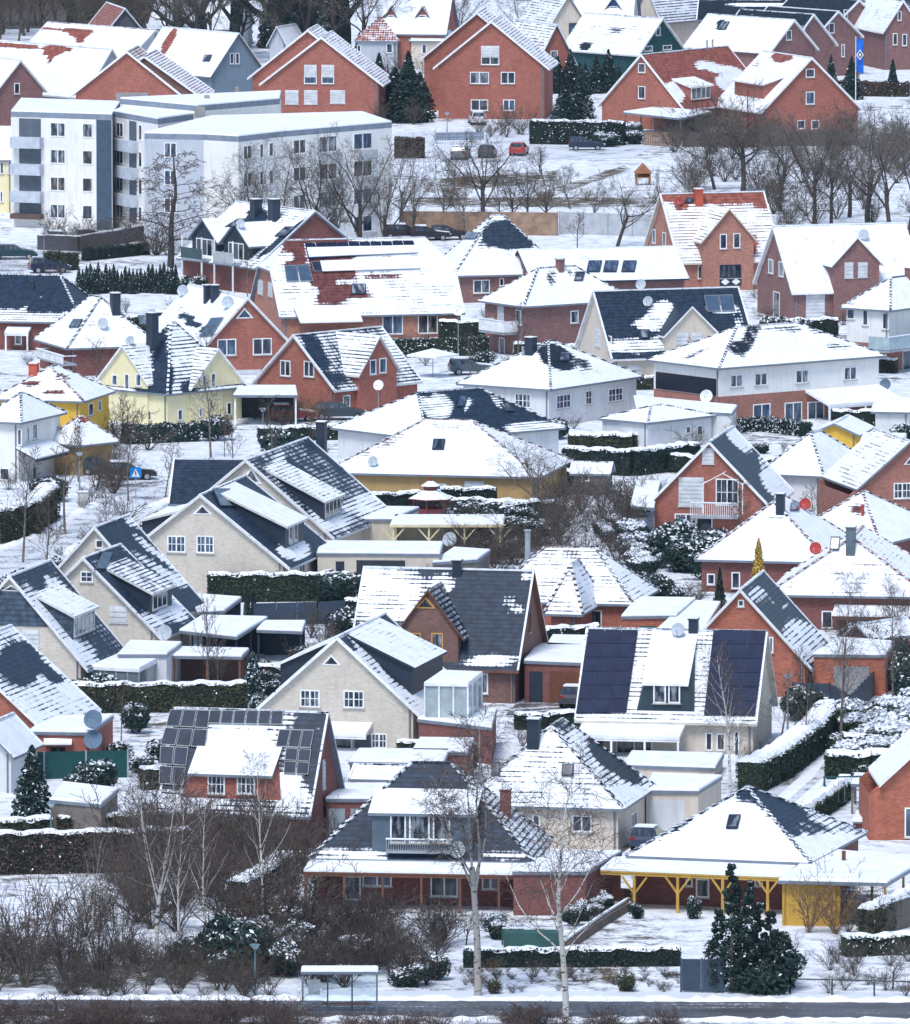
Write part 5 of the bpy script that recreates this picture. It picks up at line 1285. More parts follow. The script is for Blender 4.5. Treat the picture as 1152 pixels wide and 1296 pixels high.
r, L, z = fb('conservatory', 'glazed conservatory with snow roof on the slate-gabled house', [(104, 843), (176, 847), (206, 831), (140, 828)], 2.3, plain('conservatory_glass', (.16, .20, .22), .12), trim=WHITE(), cat='conservatory')
for i in range(6):
    p = L[0] + (L[1] - L[0]) * (i / 5); mb = MB(); mb.bar(p * 1.004 + Vector((0, 0, 0)), p * 1.004 + Vector((0, 0, z - .2)), .09, GREYP()); mb.build('mullion', r)
fb('garage', 'flat-roofed garage behind the glazed conservatory', [(150, 828), (211, 828), (229, 814), (165, 812)], 2.7, 'light')
r, L, z = fb('garage', 'brick flat-roofed annex with two large grey dishes, left edge', [(37, 926), (113, 927), (143, 906), (60, 908)], 2.7, 'red')
on_wall(r, L[0], L[1], .36, .60, .6, 1.7, glass(0), 'window'); mb = MB(); p = L[0] + (L[1] - L[0]) * .48; mb.prism([p + Vector((-.9, -.7, 1.95)), p + Vector((.9, -.7, 1.95)), p + Vector((.9, 0, 2.2)), p + Vector((-.9, 0, 2.2))], (0, 0, .1), snow_mat()); mb.build('porch_roof', r)
for zz in (3.6, 2.3):
    mb = MB(); p = L[1] + Vector((-.0, -.35, 0)) + Vector((.25, 0, 0)); make_dish(mb, p + Vector((0, 0, zz)), Vector((-.25, -.9, .3)).normalized(), .62, plain('blue_dish', (.12, .18, .26))); mb.tube(p + Vector((0, .15, zz - .5)), p + Vector((0, .15, zz)), .04, .04, GREYP(), 6); mb.build('satellite_dish', r)
fb('shed', 'long grey garden shed behind the small dark conifer', [(64, 1012), (128, 1018), (149, 999), (80, 991)], 2.0, 'woodg', cat='shed')
r, L, z = fb('garage', 'brick garage with brown sectional door right of the red-gabled brown house', [(664, 836), (740, 839), (744, 818), (682, 815)], 2.8, 'dark')
on_wall(r, L[0], L[1], .42, .95, 0, 2.15, plain('brown_door', (.15, .055, .03)), 'garage_door'); on_wall(r, L[0], L[1], .08, .3, 0, 2.1, DARKG(), 'door')
fb('garage', 'second flat roof behind the brown-doored brick garage', [(692, 818), (742, 818), (744, 806), (700, 805)], 2.8, 'red')
r, L, z = fb('garage', 'orange brick garage under clean snow right of the flue bungalow', [(787, 780), (856, 779), (880, 758), (806, 757)], 2.6, 'orange'); on_wall(r, L[0], L[1], .33, .62, 1.0, 1.9, plain('green_frame', (.03, .10, .09)), 'window')
fb('garage', 'low orange outbuilding with tiled snow roof directly left of the orange gable', [(832, 797), (890, 799), (912, 763), (872, 761)], 2.4, 'orange', trim=plain('red_edge', (.22, .06, .05)))
r, L, z = fb('garage', 'cream garage with white sectional door behind the yellow-post bungalow', [(818, 1000), (884, 1001), (913, 983), (826, 980)], 2.6, 'sand'); on_wall(r, L[0], L[1], .06, .74, 0, 2.0, plaster((.62, .64, .66)), 'garage_door')
r, L, z = fb('garage', 'brick garage with two grey doors beside the solar-roofed brick house', [(413, 1011), (475, 1011), (490, 993), (436, 993)], 2.6, 'dark')
for u0 in (.0, .45): on_wall(r, L[0], L[1], u0 + .05, u0 + .38, 0, 2.0, plain('grey_door', (.28, .33, .36)), 'garage_door')
r, L, z = fb('outside_lamp_canopy' if False else 'garage', 'low brick garage roof below the triangle-window house', [(443, 964), (560, 966), (568, 950), (455, 949)], 2.4, 'dark')
fb('garage', 'upper brick garage roof behind the lower one, right of the triangle-window house', [(522, 951), (592, 952), (600, 936), (532, 935)], 2.4, 'dark')
g = House('garden_shed', 'small white garden shed with sloping roof beside the dark front house', 478, 512, 526, 985, 1.9, 968, 10, 'X', D=3.4, W=3.2, wall='light', tile='black', ov=.25, cov=.98, row=0, cat='shed'); g.win('f', 486, 986, 508, 1000, 'w', kind=1)
r, L, z = fb('roof_terrace', 'brick terrace block below the glass sunroom', [(530, 910), (622, 921), (628, 898), (556, 894)], 2.4, 'dark', cat='terrace')
r, L, z = fb('sunroom', 'white-framed glass sunroom on the terrace of the triangle-window house', [(538, 864), (592, 865), (610, 851), (560, 849)], 4.8, plain('sunroom_glass', (.34, .40, .42), .1), trim=WHITE(), cat='sunroom', snow=.08)
for e in range(4):
    a, b = L[e], L[(e + 1) % 4]
    for i in range(3):
        p = a + (b - a) * (i / 3); mb = MB(); mb.bar(p * 1.01 + Vector((0, 0, 2.4)), p * 1.01 + Vector((0, 0, z - .2)), .1, WHITE()); mb.build('mullion', r)
r, L, z = fb('outbuilding', 'orange brick wing with grey sliding gate on the orange gabled house', [(1030, 828), (1120, 829), (1131, 813), (1062, 808)], 2.8, 'orange', cat='outbuilding'); on_wall(r, L[0], L[1], .28, .78, 0, 2.0, plain('sheet_metal', (.27, .27, .27)), 'gate')
g = House('shed', 'small gabled outhouse with snow roof behind the orange brick wing', 1072, 1102, 1128, 806, 1.9, 790, 40, 'Y', D=5, wall='dark', tile='black', ov=.3, cov=.97, row=0, cat='shed')
fb('garage', 'dark brick garage under flat snow, right end of the dark front house', [(650, 1103), (742, 1103), (786, 1079), (702, 1078)], 2.6, 'dark')
YT = plain('yellow_timber', (.48, .29, .06), .6)
r, L, z = fb('carport', 'yellow timber car port under broad flat snow roof, right foreground', [(988, 1114), (1122, 1117), (1170, 1088), (1040, 1076)], 2.7, 'woody', cat='carport', open_=True, posts=3, pm=YT, ov=.25)
on_wall(r, L[0], L[1], .02, .56, 0, 2.4, plain('yellow_boards', (.52, .31, .05), .6), 'wall', off=-.3); mb = MB(); mb.tube(L[3] * .3 + Vector((0, 0, z)), L[3] * .3 + Vector((0, 0, z + .7)), .12, .12, WOODB(), 8); mb.build('flue_pipe', r)
g = House('shed', 'yellow-fronted shed with low snow gable beyond the hedge, right', 1029, 1084, 1096, 548, 1.9, 535, 12, 'Y', D=6, wall='yellow', tile='black', ov=.35, cov=.98, row=0, cat='shed')
r, L, z = fb('summer_house', 'glazed summer house with snow roof near the right edge', [(1087, 564), (1140, 564), (1147, 550), (1093, 549)], 2.3, plain('sunroom_glass', (.34, .40, .42), .1), trim=WHITE(), cat='summer house')
for i in range(5):
    p = L[0] + (L[1] - L[0]) * (i / 4); mb = MB(); mb.bar(p * 1.01, p * 1.01 + Vector((0, 0, z - .2)), .12, WHITE()); mb.build('post', r)
fb('garage', 'flat snow-covered garage below the glazed summer house', [(1078, 588), (1128, 588), (1140, 573), (1082, 571)], 2.6, 'light')
fb('carport', 'slim snow-roofed shelter left of the red balcony house', [(798, 640), (828, 643), (836, 610), (806, 610)], 2.4, 'woodg', cat='shelter', open_=True, posts=2)
g = House('playhouse', 'tiny snow-capped garden house among bare bushes right of the ochre bungalow', 731, 768, 778, 598, 1.8, 585, 8, 'X', D=2.6, W=2.6, wall='woodg', tile='black', ov=.2, cov=.98, row=0, cat='garden house'); g.win('f', 736, 600, 746, 609, 'p', kind=1)
g = House('shed', 'shed with snow roof at the right edge below the two-tone house', 1108, 1150, 1162, 520, 2.4, 505, 10, 'X', D=5, wall='light', tile='black', ov=.3, cov=.98, row=0, cat='shed')
fb('garage', 'cream garage with snow roof and raised flower bed before the navy solar house', [(790, 968), (905, 972), (915, 955), (800, 952)], .9, 'sand', cat='raised bed')
g = House('house', 'low snow roof peeping in at the left edge under the half-bare roof', -50, 14, 27, 952, 2.6, 918, 14, 'Y', D=6, wall='light', tile='black', ov=.3, cov=.95, row=.2)
# red gazebo with snow
p = at(545, 655, 0); r = empty('gazebo', p, .3, 'red timber gazebo with tiered snow roof and spire', 'gazebo'); r.scale = (.85,) * 3; RD = plain('red_timber', (.17, .045, .045))
mb = MB()
for i in range(6):
    t = i * PI / 3; q = Vector((math.cos(t) * 1.6, math.sin(t) * 1.6, 0)); mb = MB(); mb.bar(q, q + Vector((0, 0, 1.9)), .14, RD); mb.build('post', r)
def cone(mb, r0, r1, z0, z1, m, n=6):
    for i in range(n):
        a, b = 2 * PI * i / n, 2 * PI * (i + 1) / n
        mb.face([(math.cos(a) * r0, math.sin(a) * r0, z0), (math.cos(b) * r0, math.sin(b) * r0, z0), (math.cos(b) * r1, math.sin(b) * r1, z1), (math.cos(a) * r1, math.sin(a) * r1, z1)], m)
mb = MB(); cone(mb, 2.1, .7, 1.8, 2.5, snow_mat()); cone(mb, .65, .65, 2.4, 2.95, RD); cone(mb, .95, .0, 2.9, 3.5, snow_mat()); cone(mb, .25, 0, 3.35, 3.9, RD); cone(mb, 2.15, 2.15, 1.7, 1.8, RD); mb.build('roof', r)
mb = MB(); cone(mb, 1.55, 1.55, 0, .9, RD); mb.build('railing', r)
# ------------------------------------------------------------------ vegetation
def bark_mat(kind):
    key = 'bark_' + kind
    if key in MATS: return MATS[key]
    t = NT(key); p = t.pos(); s = t.sep(p)
    if kind in ('birch', 'birchgrey'):
        n = t.noise(t.comb(t.math('MULTIPLY', s[0], 2.5), t.math('MULTIPLY', s[1], 2.5), t.math('MULTIPLY', s[2], 5)), 1.0, 3)
        m = t.fin(t.mix(t.ramp(n, .54, .66), (.60, .58, .54) if kind == 'birch' else (.36, .34, .32), (.06, .05, .045)), .8, .2)
    else:
        c = {'dark': (.065, .054, .050), 'brown': (.105, .088, .074), 'grey': (.155, .135, .118), 'red': (.115, .084, .074), 'tan': (.22, .14, .085), 'birchtwig': (.115, .088, .078)}[kind]
        n = t.noise(p, 4, 3)
        m = t.fin(t.mix(t.ramp(n, .3, .7), tuple(x * .6 for x in c), tuple(x * 1.4 for x in c)), .9, .15)
    MATS[key] = m; return m
class Tubes:
    def __init__(s): s.v = []; s.f = []
    def line(s, pts, rad, n):
        base = len(s.v)
        for k, p in enumerate(pts):
            d = (pts[min(k + 1, len(pts) - 1)] - pts[max(k - 1, 0)])
            if d.length < 1e-6: d = Vector((0, 0, 1))
            d.normalize(); up = Vector((0, 0, 1)) if abs(d.z) < .9 else Vector((1, 0, 0))
            x = d.cross(up).normalized(); y = x.cross(d)
            for i in range(n):
                t = 2 * PI * i / n; s.v.append(p + (x * math.cos(t) + y * math.sin(t)) * rad[k])
        for k in range(len(pts) - 1):
            for i in range(n):
                a = base + k * n + i; b = base + k * n + (i + 1) % n
                s.f.append((a, b, b + n, a + n))
    def mesh(s, name, mat):
        me = bpy.data.meshes.new(name); me.from_pydata([tuple(v) for v in s.v], [], s.f)
        me.materials.append(mat); me.polygons.foreach_set('use_smooth', [True] * len(s.f)); me.update(); return me
def rv(r): return Vector((r.gauss(0, 1), r.gauss(0, 1), r.gauss(0, 1)))
def grow(r, tb, lv, p, d, L, rad, level, spec):
    """one branch and its children; spec holds lists per level"""
    k = spec['seg'][level]; pts = [p.copy()]; rads = [rad]; d = d.normalized()
    for i in range(k):
        t = (i + 1) / k
        d = (d + rv(r) * spec['wob'][level] + Vector((0, 0, spec['trop'][level]))).normalized()
        p = p + d * (L / k); pts.append(p.copy()); rads.append(max(spec['rmin'], rad * (1 - t * spec['tap'][level])))
    (tb if level < spec['split'] else lv).line(pts, rads, (7, 4, 3, 3, 3)[level])
    if level + 1 >= len(spec['n']): return
    n = spec['n'][level + 1]; s0 = spec['start'][level]
    az = r.random() * 6.28
    for i in range(n):
        t = s0 + (1 - s0) * (i + r.random() * .9) / n
        t = min(t, .999); j = min(int(t * k), k - 1); f = t * k - j
        q = pts[j].lerp(pts[j + 1], f); dd = (pts[j + 1] - pts[j]).normalized()
        az += 2.4 + r.uniform(-.5, .5)
        up = Vector((0, 0, 1)) if abs(dd.z) < .9 else Vector((1, 0, 0))
        x = dd.cross(up).normalized(); y = x.cross(dd)
        an = spec['ang'][level + 1] * r.uniform(.7, 1.25)
        nd = dd * math.cos(an) + (x * math.cos(az) + y * math.sin(az)) * math.sin(an)
        rr = rads[j] * spec['rr'][level + 1] * r.uniform(.7, 1)
        LL = L * spec['lr'][level + 1] * r.uniform(.65, 1.15) * (1 - spec['cone'][level] * (t - s0) / max(.01, 1 - s0))
        grow(r, tb, lv, q, nd, LL, max(spec['rmin'], rr), level + 1, spec)
SPEC = {
 'birch': dict(H=12, r=.17, n=[1, 22, 9, 7], seg=[10, 6, 4, 3], wob=[.05, .10, .14, .16], trop=[.03, .05, -.06, -.16], tap=[.88, .8, .7, .5], start=[.24, .25, .15], ang=[0, .70, .75, .7], rr=[1, .42, .5, .55], lr=[1, .42, .50, .62], cone=[.6, .4, .3], rmin=.009, split=2, bark='birch', twig='birchtwig'),
 'oak': dict(H=3.6, r=.17, n=[1, 7, 7, 6, 5], seg=[4, 6, 5, 4, 3], wob=[.06, .16, .2, .22, .24], trop=[.05, .06, .05, .04, .0], tap=[.3, .72, .72, .65, .5], start=[.45, .22, .2, .15], ang=[0, .72, .72, .75, .75], rr=[1, .55, .48, .5, .55], lr=[1, 1.3, .46, .55, .55], cone=[.1, .35, .3, .2], rmin=.008, split=2, bark='dark', twig='brown'),
 'fork': dict(H=5.2, r=.135, n=[1, 5, 12, 8, 7], seg=[8, 9, 5, 4, 3], wob=[.03, .07, .13, .15, .16], trop=[.04, .10, .03, -.06, -.14], tap=[.3, .85, .75, .6, .5], start=[.72, .15, .2, .15], ang=[0, .33, .7, .75, .7], rr=[1, .62, .33, .45, .55], lr=[1, 1.25, .40, .48, .62], cone=[.1, .5, .4, .3], rmin=.0065, split=3, bark='birch', twig='birchtwig'),
 'larch': dict(H=10, r=.2, n=[1, 26, 9, 5], seg=[8, 6, 4, 3], wob=[.06, .14, .18, .2], trop=[.03, -.02, -.10, -.2], tap=[.85, .75, .6, .5], start=[.2, .2, .15], ang=[0, 1.15, .8, .7], rr=[1, .4, .5, .6], lr=[1, .42, .40, .5], cone=[.6, .3, .2], rmin=.016, split=2, bark='dark', twig='red'),
 'young': dict(H=6, r=.075, n=[1, 18, 6, 3], seg=[8, 5, 4, 3], wob=[.03, .09, .13, .15], trop=[.03, .09, .07, .05], tap=[.82, .75, .6, .5], start=[.34, .2, .2], ang=[0, .75, .65, .6], rr=[1, .4, .55, .6], lr=[1, .32, .5, .55], cone=[.5, .3, .3], rmin=.010, split=1, bark='grey', twig='brown'),
 'shrub': dict(H=.3, r=.034, n=[1, 13, 6, 5], seg=[1, 6, 4, 3], wob=[.02, .12, .18, .2], trop=[0, .06, .05, .02], tap=[.1, .7, .6, .5], start=[.1, .2, .2], ang=[0, .55, .6, .65], rr=[1, .7, .55, .6], lr=[1, 7.5, .40, .5], cone=[.2, .3, .3], rmin=.0065, split=2, bark='brown', twig='brown'),
}
def tree_mesh(kind, seed, bark=None, twig=None):
    sp = SPEC[kind]; r = random.Random(seed); tb, lv = Tubes(), Tubes()
    grow(r, tb, lv, Vector((0, 0, -.2)), Vector((r.uniform(-.05, .05), r.uniform(-.05, .05), 1)), sp['H'], sp['r'], 0, sp)
    top = max(v.z for v in lv.v)
    return tb.mesh(kind + '_trunk', bark_mat(bark or sp['bark'])), lv.mesh(kind + '_twigs', bark_mat(twig or sp['twig'])), top
TM = {}
def plant(name, mesh_key, x, y, hpx, label, cat='tree', group=None, rot=None, wide=1.0, z=0.0):
    kind, seed, bark, twig = mesh_key
    if mesh_key not in TM: TM[mesh_key] = tree_mesh(*mesh_key)
    tm, lm, top = TM[mesh_key]
    p = at(x, y, z); hh = hpx / scl(y) / math.cos(DEL); s = hh / top
    o = empty(name, p, rot if rot is not None else rng.random() * 6.28, label, cat, group); o.scale = (s * wide, s * wide, s)
    link(bpy.data.objects.new('trunk' if kind != 'shrub' else 'stem', tm), o); link(bpy.data.objects.new('crown' if kind != 'shrub' else 'twigs', lm), o)
    return o
BI = lambda s: ('birch', s, None, None)
OK = lambda s, b='dark', t='grey': ('oak', s, b, t)
LA = lambda s: ('larch', s, None, None)
YO = lambda s, b='grey', t='brown': ('young', s, b, t)
SH = lambda s, b='brown', t='brown': ('shrub', s, b, t)
# foreground birches
plant('birch_tree', ('fork', 3, None, None), 197, 1228, 275, 'leaning white birch with forked trunk in the thicket, left foreground')
plant('birch_tree', ('fork', 5, 'birchgrey', None), 605, 1260, 372, 'tall grey-barked birch in front of the glazed loggia house', wide=1.15)
plant('birch_tree', BI(3), 716, 1291, 368, 'tall white birch at the roadside right of the grey-barked one')
plant('birch_tree', BI(4), 924, 1003, 200, 'slender white birch in front of the navy solar roof', wide=.85)
plant('birch_tree', ('birch', 5, 'grey', None), 1063, 952, 238, 'slim bare street birch beside the orange brick wing', wide=.75)
plant('birch_tree', ('birch', 6, 'grey', None), 1130, 905, 178, 'slim bare birch beside the street at the right edge', wide=.8)
plant('young_tree', YO(1), 265, 898, 150, 'thin pruned tree in front of the long clipped hedge', wide=.8)
plant('young_tree', YO(2), 83, 676, 140, 'bare young street tree beside the street lamp, left', wide=1.1)
plant('young_tree', YO(3), 29, 712, 150, 'bare young tree before the dark hedge at the left edge')
plant('young_tree', YO(2), 163, 634, 100, 'bare young street tree left of the blue crossing sign', wide=.9)
plant('young_tree', YO(1), 58, 745, 125, 'bare young tree by the snowy verge near the slate gable', wide=1.2)
plant('young_tree', YO(3), 209, 632, 75, 'small bare tree by the bend of the street', wide=1.5)
plant('young_tree', YO(4, 'grey', 'grey'), 267, 580, 112, 'pale bare tree in front of the cream twin-gabled house', wide=1.3)
plant('young_tree', YO(4), 284, 578, 60, 'small bare tree right of the pale one, before the cream house')
plant('young_tree', YO(1), 136, 712, 100, 'bare sapling beside the cream semi-detached pair', wide=1.0)
plant('young_tree', YO(2, 'grey', 'grey'), 156, 543, 52, 'bare sapling against the cream twin-gabled house wall')
for i, (x, y, hh, w_, lab) in enumerate(((262, 1192, 205, .7, 'thin pale birch in the thicket right of the forked birch'), (333, 1160, 215, .65, 'thin pale birch beside the corner of the solar-roofed brick house'), (118, 1215, 180, .7, 'thin pale birch on the snowy slope left of the forked birch'), (226, 1205, 235, .6, 'slender birch stem just right of the forked birch'))):
    plant('birch_tree', ('birch', 14 + i, None, None), x, y, hh, lab, wide=w_)
# around the flats
plant('larch_tree', LA(1), 216, 338, 148, 'dark crooked larch with drooping branches before the flats', wide=1.65)
for i, (x, y, hh, w_, lab) in enumerate(((318, 338, 160, 1.0, 'weeping bare birch at the corner of the flats'), (352, 340, 165, 1.0, 'weeping bare birch before the middle windows of the flats'), (62, 335, 70, .8, 'small bare tree by the dark station wagon'))):
    plant('birch_tree', ('birch', 7 + i, 'brown', 'birchtwig'), x, y, hh, lab, wide=w_)
for i, (x, y, hh, w_, lab) in enumerate(((404, 338, 175, .85, 'dark bare tree before the right part of the flats'), (455, 336, 180, .9, 'dark bare tree before the last windows of the flats'), (486, 334, 160, .8, 'dark bare tree at the right corner of the flats'),
     (523, 305, 115, .8, 'bent bare tree beside the snow-topped parked cars'), (612, 292, 130, 1.05, 'wide dark bare tree before the brown bank'), (648, 290, 85, .9, 'smaller bare tree right of the wide one by the bank'), (692, 290, 80, 1.2, 'spreading bare tree before the brown bank end'),
     (781, 312, 100, 1.25, 'round bare tree left of the red-topped house'), (508, 295, 130, .7, 'thin bare tree between flats and parked cars'))):
    plant('bare_tree', OK(20 + i % 5), x, y, hh, lab, wide=w_)
for i, (x, y, hh, w_, lab) in enumerate(((940, 243, 145, 1.15, 'broad multi-stemmed bare tree before the brick farm pair'), (905, 240, 105, 1.0, 'lower bare tree left of the broad multi-stemmed one'), (985, 262, 120, .9, 'bare tree with upright limbs above the red-topped house'),
     (1030, 285, 170, .8, 'tall thin bare tree before the right brick gable'), (1052, 285, 150, .8, 'tall bare tree right of the thin one before the gable'), (1098, 285, 160, 1.1, 'dense bare tree with leaning trunk at the right edge of the meadow'), (1128, 300, 170, .9, 'dark bare tree at the right edge above the white-roofed house'), (1150, 298, 150, .8, 'outermost bare tree cut by the right edge of the meadow'), (1075, 275, 120, 1.1, 'shrubby bare tree between the tall ones, right of the meadow'))):
    plant('bare_tree', OK(20 + (i * 2) % 5), x, y, hh, lab, wide=w_)
for i, (x, y, hh, w_) in enumerate(((336, 340, 170, .7), (428, 338, 175, .7))):
    plant('bare_tree', ('oak', 20 + (i + 2) % 5, 'grey', 'brown'), x, y, hh, 'slender twiggy tree of the row in front of the flats', wide=w_, group='slender trees before the flats')
for i, (x, y, hh, w_) in enumerate(((560, 294, 95, .8), (588, 300, 100, .8), (668, 288, 90, .9), (722, 264, 60, 1.0), (748, 288, 75, .9), (842, 300, 90, .8), (632, 285, 70, .9), (575, 240, 60, 1.0), (690, 235, 55, 1.0), (868, 262, 80, 1.0))):
    plant('bare_tree', ('oak', 20 + (i * 3) % 5, 'grey', 'brown'), x, y, hh, 'small thin bare tree scattered on the snowy meadow', wide=w_, group='thin trees on the meadow')
# back: trees at the wood
k_ = 0
for i, (x, y, hh, w_) in enumerate(((215, 75, 130, .9), (248, 78, 150, .9), (270, 82, 170, .6), (345, 82, 190, .7), (380, 80, 200, 1.0), (425, 82, 200, 1.0), (460, 86, 150, .9), (300, 70, 130, .9), (550, 60, 80, 1), (575, 66, 85, 1), (690, 66, 100, 1.2), (660, 60, 80, 1), (708, 60, 90, .9))):
    plant('bare_tree', OK(20 + i % 5), x, y, hh, ('large dark bare tree near the wood beyond the flats' if x < 480 else 'dark bare tree among the roofs at the top centre'), wide=w_, group='bare trees beyond the flats' if x < 480 else 'bare trees among the top roofs')
for i in range(48):
    x = rng.uniform(-25, 225); y = rng.uniform(28, 60)
    plant('bare_tree', OK(20 + i % 5, 'brown', 'brown'), x, y, rng.uniform(75, 120), 'brown leafless tree of the wood at the top left', group='trees of the wood')
plant('bare_tree', OK(21), 700, 475, 130, 'thin bare tree far behind the bushes' , wide=.6) if False else None
plant('bare_tree', ('oak', 22, 'grey', 'grey'), 678, 652, 105, 'wide bare apple tree against the ochre bungalow', wide=1.5)
plant('young_tree', YO(3, 'grey', 'grey'), 820, 470, 72, 'bare twiggy tree before the cream house cross gable', wide=1.3)
plant('young_tree', YO(4, 'brown', 'red'), 731, 322, 58, 'small reddish bare tree by the white fence panels', wide=1.5)
plant('bare_tree', OK(23), 1130, 1252, 60, 'small bare fruit tree in the snowy garden, right foreground')
plant('bare_tree', OK(24), 590, 1196, 42, 'tiny bare fruit tree left of the low dark hedge')
SPEC['ivy'] = dict(SPEC['oak'], r=.42, rr=[1, .6, .5, .45, .5])
_c = NT('bark_ivy'); MATS['bark_ivy'] = _c.fin(_c.mix(_c.ramp(_c.noise(_c.pos(), 1.5, 4), .35, .65), (.012, .022, .020), (.045, .055, .045)), .9, .15)
for i, (x, y, hh, w_) in enumerate(((258, 72, 150, 1.1), (300, 74, 160, 1.0), (352, 78, 185, 1.1), (392, 80, 195, 1.0), (432, 80, 190, 1.1), (228, 66, 120, 1.0), (150, 50, 110, 1.0), (90, 45, 110, 1.0))):
    plant('ivy_clad_tree', ('ivy', 40 + i % 3, 'ivy', 'brown'), x, y, hh, 'thick dark ivy-clad bare tree at the edge of the wood', wide=w_, group='ivy-clad trees of the wood')
# ---- scrub that reads as one mass
import numpy as np
def scrub(name, lst, keys, label, seed=1):
    V = []; Fc = []; off = 0; r = random.Random(seed)
    for i, (x, y, hpx, w_) in enumerate(lst):
        k = keys[i % len(keys)]
        if k not in TM: TM[k] = tree_mesh(*k)
        tm, lm, top = TM[k]; p = at(x, y); s_ = hpx / scl(y) / top; a = r.random() * 6.28; ca, sa = math.cos(a), math.sin(a)
        for me in (tm, lm):
            n = len(me.vertices); co_ = np.empty(n * 3, dtype=np.float32); me.vertices.foreach_get('co', co_); co_ = co_.reshape(-1, 3)
            q = np.empty_like(co_); q[:, 0] = (co_[:, 0] * ca - co_[:, 1] * sa) * s_ * w_ + p.x; q[:, 1] = (co_[:, 0] * sa + co_[:, 1] * ca) * s_ * w_ + p.y; q[:, 2] = co_[:, 2] * s_
            li = np.empty(len(me.loops), dtype=np.int32); me.loops.foreach_get('vertex_index', li); V.append(q); Fc.append(li + off); off += n
    V = np.concatenate(V); Fc = np.concatenate(Fc); me = bpy.data.meshes.new(name); nf = len(Fc) // 4
    me.vertices.add(len(V)); me.vertices.foreach_set('co', V.ravel()); me.loops.add(len(Fc)); me.loops.foreach_set('vertex_index', Fc)
    me.polygons.add(nf); me.polygons.foreach_set('loop_start', np.arange(nf, dtype=np.int32) * 4)
    me.update(calc_edges=True); me.materials.append(bark_mat(keys[0][3] or 'brown')); return tag(link(bpy.data.objects.new(name, me)), label, None, None, 'stuff')
# ---- shrubs: every bush its own object
def bushes(lst, label, group, keys, name='shrub'):
    for i, (x, y, hh, w_) in enumerate(lst): plant(name, keys[i % len(keys)], x, y, hh, label, 'shrub', group, wide=w_)
BR = [SH(1), SH(2), SH(3, 'brown', 'red'), SH(4, 'grey', 'brown')]
def spread_px(n, x0, x1, y0, y1, h0, h1, w0=.9, w1=1.5, seed=1):
    r = random.Random(seed); return [(r.uniform(x0, x1), r.uniform(y0, y1), r.uniform(h0, h1), r.uniform(w0, w1)) for _ in range(n)]
bushes(spread_px(24, 95, 425, 1095, 1200, 70, 130, .9, 1.5, 3), 'tall brown leafless shrub in the thicket below the solar-roofed house', 'thicket shrubs left foreground', [SH(1), SH(3, 'brown', 'red'), SH(2, 'dark', 'brown')])
bushes([(130, 1250, 165, .7), (30, 1250, 170, .8), (155, 1215, 140, .6), (80, 1240, 150, .7), (0, 1245, 140, .8)], 'tall bare multi-stemmed bush on the snowy slope at the left', 'tall bushes left foreground', [SH(5, 'dark', 'brown'), SH(6, 'brown', 'red')])
scrub('bank_scrub', spread_px(95, -5, 345, 1210, 1264, 22, 60, 1.1, 1.8, 4), BR, 'low bare shrub on the bank above the road, left')
scrub('roadside_scrub', spread_px(80, -10, 360, 1290, 1312, 22, 44, 1.3, 2.4, 5) + spread_px(70, 340, 850, 1297, 1316, 16, 34, 1.3, 2.4, 55), [SH(3, 'brown', 'red'), SH(7, 'tan', 'tan'), SH(2)], 'low reddish roadside shrub along the bottom edge')
bushes(spread_px(20, 330, 560, 1180, 1248, 40, 80, 1.0, 1.6, 6), 'dense bare shrub behind the bus shelter', 'shrubs behind the bus shelter', BR)
bushes(spread_px(16, 590, 700, 690, 725, 40, 75, 1.1, 1.8, 8), 'reddish bare shrub between pergola and brown brick house', 'shrubs beside the pergola', [SH(3, 'brown', 'red'), SH(1)])
bushes(spread_px(22, 705, 835, 640, 735, 40, 85, .9, 1.5, 9), 'brown bare shrub in the wild garden left of the balcony house', 'wild garden shrubs', BR)
bushes(spread_px(14, 990, 1150, 1215, 1262, 20, 48, 1.0, 1.6, 10), 'small bare shrub by the road in the right foreground', 'small shrubs right foreground', BR)
bushes(spread_px(8, 1015, 1110, 1140, 1190, 50, 90, .9, 1.3, 11), 'brown leafless shrub beside the yellow car port', 'shrubs beside the yellow car port', [SH(3, 'brown', 'brown'), SH(7, 'tan', 'tan')])
bushes(spread_px(9, 590, 850, 1225, 1255, 12, 34, 1.0, 1.5, 12), 'little garden shrub poking out of the snowy bank', 'garden shrubs on the bank', [SH(7, 'tan', 'tan'), SH(4, 'grey', 'brown')])
bushes(spread_px(20, 60, 230, 296, 330, 20, 50, 1.0, 1.5, 13), 'reddish bare shrub along the wall before the flats', 'shrubs before the flats', [SH(3, 'brown', 'red'), SH(1)])
bushes(spread_px(14, 150, 290, 95, 125, 30, 55, 1.0, 1.4, 14), 'bare shrub between the upper roofs behind the flats', 'shrubs behind the flats', BR)
bushes(spread_px(12, 80, 155, 560, 625, 35, 70, .9, 1.4, 15), 'reddish bush beside the street at the yellow house', 'bushes at the yellow house', [SH(3, 'brown', 'red'), SH(1)])
scrub('brushwood', spread_px(50, 850, 1155, 172, 205, 25, 55, 1.1, 1.7, 16), BR, 'brown bare shrub of the hedge below the brick farm pair')
scrub('meadow_scrub', spread_px(44, 870, 1160, 205, 290, 25, 60, 1.0, 1.6, 17), BR, 'bare shrub at the edge of the snowy meadow')
scrub('dry_scrub', spread_px(10, 500, 860, 225, 262, 10, 24, 1.3, 2.2, 18), [SH(7, 'tan', 'tan'), SH(2)], 'low dry scrub on the snowy meadow')
bushes(spread_px(16, 440, 545, 110, 160, 30, 70, .9, 1.3, 19), 'bare shrub between the two tall brick pairs', 'shrubs between the brick pairs', BR)
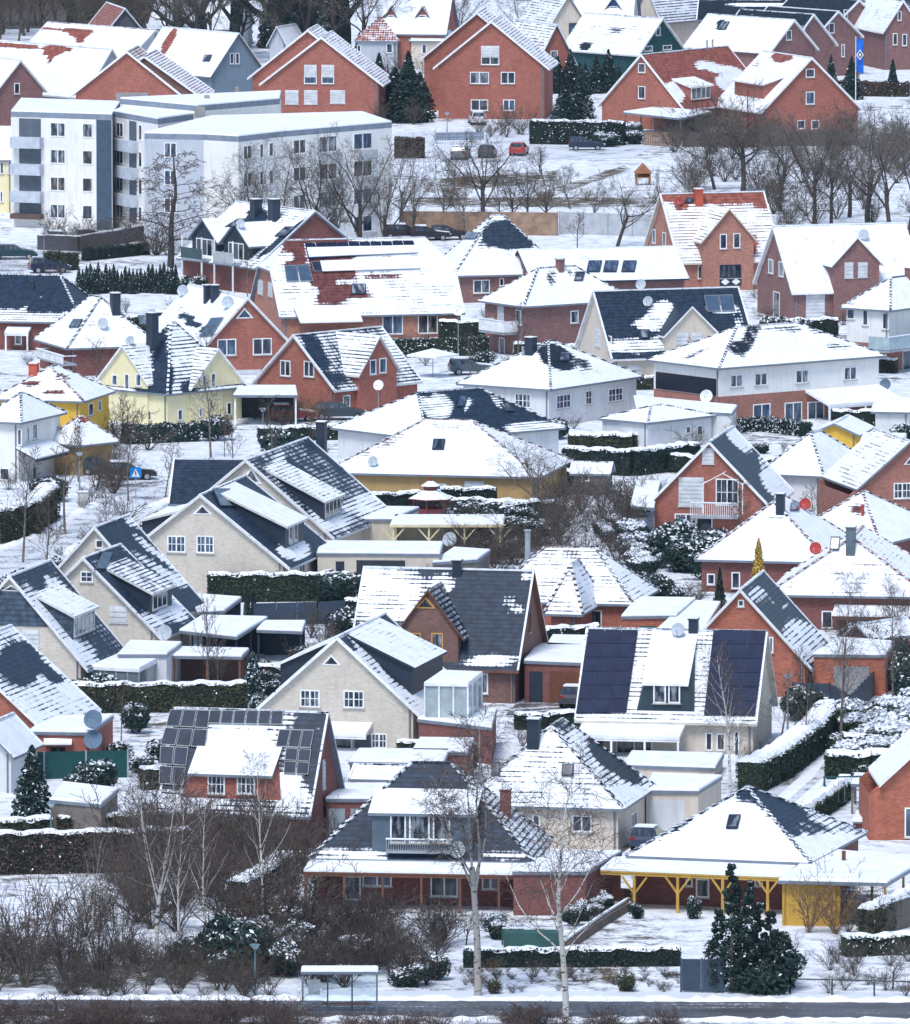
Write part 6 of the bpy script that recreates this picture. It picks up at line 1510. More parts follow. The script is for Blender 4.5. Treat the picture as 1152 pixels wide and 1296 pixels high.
bushes(spread_px(10, 590, 690, 150, 175, 20, 38, .9, 1.3, 24), 'bare shrub before the tall brick pair', 'shrubs before the tall brick pair', BR)
bushes(spread_px(12, 700, 800, 880, 1000, 30, 60, .8, 1.3, 21)[:4], 'bare garden shrub between the veranda and the cream bungalow', 'garden shrubs at the veranda', BR)
bushes(spread_px(8, 330, 420, 805, 855, 25, 55, .9, 1.3, 22), 'bare bush beside the dark open shelter', 'bushes at the open shelter', BR)
bushes(spread_px(10, 300, 420, 520, 545, 20, 45, .9, 1.3, 23), 'brown bush before the car port', 'bushes before the car port', [SH(3, 'brown', 'red'), SH(7, 'tan', 'tan')])
bushes(spread_px(9, 300, 370, 1060, 1110, 60, 110, .7, 1.1, 25), 'upright bare bush before the solar-roofed brick house', 'bushes before the solar-roofed house', [SH(5, 'dark', 'brown'), SH(1)])
bushes(spread_px(8, 1080, 1150, 800, 860, 40, 80, .9, 1.3, 26), 'dark bare bush at the right edge beside the birch', 'bushes at the right edge', [SH(5, 'dark', 'brown'), SH(1)])
scrub('hedge_scrub', spread_px(60, 320, 565, 1172, 1250, 28, 66, 1.1, 1.7, 61), [SH(2, 'dark', 'dark'), SH(1, 'dark', 'dark')], 'dense dark brush behind the bus shelter')
scrub('heather', spread_px(70, 575, 860, 1228, 1257, 7, 15, 1.4, 2.4, 62), [SH(4, 'dark', 'dark')], 'little dark plants poking through the snowy bank')
scrub('thicket', spread_px(40, 150, 430, 1060, 1170, 40, 85, 1.1, 1.8, 63), [SH(3, 'brown', 'red'), SH(1)], 'fine reddish brush filling the thicket')
# ---- evergreens
def leaf_mat(name, c, snowy=0.0):
    key = 'leaf_' + name
    if key in MATS: return MATS[key]
    t = NT(key); p = t.pos(); n = t.noise(p, 1.4, 3); n2 = t.noise(p, 6, 2)
    k = t.math('ADD', t.math('MULTIPLY', n, .6), t.math('MULTIPLY', n2, .4))
    MATS[key] = t.fin(t.mix(t.ramp(k, .35, .65), tuple(x * .55 for x in c), tuple(x * 1.6 for x in c)), .7, .25); return MATS[key]
GREEN = lambda: leaf_mat('dark', (.016, .036, .030)); HEDG = lambda: leaf_mat('hedge', (.026, .048, .024)); GOLD = lambda: leaf_mat('gold', (.42, .28, .05)); TEAL = lambda: leaf_mat('teal', (.016, .045, .045)); OLIVE = lambda: leaf_mat('olive', (.05, .055, .028))
class Leaves:
    def __init__(s): s.v = []; s.f = []; s.m = []
    def leaf(s, r, p, size, n=None, m=0):
        n = n or rv(r); n = n.normalized(); a = n.orthogonal().normalized(); b = n.cross(a)
        t = r.random() * 6.28; a, b = a * math.cos(t) + b * math.sin(t), b * math.cos(t) - a * math.sin(t)
        k = len(s.v); s.v += [p - a * size, p + b * size * .55, p + a * size, p - b * size * .55]; s.f.append((k, k + 1, k + 2, k + 3)); s.m.append(m)
    def mesh(s, name, mats):
        me = bpy.data.meshes.new(name); me.from_pydata([tuple(v) for v in s.v], [], s.f)
        for m in mats: me.materials.append(m)
        me.polygons.foreach_set('material_index', s.m); me.update(); return me
def conifer_mesh(seed, mat, h=6.0, w=1.9, n=4200, snow=.1, size=.16, rough=.35):
    r = random.Random(seed); L = Leaves()
    for i in range(n):
        t = r.random() ** .75; z = h * (1 - t) * .97 + .05; az = r.random() * 6.28
        tier = .72 + .28 * abs(math.sin(z * 4.1 + math.sin(az * 3 + seed) * .8)) + rough * .5 * math.sin(az * 2 + seed * 1.7 + z * .8)
        R_ = w * (t ** .8) * tier * (1 - .85 * r.random() ** 2.2)
        p = Vector((math.cos(az) * R_, math.sin(az) * R_, z - .12 * R_))
        d = Vector((math.cos(az) * .5, math.sin(az) * .5, .8)) + rv(r) * .5
        L.leaf(r, p, size * r.uniform(.6, 1.3), d, 1 if r.random() < snow and R_ > w * t * .45 else 0)
    return L.mesh('conifer_crown', [mat, snow_mat()])
def trunk_mesh(h, r0, mat):
    t = Tubes(); t.line([Vector((0, 0, -.2)), Vector((0, 0, h * .5)), Vector((0, 0, h * .93))], [r0, r0 * .6, r0 * .15], 7); return t.mesh('conifer_trunk', mat)
CM = {}
def conifer(x, y, hpx, label, mat=None, wide=1.0, group=None, seed=1, snow=.1, name='conifer', n=4200, size=.17, rough=.35):
    key = (seed, (mat or GREEN()).name, snow, n, size)
    if key not in CM: CM[key] = (conifer_mesh(seed, mat or GREEN(), n=n, snow=snow, size=size, rough=rough), trunk_mesh(6, .16, bark_mat('dark')))
    p = at(x, y); s = hpx / scl(y) / 6.0
    o = empty(name, p, rng.random() * 6.28, label, 'conifer', group); o.scale = (s * wide, s * wide, s)
    link(bpy.data.objects.new('crown', CM[key][0]), o); link(bpy.data.objects.new('trunk', CM[key][1]), o); return o
def yew_mesh(seed, mat, n, tops, size=.10, snow=.06):
    """irregular dense evergreen: lobes piled along several leaders"""
    r = random.Random(seed); L = Leaves(); lob = []
    for (x, y, h, w) in tops:
        k = int(h / .35)
        for i in range(k):
            t = i / k; ww = w * (1 - t) ** .55 * (.55 + .45 * min(1, t * 6)) * r.uniform(.75, 1.2)
            for q in range(3):
                a = r.random() * 6.28; lob.append((Vector((x + math.cos(a) * ww * .62, y + math.sin(a) * ww * .62, .25 + t * h)), max(.16, ww * .5 * r.uniform(.7, 1.15))))
    for i in range(n):
        c, R_ = lob[int(r.random() * len(lob))]; d = rv(r).normalized(); p = c + d * R_ * (1 - .75 * r.random() ** 2.2)
        if p.z < .1: continue
        L.leaf(r, p, size * r.uniform(.6, 1.4), d + rv(r) * .7 + Vector((0, 0, .3)), 1 if d.z > .3 and r.random() < snow else 0)
    return L.mesh('crown', [mat, snow_mat()])
for (x, y, sd_, tops, lab) in ((926, 1256, 5, [(0, 0, 7.2, 1.0), (-.75, .3, 4.6, .95), (.95, -.2, 6.3, .9), (1.2, .5, 3.4, 1.0)], 'tall bushy dark evergreen with snow flecks by the road, right foreground'), (975, 1253, 6, [(0, 0, 4.4, .95), (.8, .2, 3.2, .95), (-.6, 0, 4.9, .9)], 'lower dark evergreen right of the tall bushy one by the road')):
    o = empty('evergreen_tree', at(x, y), 0, lab, 'evergreen tree'); link(bpy.data.objects.new('crown', yew_mesh(sd_, GREEN(), 21000, tops, .085)), o); link(bpy.data.objects.new('trunk', trunk_mesh(5, .14, bark_mat('grey'))), o)
conifer(41, 1052, 112, 'small dark conifer before the green privacy screen, left', wide=.95, seed=4, snow=.06)
conifer(320, 885, 62, 'blue-green spruce beside the clipped hedge', TEAL(), 1.0, seed=5, snow=.2)
conifer(960, 780, 102, 'golden yellow conifer between the two red-ridged bungalows', GOLD(), .62, seed=6, snow=.02, n=2000)
conifer(911, 778, 62, 'slim dark cypress before the red-ridged bungalow', wide=.6, seed=4, snow=.0)
conifer(313, 790, 52, 'slim dark cypress pair beside the clipped hedge, left one', wide=.45, seed=4, snow=0); conifer(321, 790, 48, 'slim dark cypress right of its twin by the hedge', wide=.45, seed=5, snow=0)
for x, y, hh, w_, lab in ((517, 155, 92, 1.0, 'huge dark evergreen between the two tall brick pairs'), (500, 150, 66, 1.5, 'broad lower evergreen left of the huge one between the brick pairs'), (532, 150, 60, 1.2, 'slim evergreen right of the huge one, touching the tall brick pair'), (365, 40, 62, 1.6, 'broad dark evergreen of the wood above the brick pair'), (265, 30, 50, 1.4, 'dark evergreen low in the wood above the weathered gable'), (400, 30, 60, 1.2, 'dark evergreen of the wood near the top edge'), (205, 40, 40, 1.3, 'dark evergreen left in the wood beside the snow roof'), (480, 128, 62, 1.0, 'dark spruce behind the huge evergreen'), (734, 150, 72, .9, 'tall dark spruce right of the tall brick pair'), (715, 155, 50, 1.3, 'low dark evergreen beside the tall spruce'),
     (1052, 122, 54, .7, 'small dark conifer left of the blue flag'), (1078, 126, 56, .9, 'dark round conifer right of the small one by the flag'), (1130, 122, 48, .8, 'small dark conifer before the rightmost terrace gable'), (310, 118, 45, .7, 'dark conifer beside the weathered blue-grey gable'), (345, 60, 75, 1.1, 'dark evergreen crown above the brick pair, leaning out of the wood'), (300, 55, 75, 1.1, 'dark evergreen at the edge of the wood'), (117, 45, 32, 1.2, 'dark evergreen in the wood at the top left'), (420, 62, 90, .8, 'ivy-clad dark trunk above the brick pair'), (455, 85, 45, .8, 'dark evergreen beside the red pyramid roof'), (390, 60, 90, .7, 'ivy-clad trunk left of its neighbour above the brick pair')):
    conifer(x, y, hh, lab, wide=w_, seed=2 + (x % 4), snow=.02)
for i in range(26):
    x = 100 + i * 4.9; conifer(x, 371 + rng.uniform(-2, 2), rng.uniform(28, 40), 'pointed dark thuja of the row beside the snowy lane', wide=.75, seed=2 + i % 4, snow=.03, group='thuja row beside the lane', name='thuja', n=2600)
for i, x in enumerate((690, 706, 722, 741, 755, 770, 783)):
    conifer(x, 119 - i % 3, 40 + (i % 3) * 8, 'small dark conifer of the row below the green-gabled house', wide=.9, seed=2 + i % 4, snow=.03, group='conifer row below the green gable')
def leafbush_mesh(seed, mat, n=2600, snow=.3, size=.095):
    r = random.Random(seed); L = Leaves(); lob = [(Vector((r.uniform(-.6, .6), r.uniform(-.6, .6), r.uniform(.45, 1.0))), r.uniform(.4, .7)) for _ in range(6)]
    for i in range(n):
        c, R_ = r.choice(lob); d = rv(r).normalized(); p = c + d * R_ * (1 - .6 * r.random() ** 2)
        if p.z < 0: p.z = abs(p.z) * .3
        L.leaf(r, p, size * r.uniform(.6, 1.3), d + rv(r) * .6, 1 if d.z > .5 and r.random() < snow * 1.7 else 0)
    return L.mesh('bush_leaves', [mat, snow_mat()])
LB = {}
def evergreen(lst, label, group, mat=None, snow=.4, name='evergreen_shrub'):
    for i, (x, y, hpx, w_) in enumerate(lst):
        key = ((mat or GREEN()).name, i % 4, snow)
        if key not in LB: LB[key] = leafbush_mesh(30 + i % 4, mat or GREEN(), snow=snow)
        s = hpx / scl(y) / 1.45; o = link(bpy.data.objects.new(name, LB[key])); o.location = at(x, y); o.scale = (s * w_, s * w_, s); o.rotation_euler.z = rng.random() * 6.28
        tag(o, label, 'shrub', group)
evergreen(spread_px(9, 325, 560, 1195, 1248, 26, 46, 1.0, 1.5, 31), 'dark evergreen shrub dusted with snow behind the bus shelter', 'evergreens behind the bus shelter', snow=.35)
evergreen(spread_px(4, 250, 320, 1215, 1250, 36, 60, .9, 1.2, 32), 'dark evergreen shrub on the bank left of the shelter', 'evergreens left of the shelter', snow=.12)
evergreen(spread_px(11, 735, 850, 650, 742, 16, 34, 1.0, 1.5, 33), 'snow-laden evergreen shrub in the wild garden left of the balcony house', 'snowy shrubs of the wild garden', snow=.6)
evergreen(spread_px(9, 845, 905, 690, 745, 22, 45, .9, 1.3, 34), 'dark evergreen shrub below the balcony house', 'evergreens below the balcony house', snow=.25)
evergreen(spread_px(22, 1062, 1160, 915, 972, 28, 46, 1.2, 1.9, 35), 'snow-covered shrub of the sloping bank beside the path', 'snowy bank shrubs beside the path', HEDG(), snow=.75)
evergreen([(795, 178, 22, 1.2), (806, 182, 18, 1.3), (765, 186, 18, 1.2)], 'snow-capped round shrub before the farm pair car port', 'round shrubs at the farm pair', snow=.5)
evergreen([(868, 1040, 40, .9), (848, 1050, 30, .9)], 'yellow-green leafy shrub beside the cream garage', 'leafy shrubs at the cream garage', OLIVE(), snow=.15)
evergreen([(626, 1188, 30, .9), (646, 1190, 22, 1.0), (738, 1165, 24, .9), (722, 1172, 26, .9), (755, 1160, 22, .8), (764, 1158, 30, .7)], 'clipped round shrub with snow cap beside the terrace', 'clipped shrubs at the terrace', snow=.5)
evergreen([(795, 1255, 24, .8), (630, 1258, 20, .7)], 'small reddish-green shrub on the snowy bank by the road', 'small shrubs on the bank', OLIVE(), snow=.1)
evergreen([(806, 1163, 20, .7), (882, 1163, 30, .5)], 'little potted evergreen on the veranda edge', 'potted evergreens at the veranda', snow=.2)
evergreen(spread_px(8, 950, 1000, 1215, 1255, 26, 50, .9, 1.3, 36), 'dark undergrowth shrub beneath the roadside evergreens', 'undergrowth at the roadside evergreens', snow=.05)
evergreen(spread_px(8, 1080, 1150, 850, 890, 26, 50, .9, 1.3, 37), 'dark evergreen shrub at the right edge by the outbuilding', 'evergreens at the right edge', snow=.1)
evergreen(spread_px(7, 590, 690, 660, 690, 20, 36, 1, 1.4, 38), 'dark evergreen shrub below the ochre bungalow', 'evergreens below the ochre bungalow', snow=.25)
evergreen(spread_px(6, 330, 400, 855, 885, 14, 26, 1, 1.4, 39), 'dark low evergreen beside the triangle-window house', 'low evergreens left of the cream gable', snow=.2)
# ---- hedges
def hedge(pts, h, w, label, mat=None, snow=.16, dens=80, size=.10, name='hedge', cap=True, snowleaf=.006):
    """clipped hedge along a ground line given in photo pixels"""
    m = mat or HEDG(); W = [at(x, y) for x, y in pts]; c = sum(W, Vector()) / len(W); W = [p - c for p in W]
    root = empty(name, c, 0, label, 'hedge'); r = random.Random(int(c.x * 10) + 7); L = Leaves(); core = MB(); sb = MB()
    for a, b in zip(W, W[1:]):
        d = b - a; ln = d.length; d = d.normalized(); n = Vector((d.y, -d.x, 0))
        if n.y > 0: n = -n
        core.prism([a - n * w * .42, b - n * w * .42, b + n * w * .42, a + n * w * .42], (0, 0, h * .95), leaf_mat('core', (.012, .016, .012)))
        for _ in range(int(ln * (h * 1.6 + w) * dens)):
            t = r.random() * ln; q = r.random() * (h * 1.6 + w); wob = .07 * math.sin(t * 2.3) + .05 * math.sin(t * 5.1 + 1)
            if q < h: p = a + d * t + n * (w / 2 + wob * .5) + Vector((0, 0, q)); nn = n
            elif q < h * 1.6: p = a + d * t - n * w / 2 + Vector((0, 0, h - (q - h))); nn = -n
            else: p = a + d * t + n * (r.random() - .5) * w + Vector((0, 0, h + wob)); nn = Vector((0, 0, 1))
            L.leaf(r, p + rv(r) * .035, size * r.uniform(.6, 1.3), nn + rv(r) * .55, 1 if r.random() < snowleaf else 0)
        for sx in (a, b):
            e = -d if sx is a else d
            for _ in range(int(w * h * dens)):
                L.leaf(r, sx + e * .04 + n * (r.random() - .5) * w + Vector((0, 0, r.random() * h)), size * r.uniform(.6, 1.3), e + rv(r) * .5, 0)
        if cap:
            k = max(2, int(ln / .35)); rows = []
            for i in range(k + 1):
                t = ln * i / k; hz = h + .07 * math.sin(t * 2.3) + .05 * math.sin(t * 5.1 + 1)
                ww = w * (.5 + r.uniform(-.05, .05)); q = a + d * t
                rows.append([q - n * ww + Vector((0, 0, hz - .02)), q - n * ww * .6 + Vector((0, 0, hz + snow * r.uniform(.7, 1.1))), q + n * ww * .6 + Vector((0, 0, hz + snow * r.uniform(.7, 1.1))), q + n * ww + Vector((0, 0, hz - .03 - r.random() * .08))])
            for i in range(k):
                for j in range(3): sb.face([rows[i][j], rows[i + 1][j], rows[i + 1][j + 1], rows[i][j + 1]], snow_mat())
            for rw in (rows[0], rows[-1]): sb.face(rw, snow_mat())
    link(bpy.data.objects.new('foliage', L.mesh('foliage', [m, snow_mat()])), root); core.build('branches', root)
    if cap: sb.build('snow_layer', root, True)
    return root
DK = GREEN
hedge([(264, 762), (442, 760)], 2.0, 1.0, 'long clipped green hedge right of the cream semi-detached gable')
hedge([(88, 902), (312, 900)], 1.9, 1.0, 'long dark clipped hedge with thin snow line before the shelters', OLIVE(), snowleaf=.01)
BEECH = lambda: leaf_mat('beechbrown', (.075, .052, .045))
hedge([(-15, 1106), (120, 1104), (240, 1100)], 2.5, 1.2, 'long brown beech hedge above the snowy slope at the left', BEECH(), snow=.12, dens=60, snowleaf=.012)
hedge([(588, 1224), (860, 1222)], 1.0, .8, 'low dark hedge with white snow top in front of the snowy lawn', DK(), snow=.14)
hedge([(948, 1003), (985, 985), (1030, 950), (1046, 928)], 1.9, 1.7, 'tall hedge with thick snow lid curving along the footpath', snow=.28)
hedge([(1046, 985), (1100, 984), (1160, 980)], 1.5, 1.2, 'hedge running to the right edge below the snowy bank', snow=.3)
hedge([(1012, 1050), (1045, 1028), (1071, 1010)], 1.2, 1.0, 'short rounded snow-covered hedge at the end of the footpath', snow=.3)
hedge([(492, 453), (617, 449)], 1.6, .9, 'dark green hedge before the long maroon-tiled house', snowleaf=.12, cap=False)
hedge([(158, 562), (250, 558)], 1.5, 1.2, 'leafy evergreen hedge before the cream twin-gabled house', TEAL(), snowleaf=.14, cap=False)
hedge([(-10, 688), (40, 676), (62, 655)], 2.5, 1.6, 'big dark hedge with snow crust at the left edge', OLIVE(), snow=.2)
hedge([(720, 570), (800, 570), (876, 562)], 1.3, 1.2, 'long dark hedge with snow stripe behind the balcony house', OLIVE(), snow=.22)
hedge([(715, 598), (800, 602), (880, 592)], 2.0, 1.2, 'second dark hedge nearer the balcony house', DK(), snow=.18)
hedge([(470, 650), (556, 646)], 1.5, .9, 'leftmost dark hedge below the ochre bungalow beside the gazebo', GREEN()); hedge([(557, 644), (628, 644)], 1.6, .8, 'upper small hedge below the ochre bungalow windows', DK()); hedge([(580, 660), (700, 655)], 1.3, .8, 'lower dark hedge below the ochre bungalow', DK())
hedge([(672, 182), (790, 184)], 2.6, 1.6, 'tall dark evergreen hedge before the farm pair', DK(), snowleaf=.05, snow=.1)
hedge([(300, 1150), (330, 1135), (362, 1112)], 1.6, 1.3, 'snow-dusted hedge along the driveway of the solar-roofed house', DK(), snowleaf=.2)
hedge([(1068, 1210), (1160, 1206)], 1.1, 1.2, 'low green hedge in the right foreground garden', snowleaf=.1)
hedge([(1095, 1190), (1160, 1162)], 1.8, 1.0, 'hedge behind the grey pale fence at the right edge', OLIVE(), snow=.25)
hedge([(920, 548), (965, 545), (1020, 552)], 1.1, 1.4, 'loose snowy hedge before the two-tone house', DK(), snowleaf=.3, cap=False)
hedge([(0, 1060), (62, 1055)], 1.0, 1.0, 'low snowy hedge under the small dark conifer', OLIVE(), snow=.2); hedge([(75, 1055), (235, 1048)], 1.0, .9, 'low dark hedge with snow flecks behind the thicket', OLIVE(), snow=.1)
hedge([(1040, 740 - 165), (1090, 738 - 168)], 1.0, .9, 'dark hedge beneath the yellow-fronted shed', DK(), snowleaf=.02, cap=False)
hedge([(500, 200), (537, 200)], 2.2, 1.5, 'brown beech hedge block beside the parked cars', leaf_mat('beech', (.09, .06, .045)), cap=False)
hedge([(108, 330), (185, 322)], 1.1, 1.0, 'dark ground hedge before the flats', DK(), cap=False); hedge([(60, 340), (95, 342)], 1.6, 1.4, 'rounded dark bush hedge by the green bin', OLIVE(), cap=False)
hedge([(1000, 120), (1150, 122)], 1.6, 2.2, 'broad brownish hedge below the brick terrace', leaf_mat('beech', (.09, .06, .045)), snowleaf=.03, cap=False)
# ------------------------------------------------------------------ roads and paths
patch('road', [(-60, 1287), (1210, 1291), (1210, 1268), (-60, 1264)], road_mat(.44, (.07, .07, .075), True), .02)
patch('pavement', [(-60, 1263), (1210, 1267), (1210, 1256), (-60, 1252)], road_mat(.72, (.3, .3, .3)), .012)
patch('street', [(-30, 740), (30, 735), (100, 690), (170, 650), (245, 620), (330, 590), (330, 572), (210, 612), (130, 632), (60, 672), (-30, 705)], road_mat(.60, (.20, .175, .165)), .02)
patch('street', [(120, 634), (210, 612), (175, 585), (150, 560), (105, 575), (130, 600)], road_mat(.55, (.13, .12, .12)), .026)
patch('footpath', [(962, 1018), (1022, 1022), (1062, 960), (1110, 880), (1165, 830), (1150, 820), (1085, 875), (1048, 938)], snow_mat(), .02)
patch('verge', [(-60, 1330), (1210, 1335), (1210, 1297), (-60, 1292)], ground_mat(.07), .015)
patch('verge', [(-60, 1250), (345, 1250), (345, 1222), (-60, 1215)], ground_mat(.05), .014)
patch('forest_floor', [(-60, 38), (150, 34), (205, 26), (205, -140), (-60, -140)], plain('leaf_litter', (.075, .06, .052), .9, vary=.4), .015)
patch('dry_grass', [(540, 244), (705, 230), (705, 216), (560, 226)], ground_mat(.09), .016)
patch('earth_path', [(690, 252), (798, 214), (790, 209), (678, 246)], ground_mat(.09), .018)
patch('dry_grass', [(500, 262), (840, 262), (840, 250), (500, 250)], ground_mat(.07), .013)
patch('lane', [(-20, 345), (60, 340), (230, 310), (230, 290), (60, 318), (-20, 322)], road_mat(.56, (.16, .15, .15)), .02)
patch('car_park', [(505, 205), (800, 200), (840, 178), (690, 160), (500, 168)], road_mat(.66, (.2, .2, .21)), .02)
patch('driveway', [(745, 1112), (800, 1070), (840, 1055), (812, 1046), (740, 1098)], road_mat(.4, (.1, .09, .09)), .02)
patch('driveway', [(640, 905), (745, 905), (745, 890), (655, 888)], road_mat(.5, (.1, .09, .09)), .02)
def track(pts, w=.28, z=.032):
    W = [at(x, y) for x, y in pts]; mb = MB(); m = road_mat_slush
    L_ = []
    for i, p in enumerate(W):
        d = (W[min(i + 1, len(W) - 1)] - W[max(i - 1, 0)]).normalized(); q = Vector((d.y, -d.x, 0)); L_.append((p, q))
    for o in (-.75, .75):
        for (p, q), (p2, q2) in zip(L_, L_[1:]):
            mb.face([p + q * (o - w) + Vector((0, 0, z)), p2 + q2 * (o - w) + Vector((0, 0, z)), p2 + q2 * (o + w) + Vector((0, 0, z)), p + q * (o + w) + Vector((0, 0, z))], m)
    return tag(mb.build('tyre_track'), kind='structure')
road_mat_slush = road_mat(.58, (.24, .22, .20))
track([(-20, 722), (50, 700), (110, 668), (180, 634), (250, 606), (320, 584)]); track([(-20, 734), (60, 708), (130, 672), (200, 638), (280, 604)], z=.036); track([(185, 606), (150, 588), (120, 590)])
track([(-10, 337), (70, 332), (150, 318), (230, 300)]); track([(505, 196), (600, 206), (700, 200), (790, 190)]); track([(700, 186), (760, 196), (845, 184)], z=.036); track([(510, 178), (600, 184), (690, 176)], z=.034)
track([(985, 1015), (1020, 985), (1060, 930), (1105, 872)]); track([(775, 1090), (808, 1066), (822, 1052)]); track([(655, 900), (700, 897), (742, 896)])
def snow_bank(pts, w, h, seed):
    r = random.Random(seed); W = [at(x, y) for x, y in pts]; mb = MB()
    for a, b in zip(W, W[1:]):
        d = b - a; n = max(2, int(d.length / .45)); u = d.normalized(); q = Vector((u.y, -u.x, 0)); rows = []
        for i in range(n + 1):
            p = a + d * (i / n); ww = w * r.uniform(.7, 1.2); hh = h * r.uniform(.35, 1.2)
            rows.append([p + q * ww, p + q * ww * .45 + Vector((0, 0, hh * .8)), p + Vector((0, 0, hh)), p - q * ww * .5 + Vector((0, 0, hh * .55)), p - q * ww])
        for i in range(n):
            for j in range(4): mb.face([rows[i][j], rows[i + 1][j], rows[i + 1][j + 1], rows[i][j + 1]], snow_mat())
    return tag(mb.build('snow_bank', None, True), kind='structure')
snow_bank([(-40, 1263.5), (380, 1265), (1200, 1267.5)], .55, .28, 1); snow_bank([(-40, 1288.5), (1200, 1292)], .5, .22, 2)
snow_bank([(20, 736), (100, 691), (170, 651), (245, 621)], .6, .3, 3); snow_bank([(-20, 704), (60, 671), (130, 632)], .5, .25, 4)
# ------------------------------------------------------------------ fences and walls
def fence(name, label, pts, h, mat, post=None, cat='fence', step=2.0, thick=.05, gap=0.0, slats=0, snow=.0):
    W = [at(x, y) for x, y in pts]; c = sum(W, Vector()) / len(W); W = [p - c for p in W]
    root = empty(name, c, 0, label, cat)
    for a, b in zip(W, W[1:]):
        d = b - a; ln = d.length; n = max(1, round(ln / step)); u = d.normalized(); nn = u.cross(Vector((0, 0, 1)))
        for i in range(n):
            p, q = a + d * (i / n) + u * .06, a + d * ((i + 1) / n) - u * .06; mb = MB()
            if slats:
                sw = (q - p).length / slats
                for k in range(slats): mb.prism([p + u * (k + .1) * sw + Vector((0, 0, gap)), p + u * (k + .9) * sw + Vector((0, 0, gap)), p + u * (k + .9) * sw + Vector((0, 0, h)), p + u * (k + .1) * sw + Vector((0, 0, h))], nn * thick, mat)
                for z in (.3, h - .25): mb.prism([p + Vector((0, 0, z)), q + Vector((0, 0, z)), q + Vector((0, 0, z + .1)), p + Vector((0, 0, z + .1))], nn * -.04, mat)
            else: mb.prism([p + Vector((0, 0, gap)), q + Vector((0, 0, gap)), q + Vector((0, 0, h)), p + Vector((0, 0, h))], nn * thick, mat)
            mb.build('panel', root)
        for i in range(n + 1):
            p = a + d * (i / n); mb = MB(); mb.bar(p + Vector((0, 0, -.2)), p + Vector((0, 0, h + .06)), .1, post or mat); mb.build('post', root)
        if snow:
            mb = MB(); mb.prism([a + nn * -.06 + Vector((0, 0, h + .065)), b + nn * -.06 + Vector((0, 0, h + .065)), b + nn * .1 + Vector((0, 0, h + .065)), a + nn * .1 + Vector((0, 0, h + .065))], (0, 0, snow), snow_mat()); mb.build('snow_layer', root)
    return root
BLUEF = plain('blue_grey_fence', (.035, .055, .085), .6); TEALF = plain('green_screen', (.008, .060, .058), .7)
fence('privacy_screen', 'long dark green privacy screen below the brick annex, left', [(3, 987), (162, 984)], 1.75, TEALF, GREYP(), 'privacy screen', 3)
fence('fence', 'dark blue-grey board fence beneath the long clipped green hedge', [(322, 792), (402, 790), (436, 788)], 1.6, BLUEF, step=1.8)
fence('fence', 'blue-grey fence in front of the orange outbuilding', [(1003, 896), (1050, 897), (1076, 912)], 1.7, BLUEF, step=1.8); fence('fence', 'blue-grey fence climbing beside the snowy footpath', [(1078, 910), (1114, 872)], 1.7, BLUEF, step=1.8)
fence('fence', 'dark blue panel fence right of the low dark hedge by the road', [(862, 1256), (915, 1257)], 1.9, BLUEF, step=1.2, gap=.1)
fence('fence', 'grey pale fence at the right edge behind the low green hedge', [(1098, 1190), (1160, 1170)], 1.7, plain('pale_wood', (.15, .13, .12)), step=2.2, slats=12, snow=.1)
fence('fence', 'brown board fence before the farm pair car port', [(815, 184), (862, 185)], 1.5, plain('tan_wood', (.24, .15, .10)), step=2, slats=10); fence('fence', 'long grey-brown fence below the brick farm pair', [(864, 186), (960, 186), (1086, 184)], 1.6, plain('weathered_boards', (.10, .085, .08)), step=2.5)
fence('retaining_wall', 'long tan retaining wall below the snowy meadow', [(506, 296), (706, 298)], 2.3, plain('tan_wall', (.30, .20, .14), .9, vary=.35), cat='wall', step=60, thick=.3); fence('fence', 'pale grey panel fence continuing the tan wall', [(708, 296), (832, 300)], 2.2, plain('pale_panels', (.42, .44, .47)), GREYP(), step=2.5)
fence('wall', 'dark garden wall along the lane before the flats', [(48, 316), (100, 318), (180, 304)], 1.4, plain('dark_wall', (.07, .07, .085)), cat='wall', step=40, thick=.25, snow=.1)
fence('fence', 'low wire fence of dark rails along the roadside garden, right', [(906, 1257), (1000, 1258), (1160, 1262)], .9, plain('wire', (.05, .07, .08)), step=2.5, thick=.02, gap=.82)
fence('fence', 'small picket gate fence beside the potted evergreen', [(776, 1140), (800, 1142)], .8, plain('brown_picket', (.14, .06, .04)), step=1.2, slats=7)
fence('wall', 'low snowy garden wall sloping up to the veranda', [(715, 1203), (760, 1172), (795, 1150)], .5, plain('stone_wall', (.12, .09, .08)), cat='wall', step=40, thick=.3, snow=.12)
fence('cold_frame', 'slanted green-framed garden frame under snow by the terrace', [(636, 1196), (712, 1196)], .9, plain('green_panel', (.03, .09, .08)), cat='garden frame', step=9, thick=1.6, snow=.06)
fence('fence', 'thin railing beside the parked cars below the tall brick pair', [(552, 178), (612, 177)], .9, plain('rail', (.16, .2, .26)), step=2, thick=.03, slats=9)
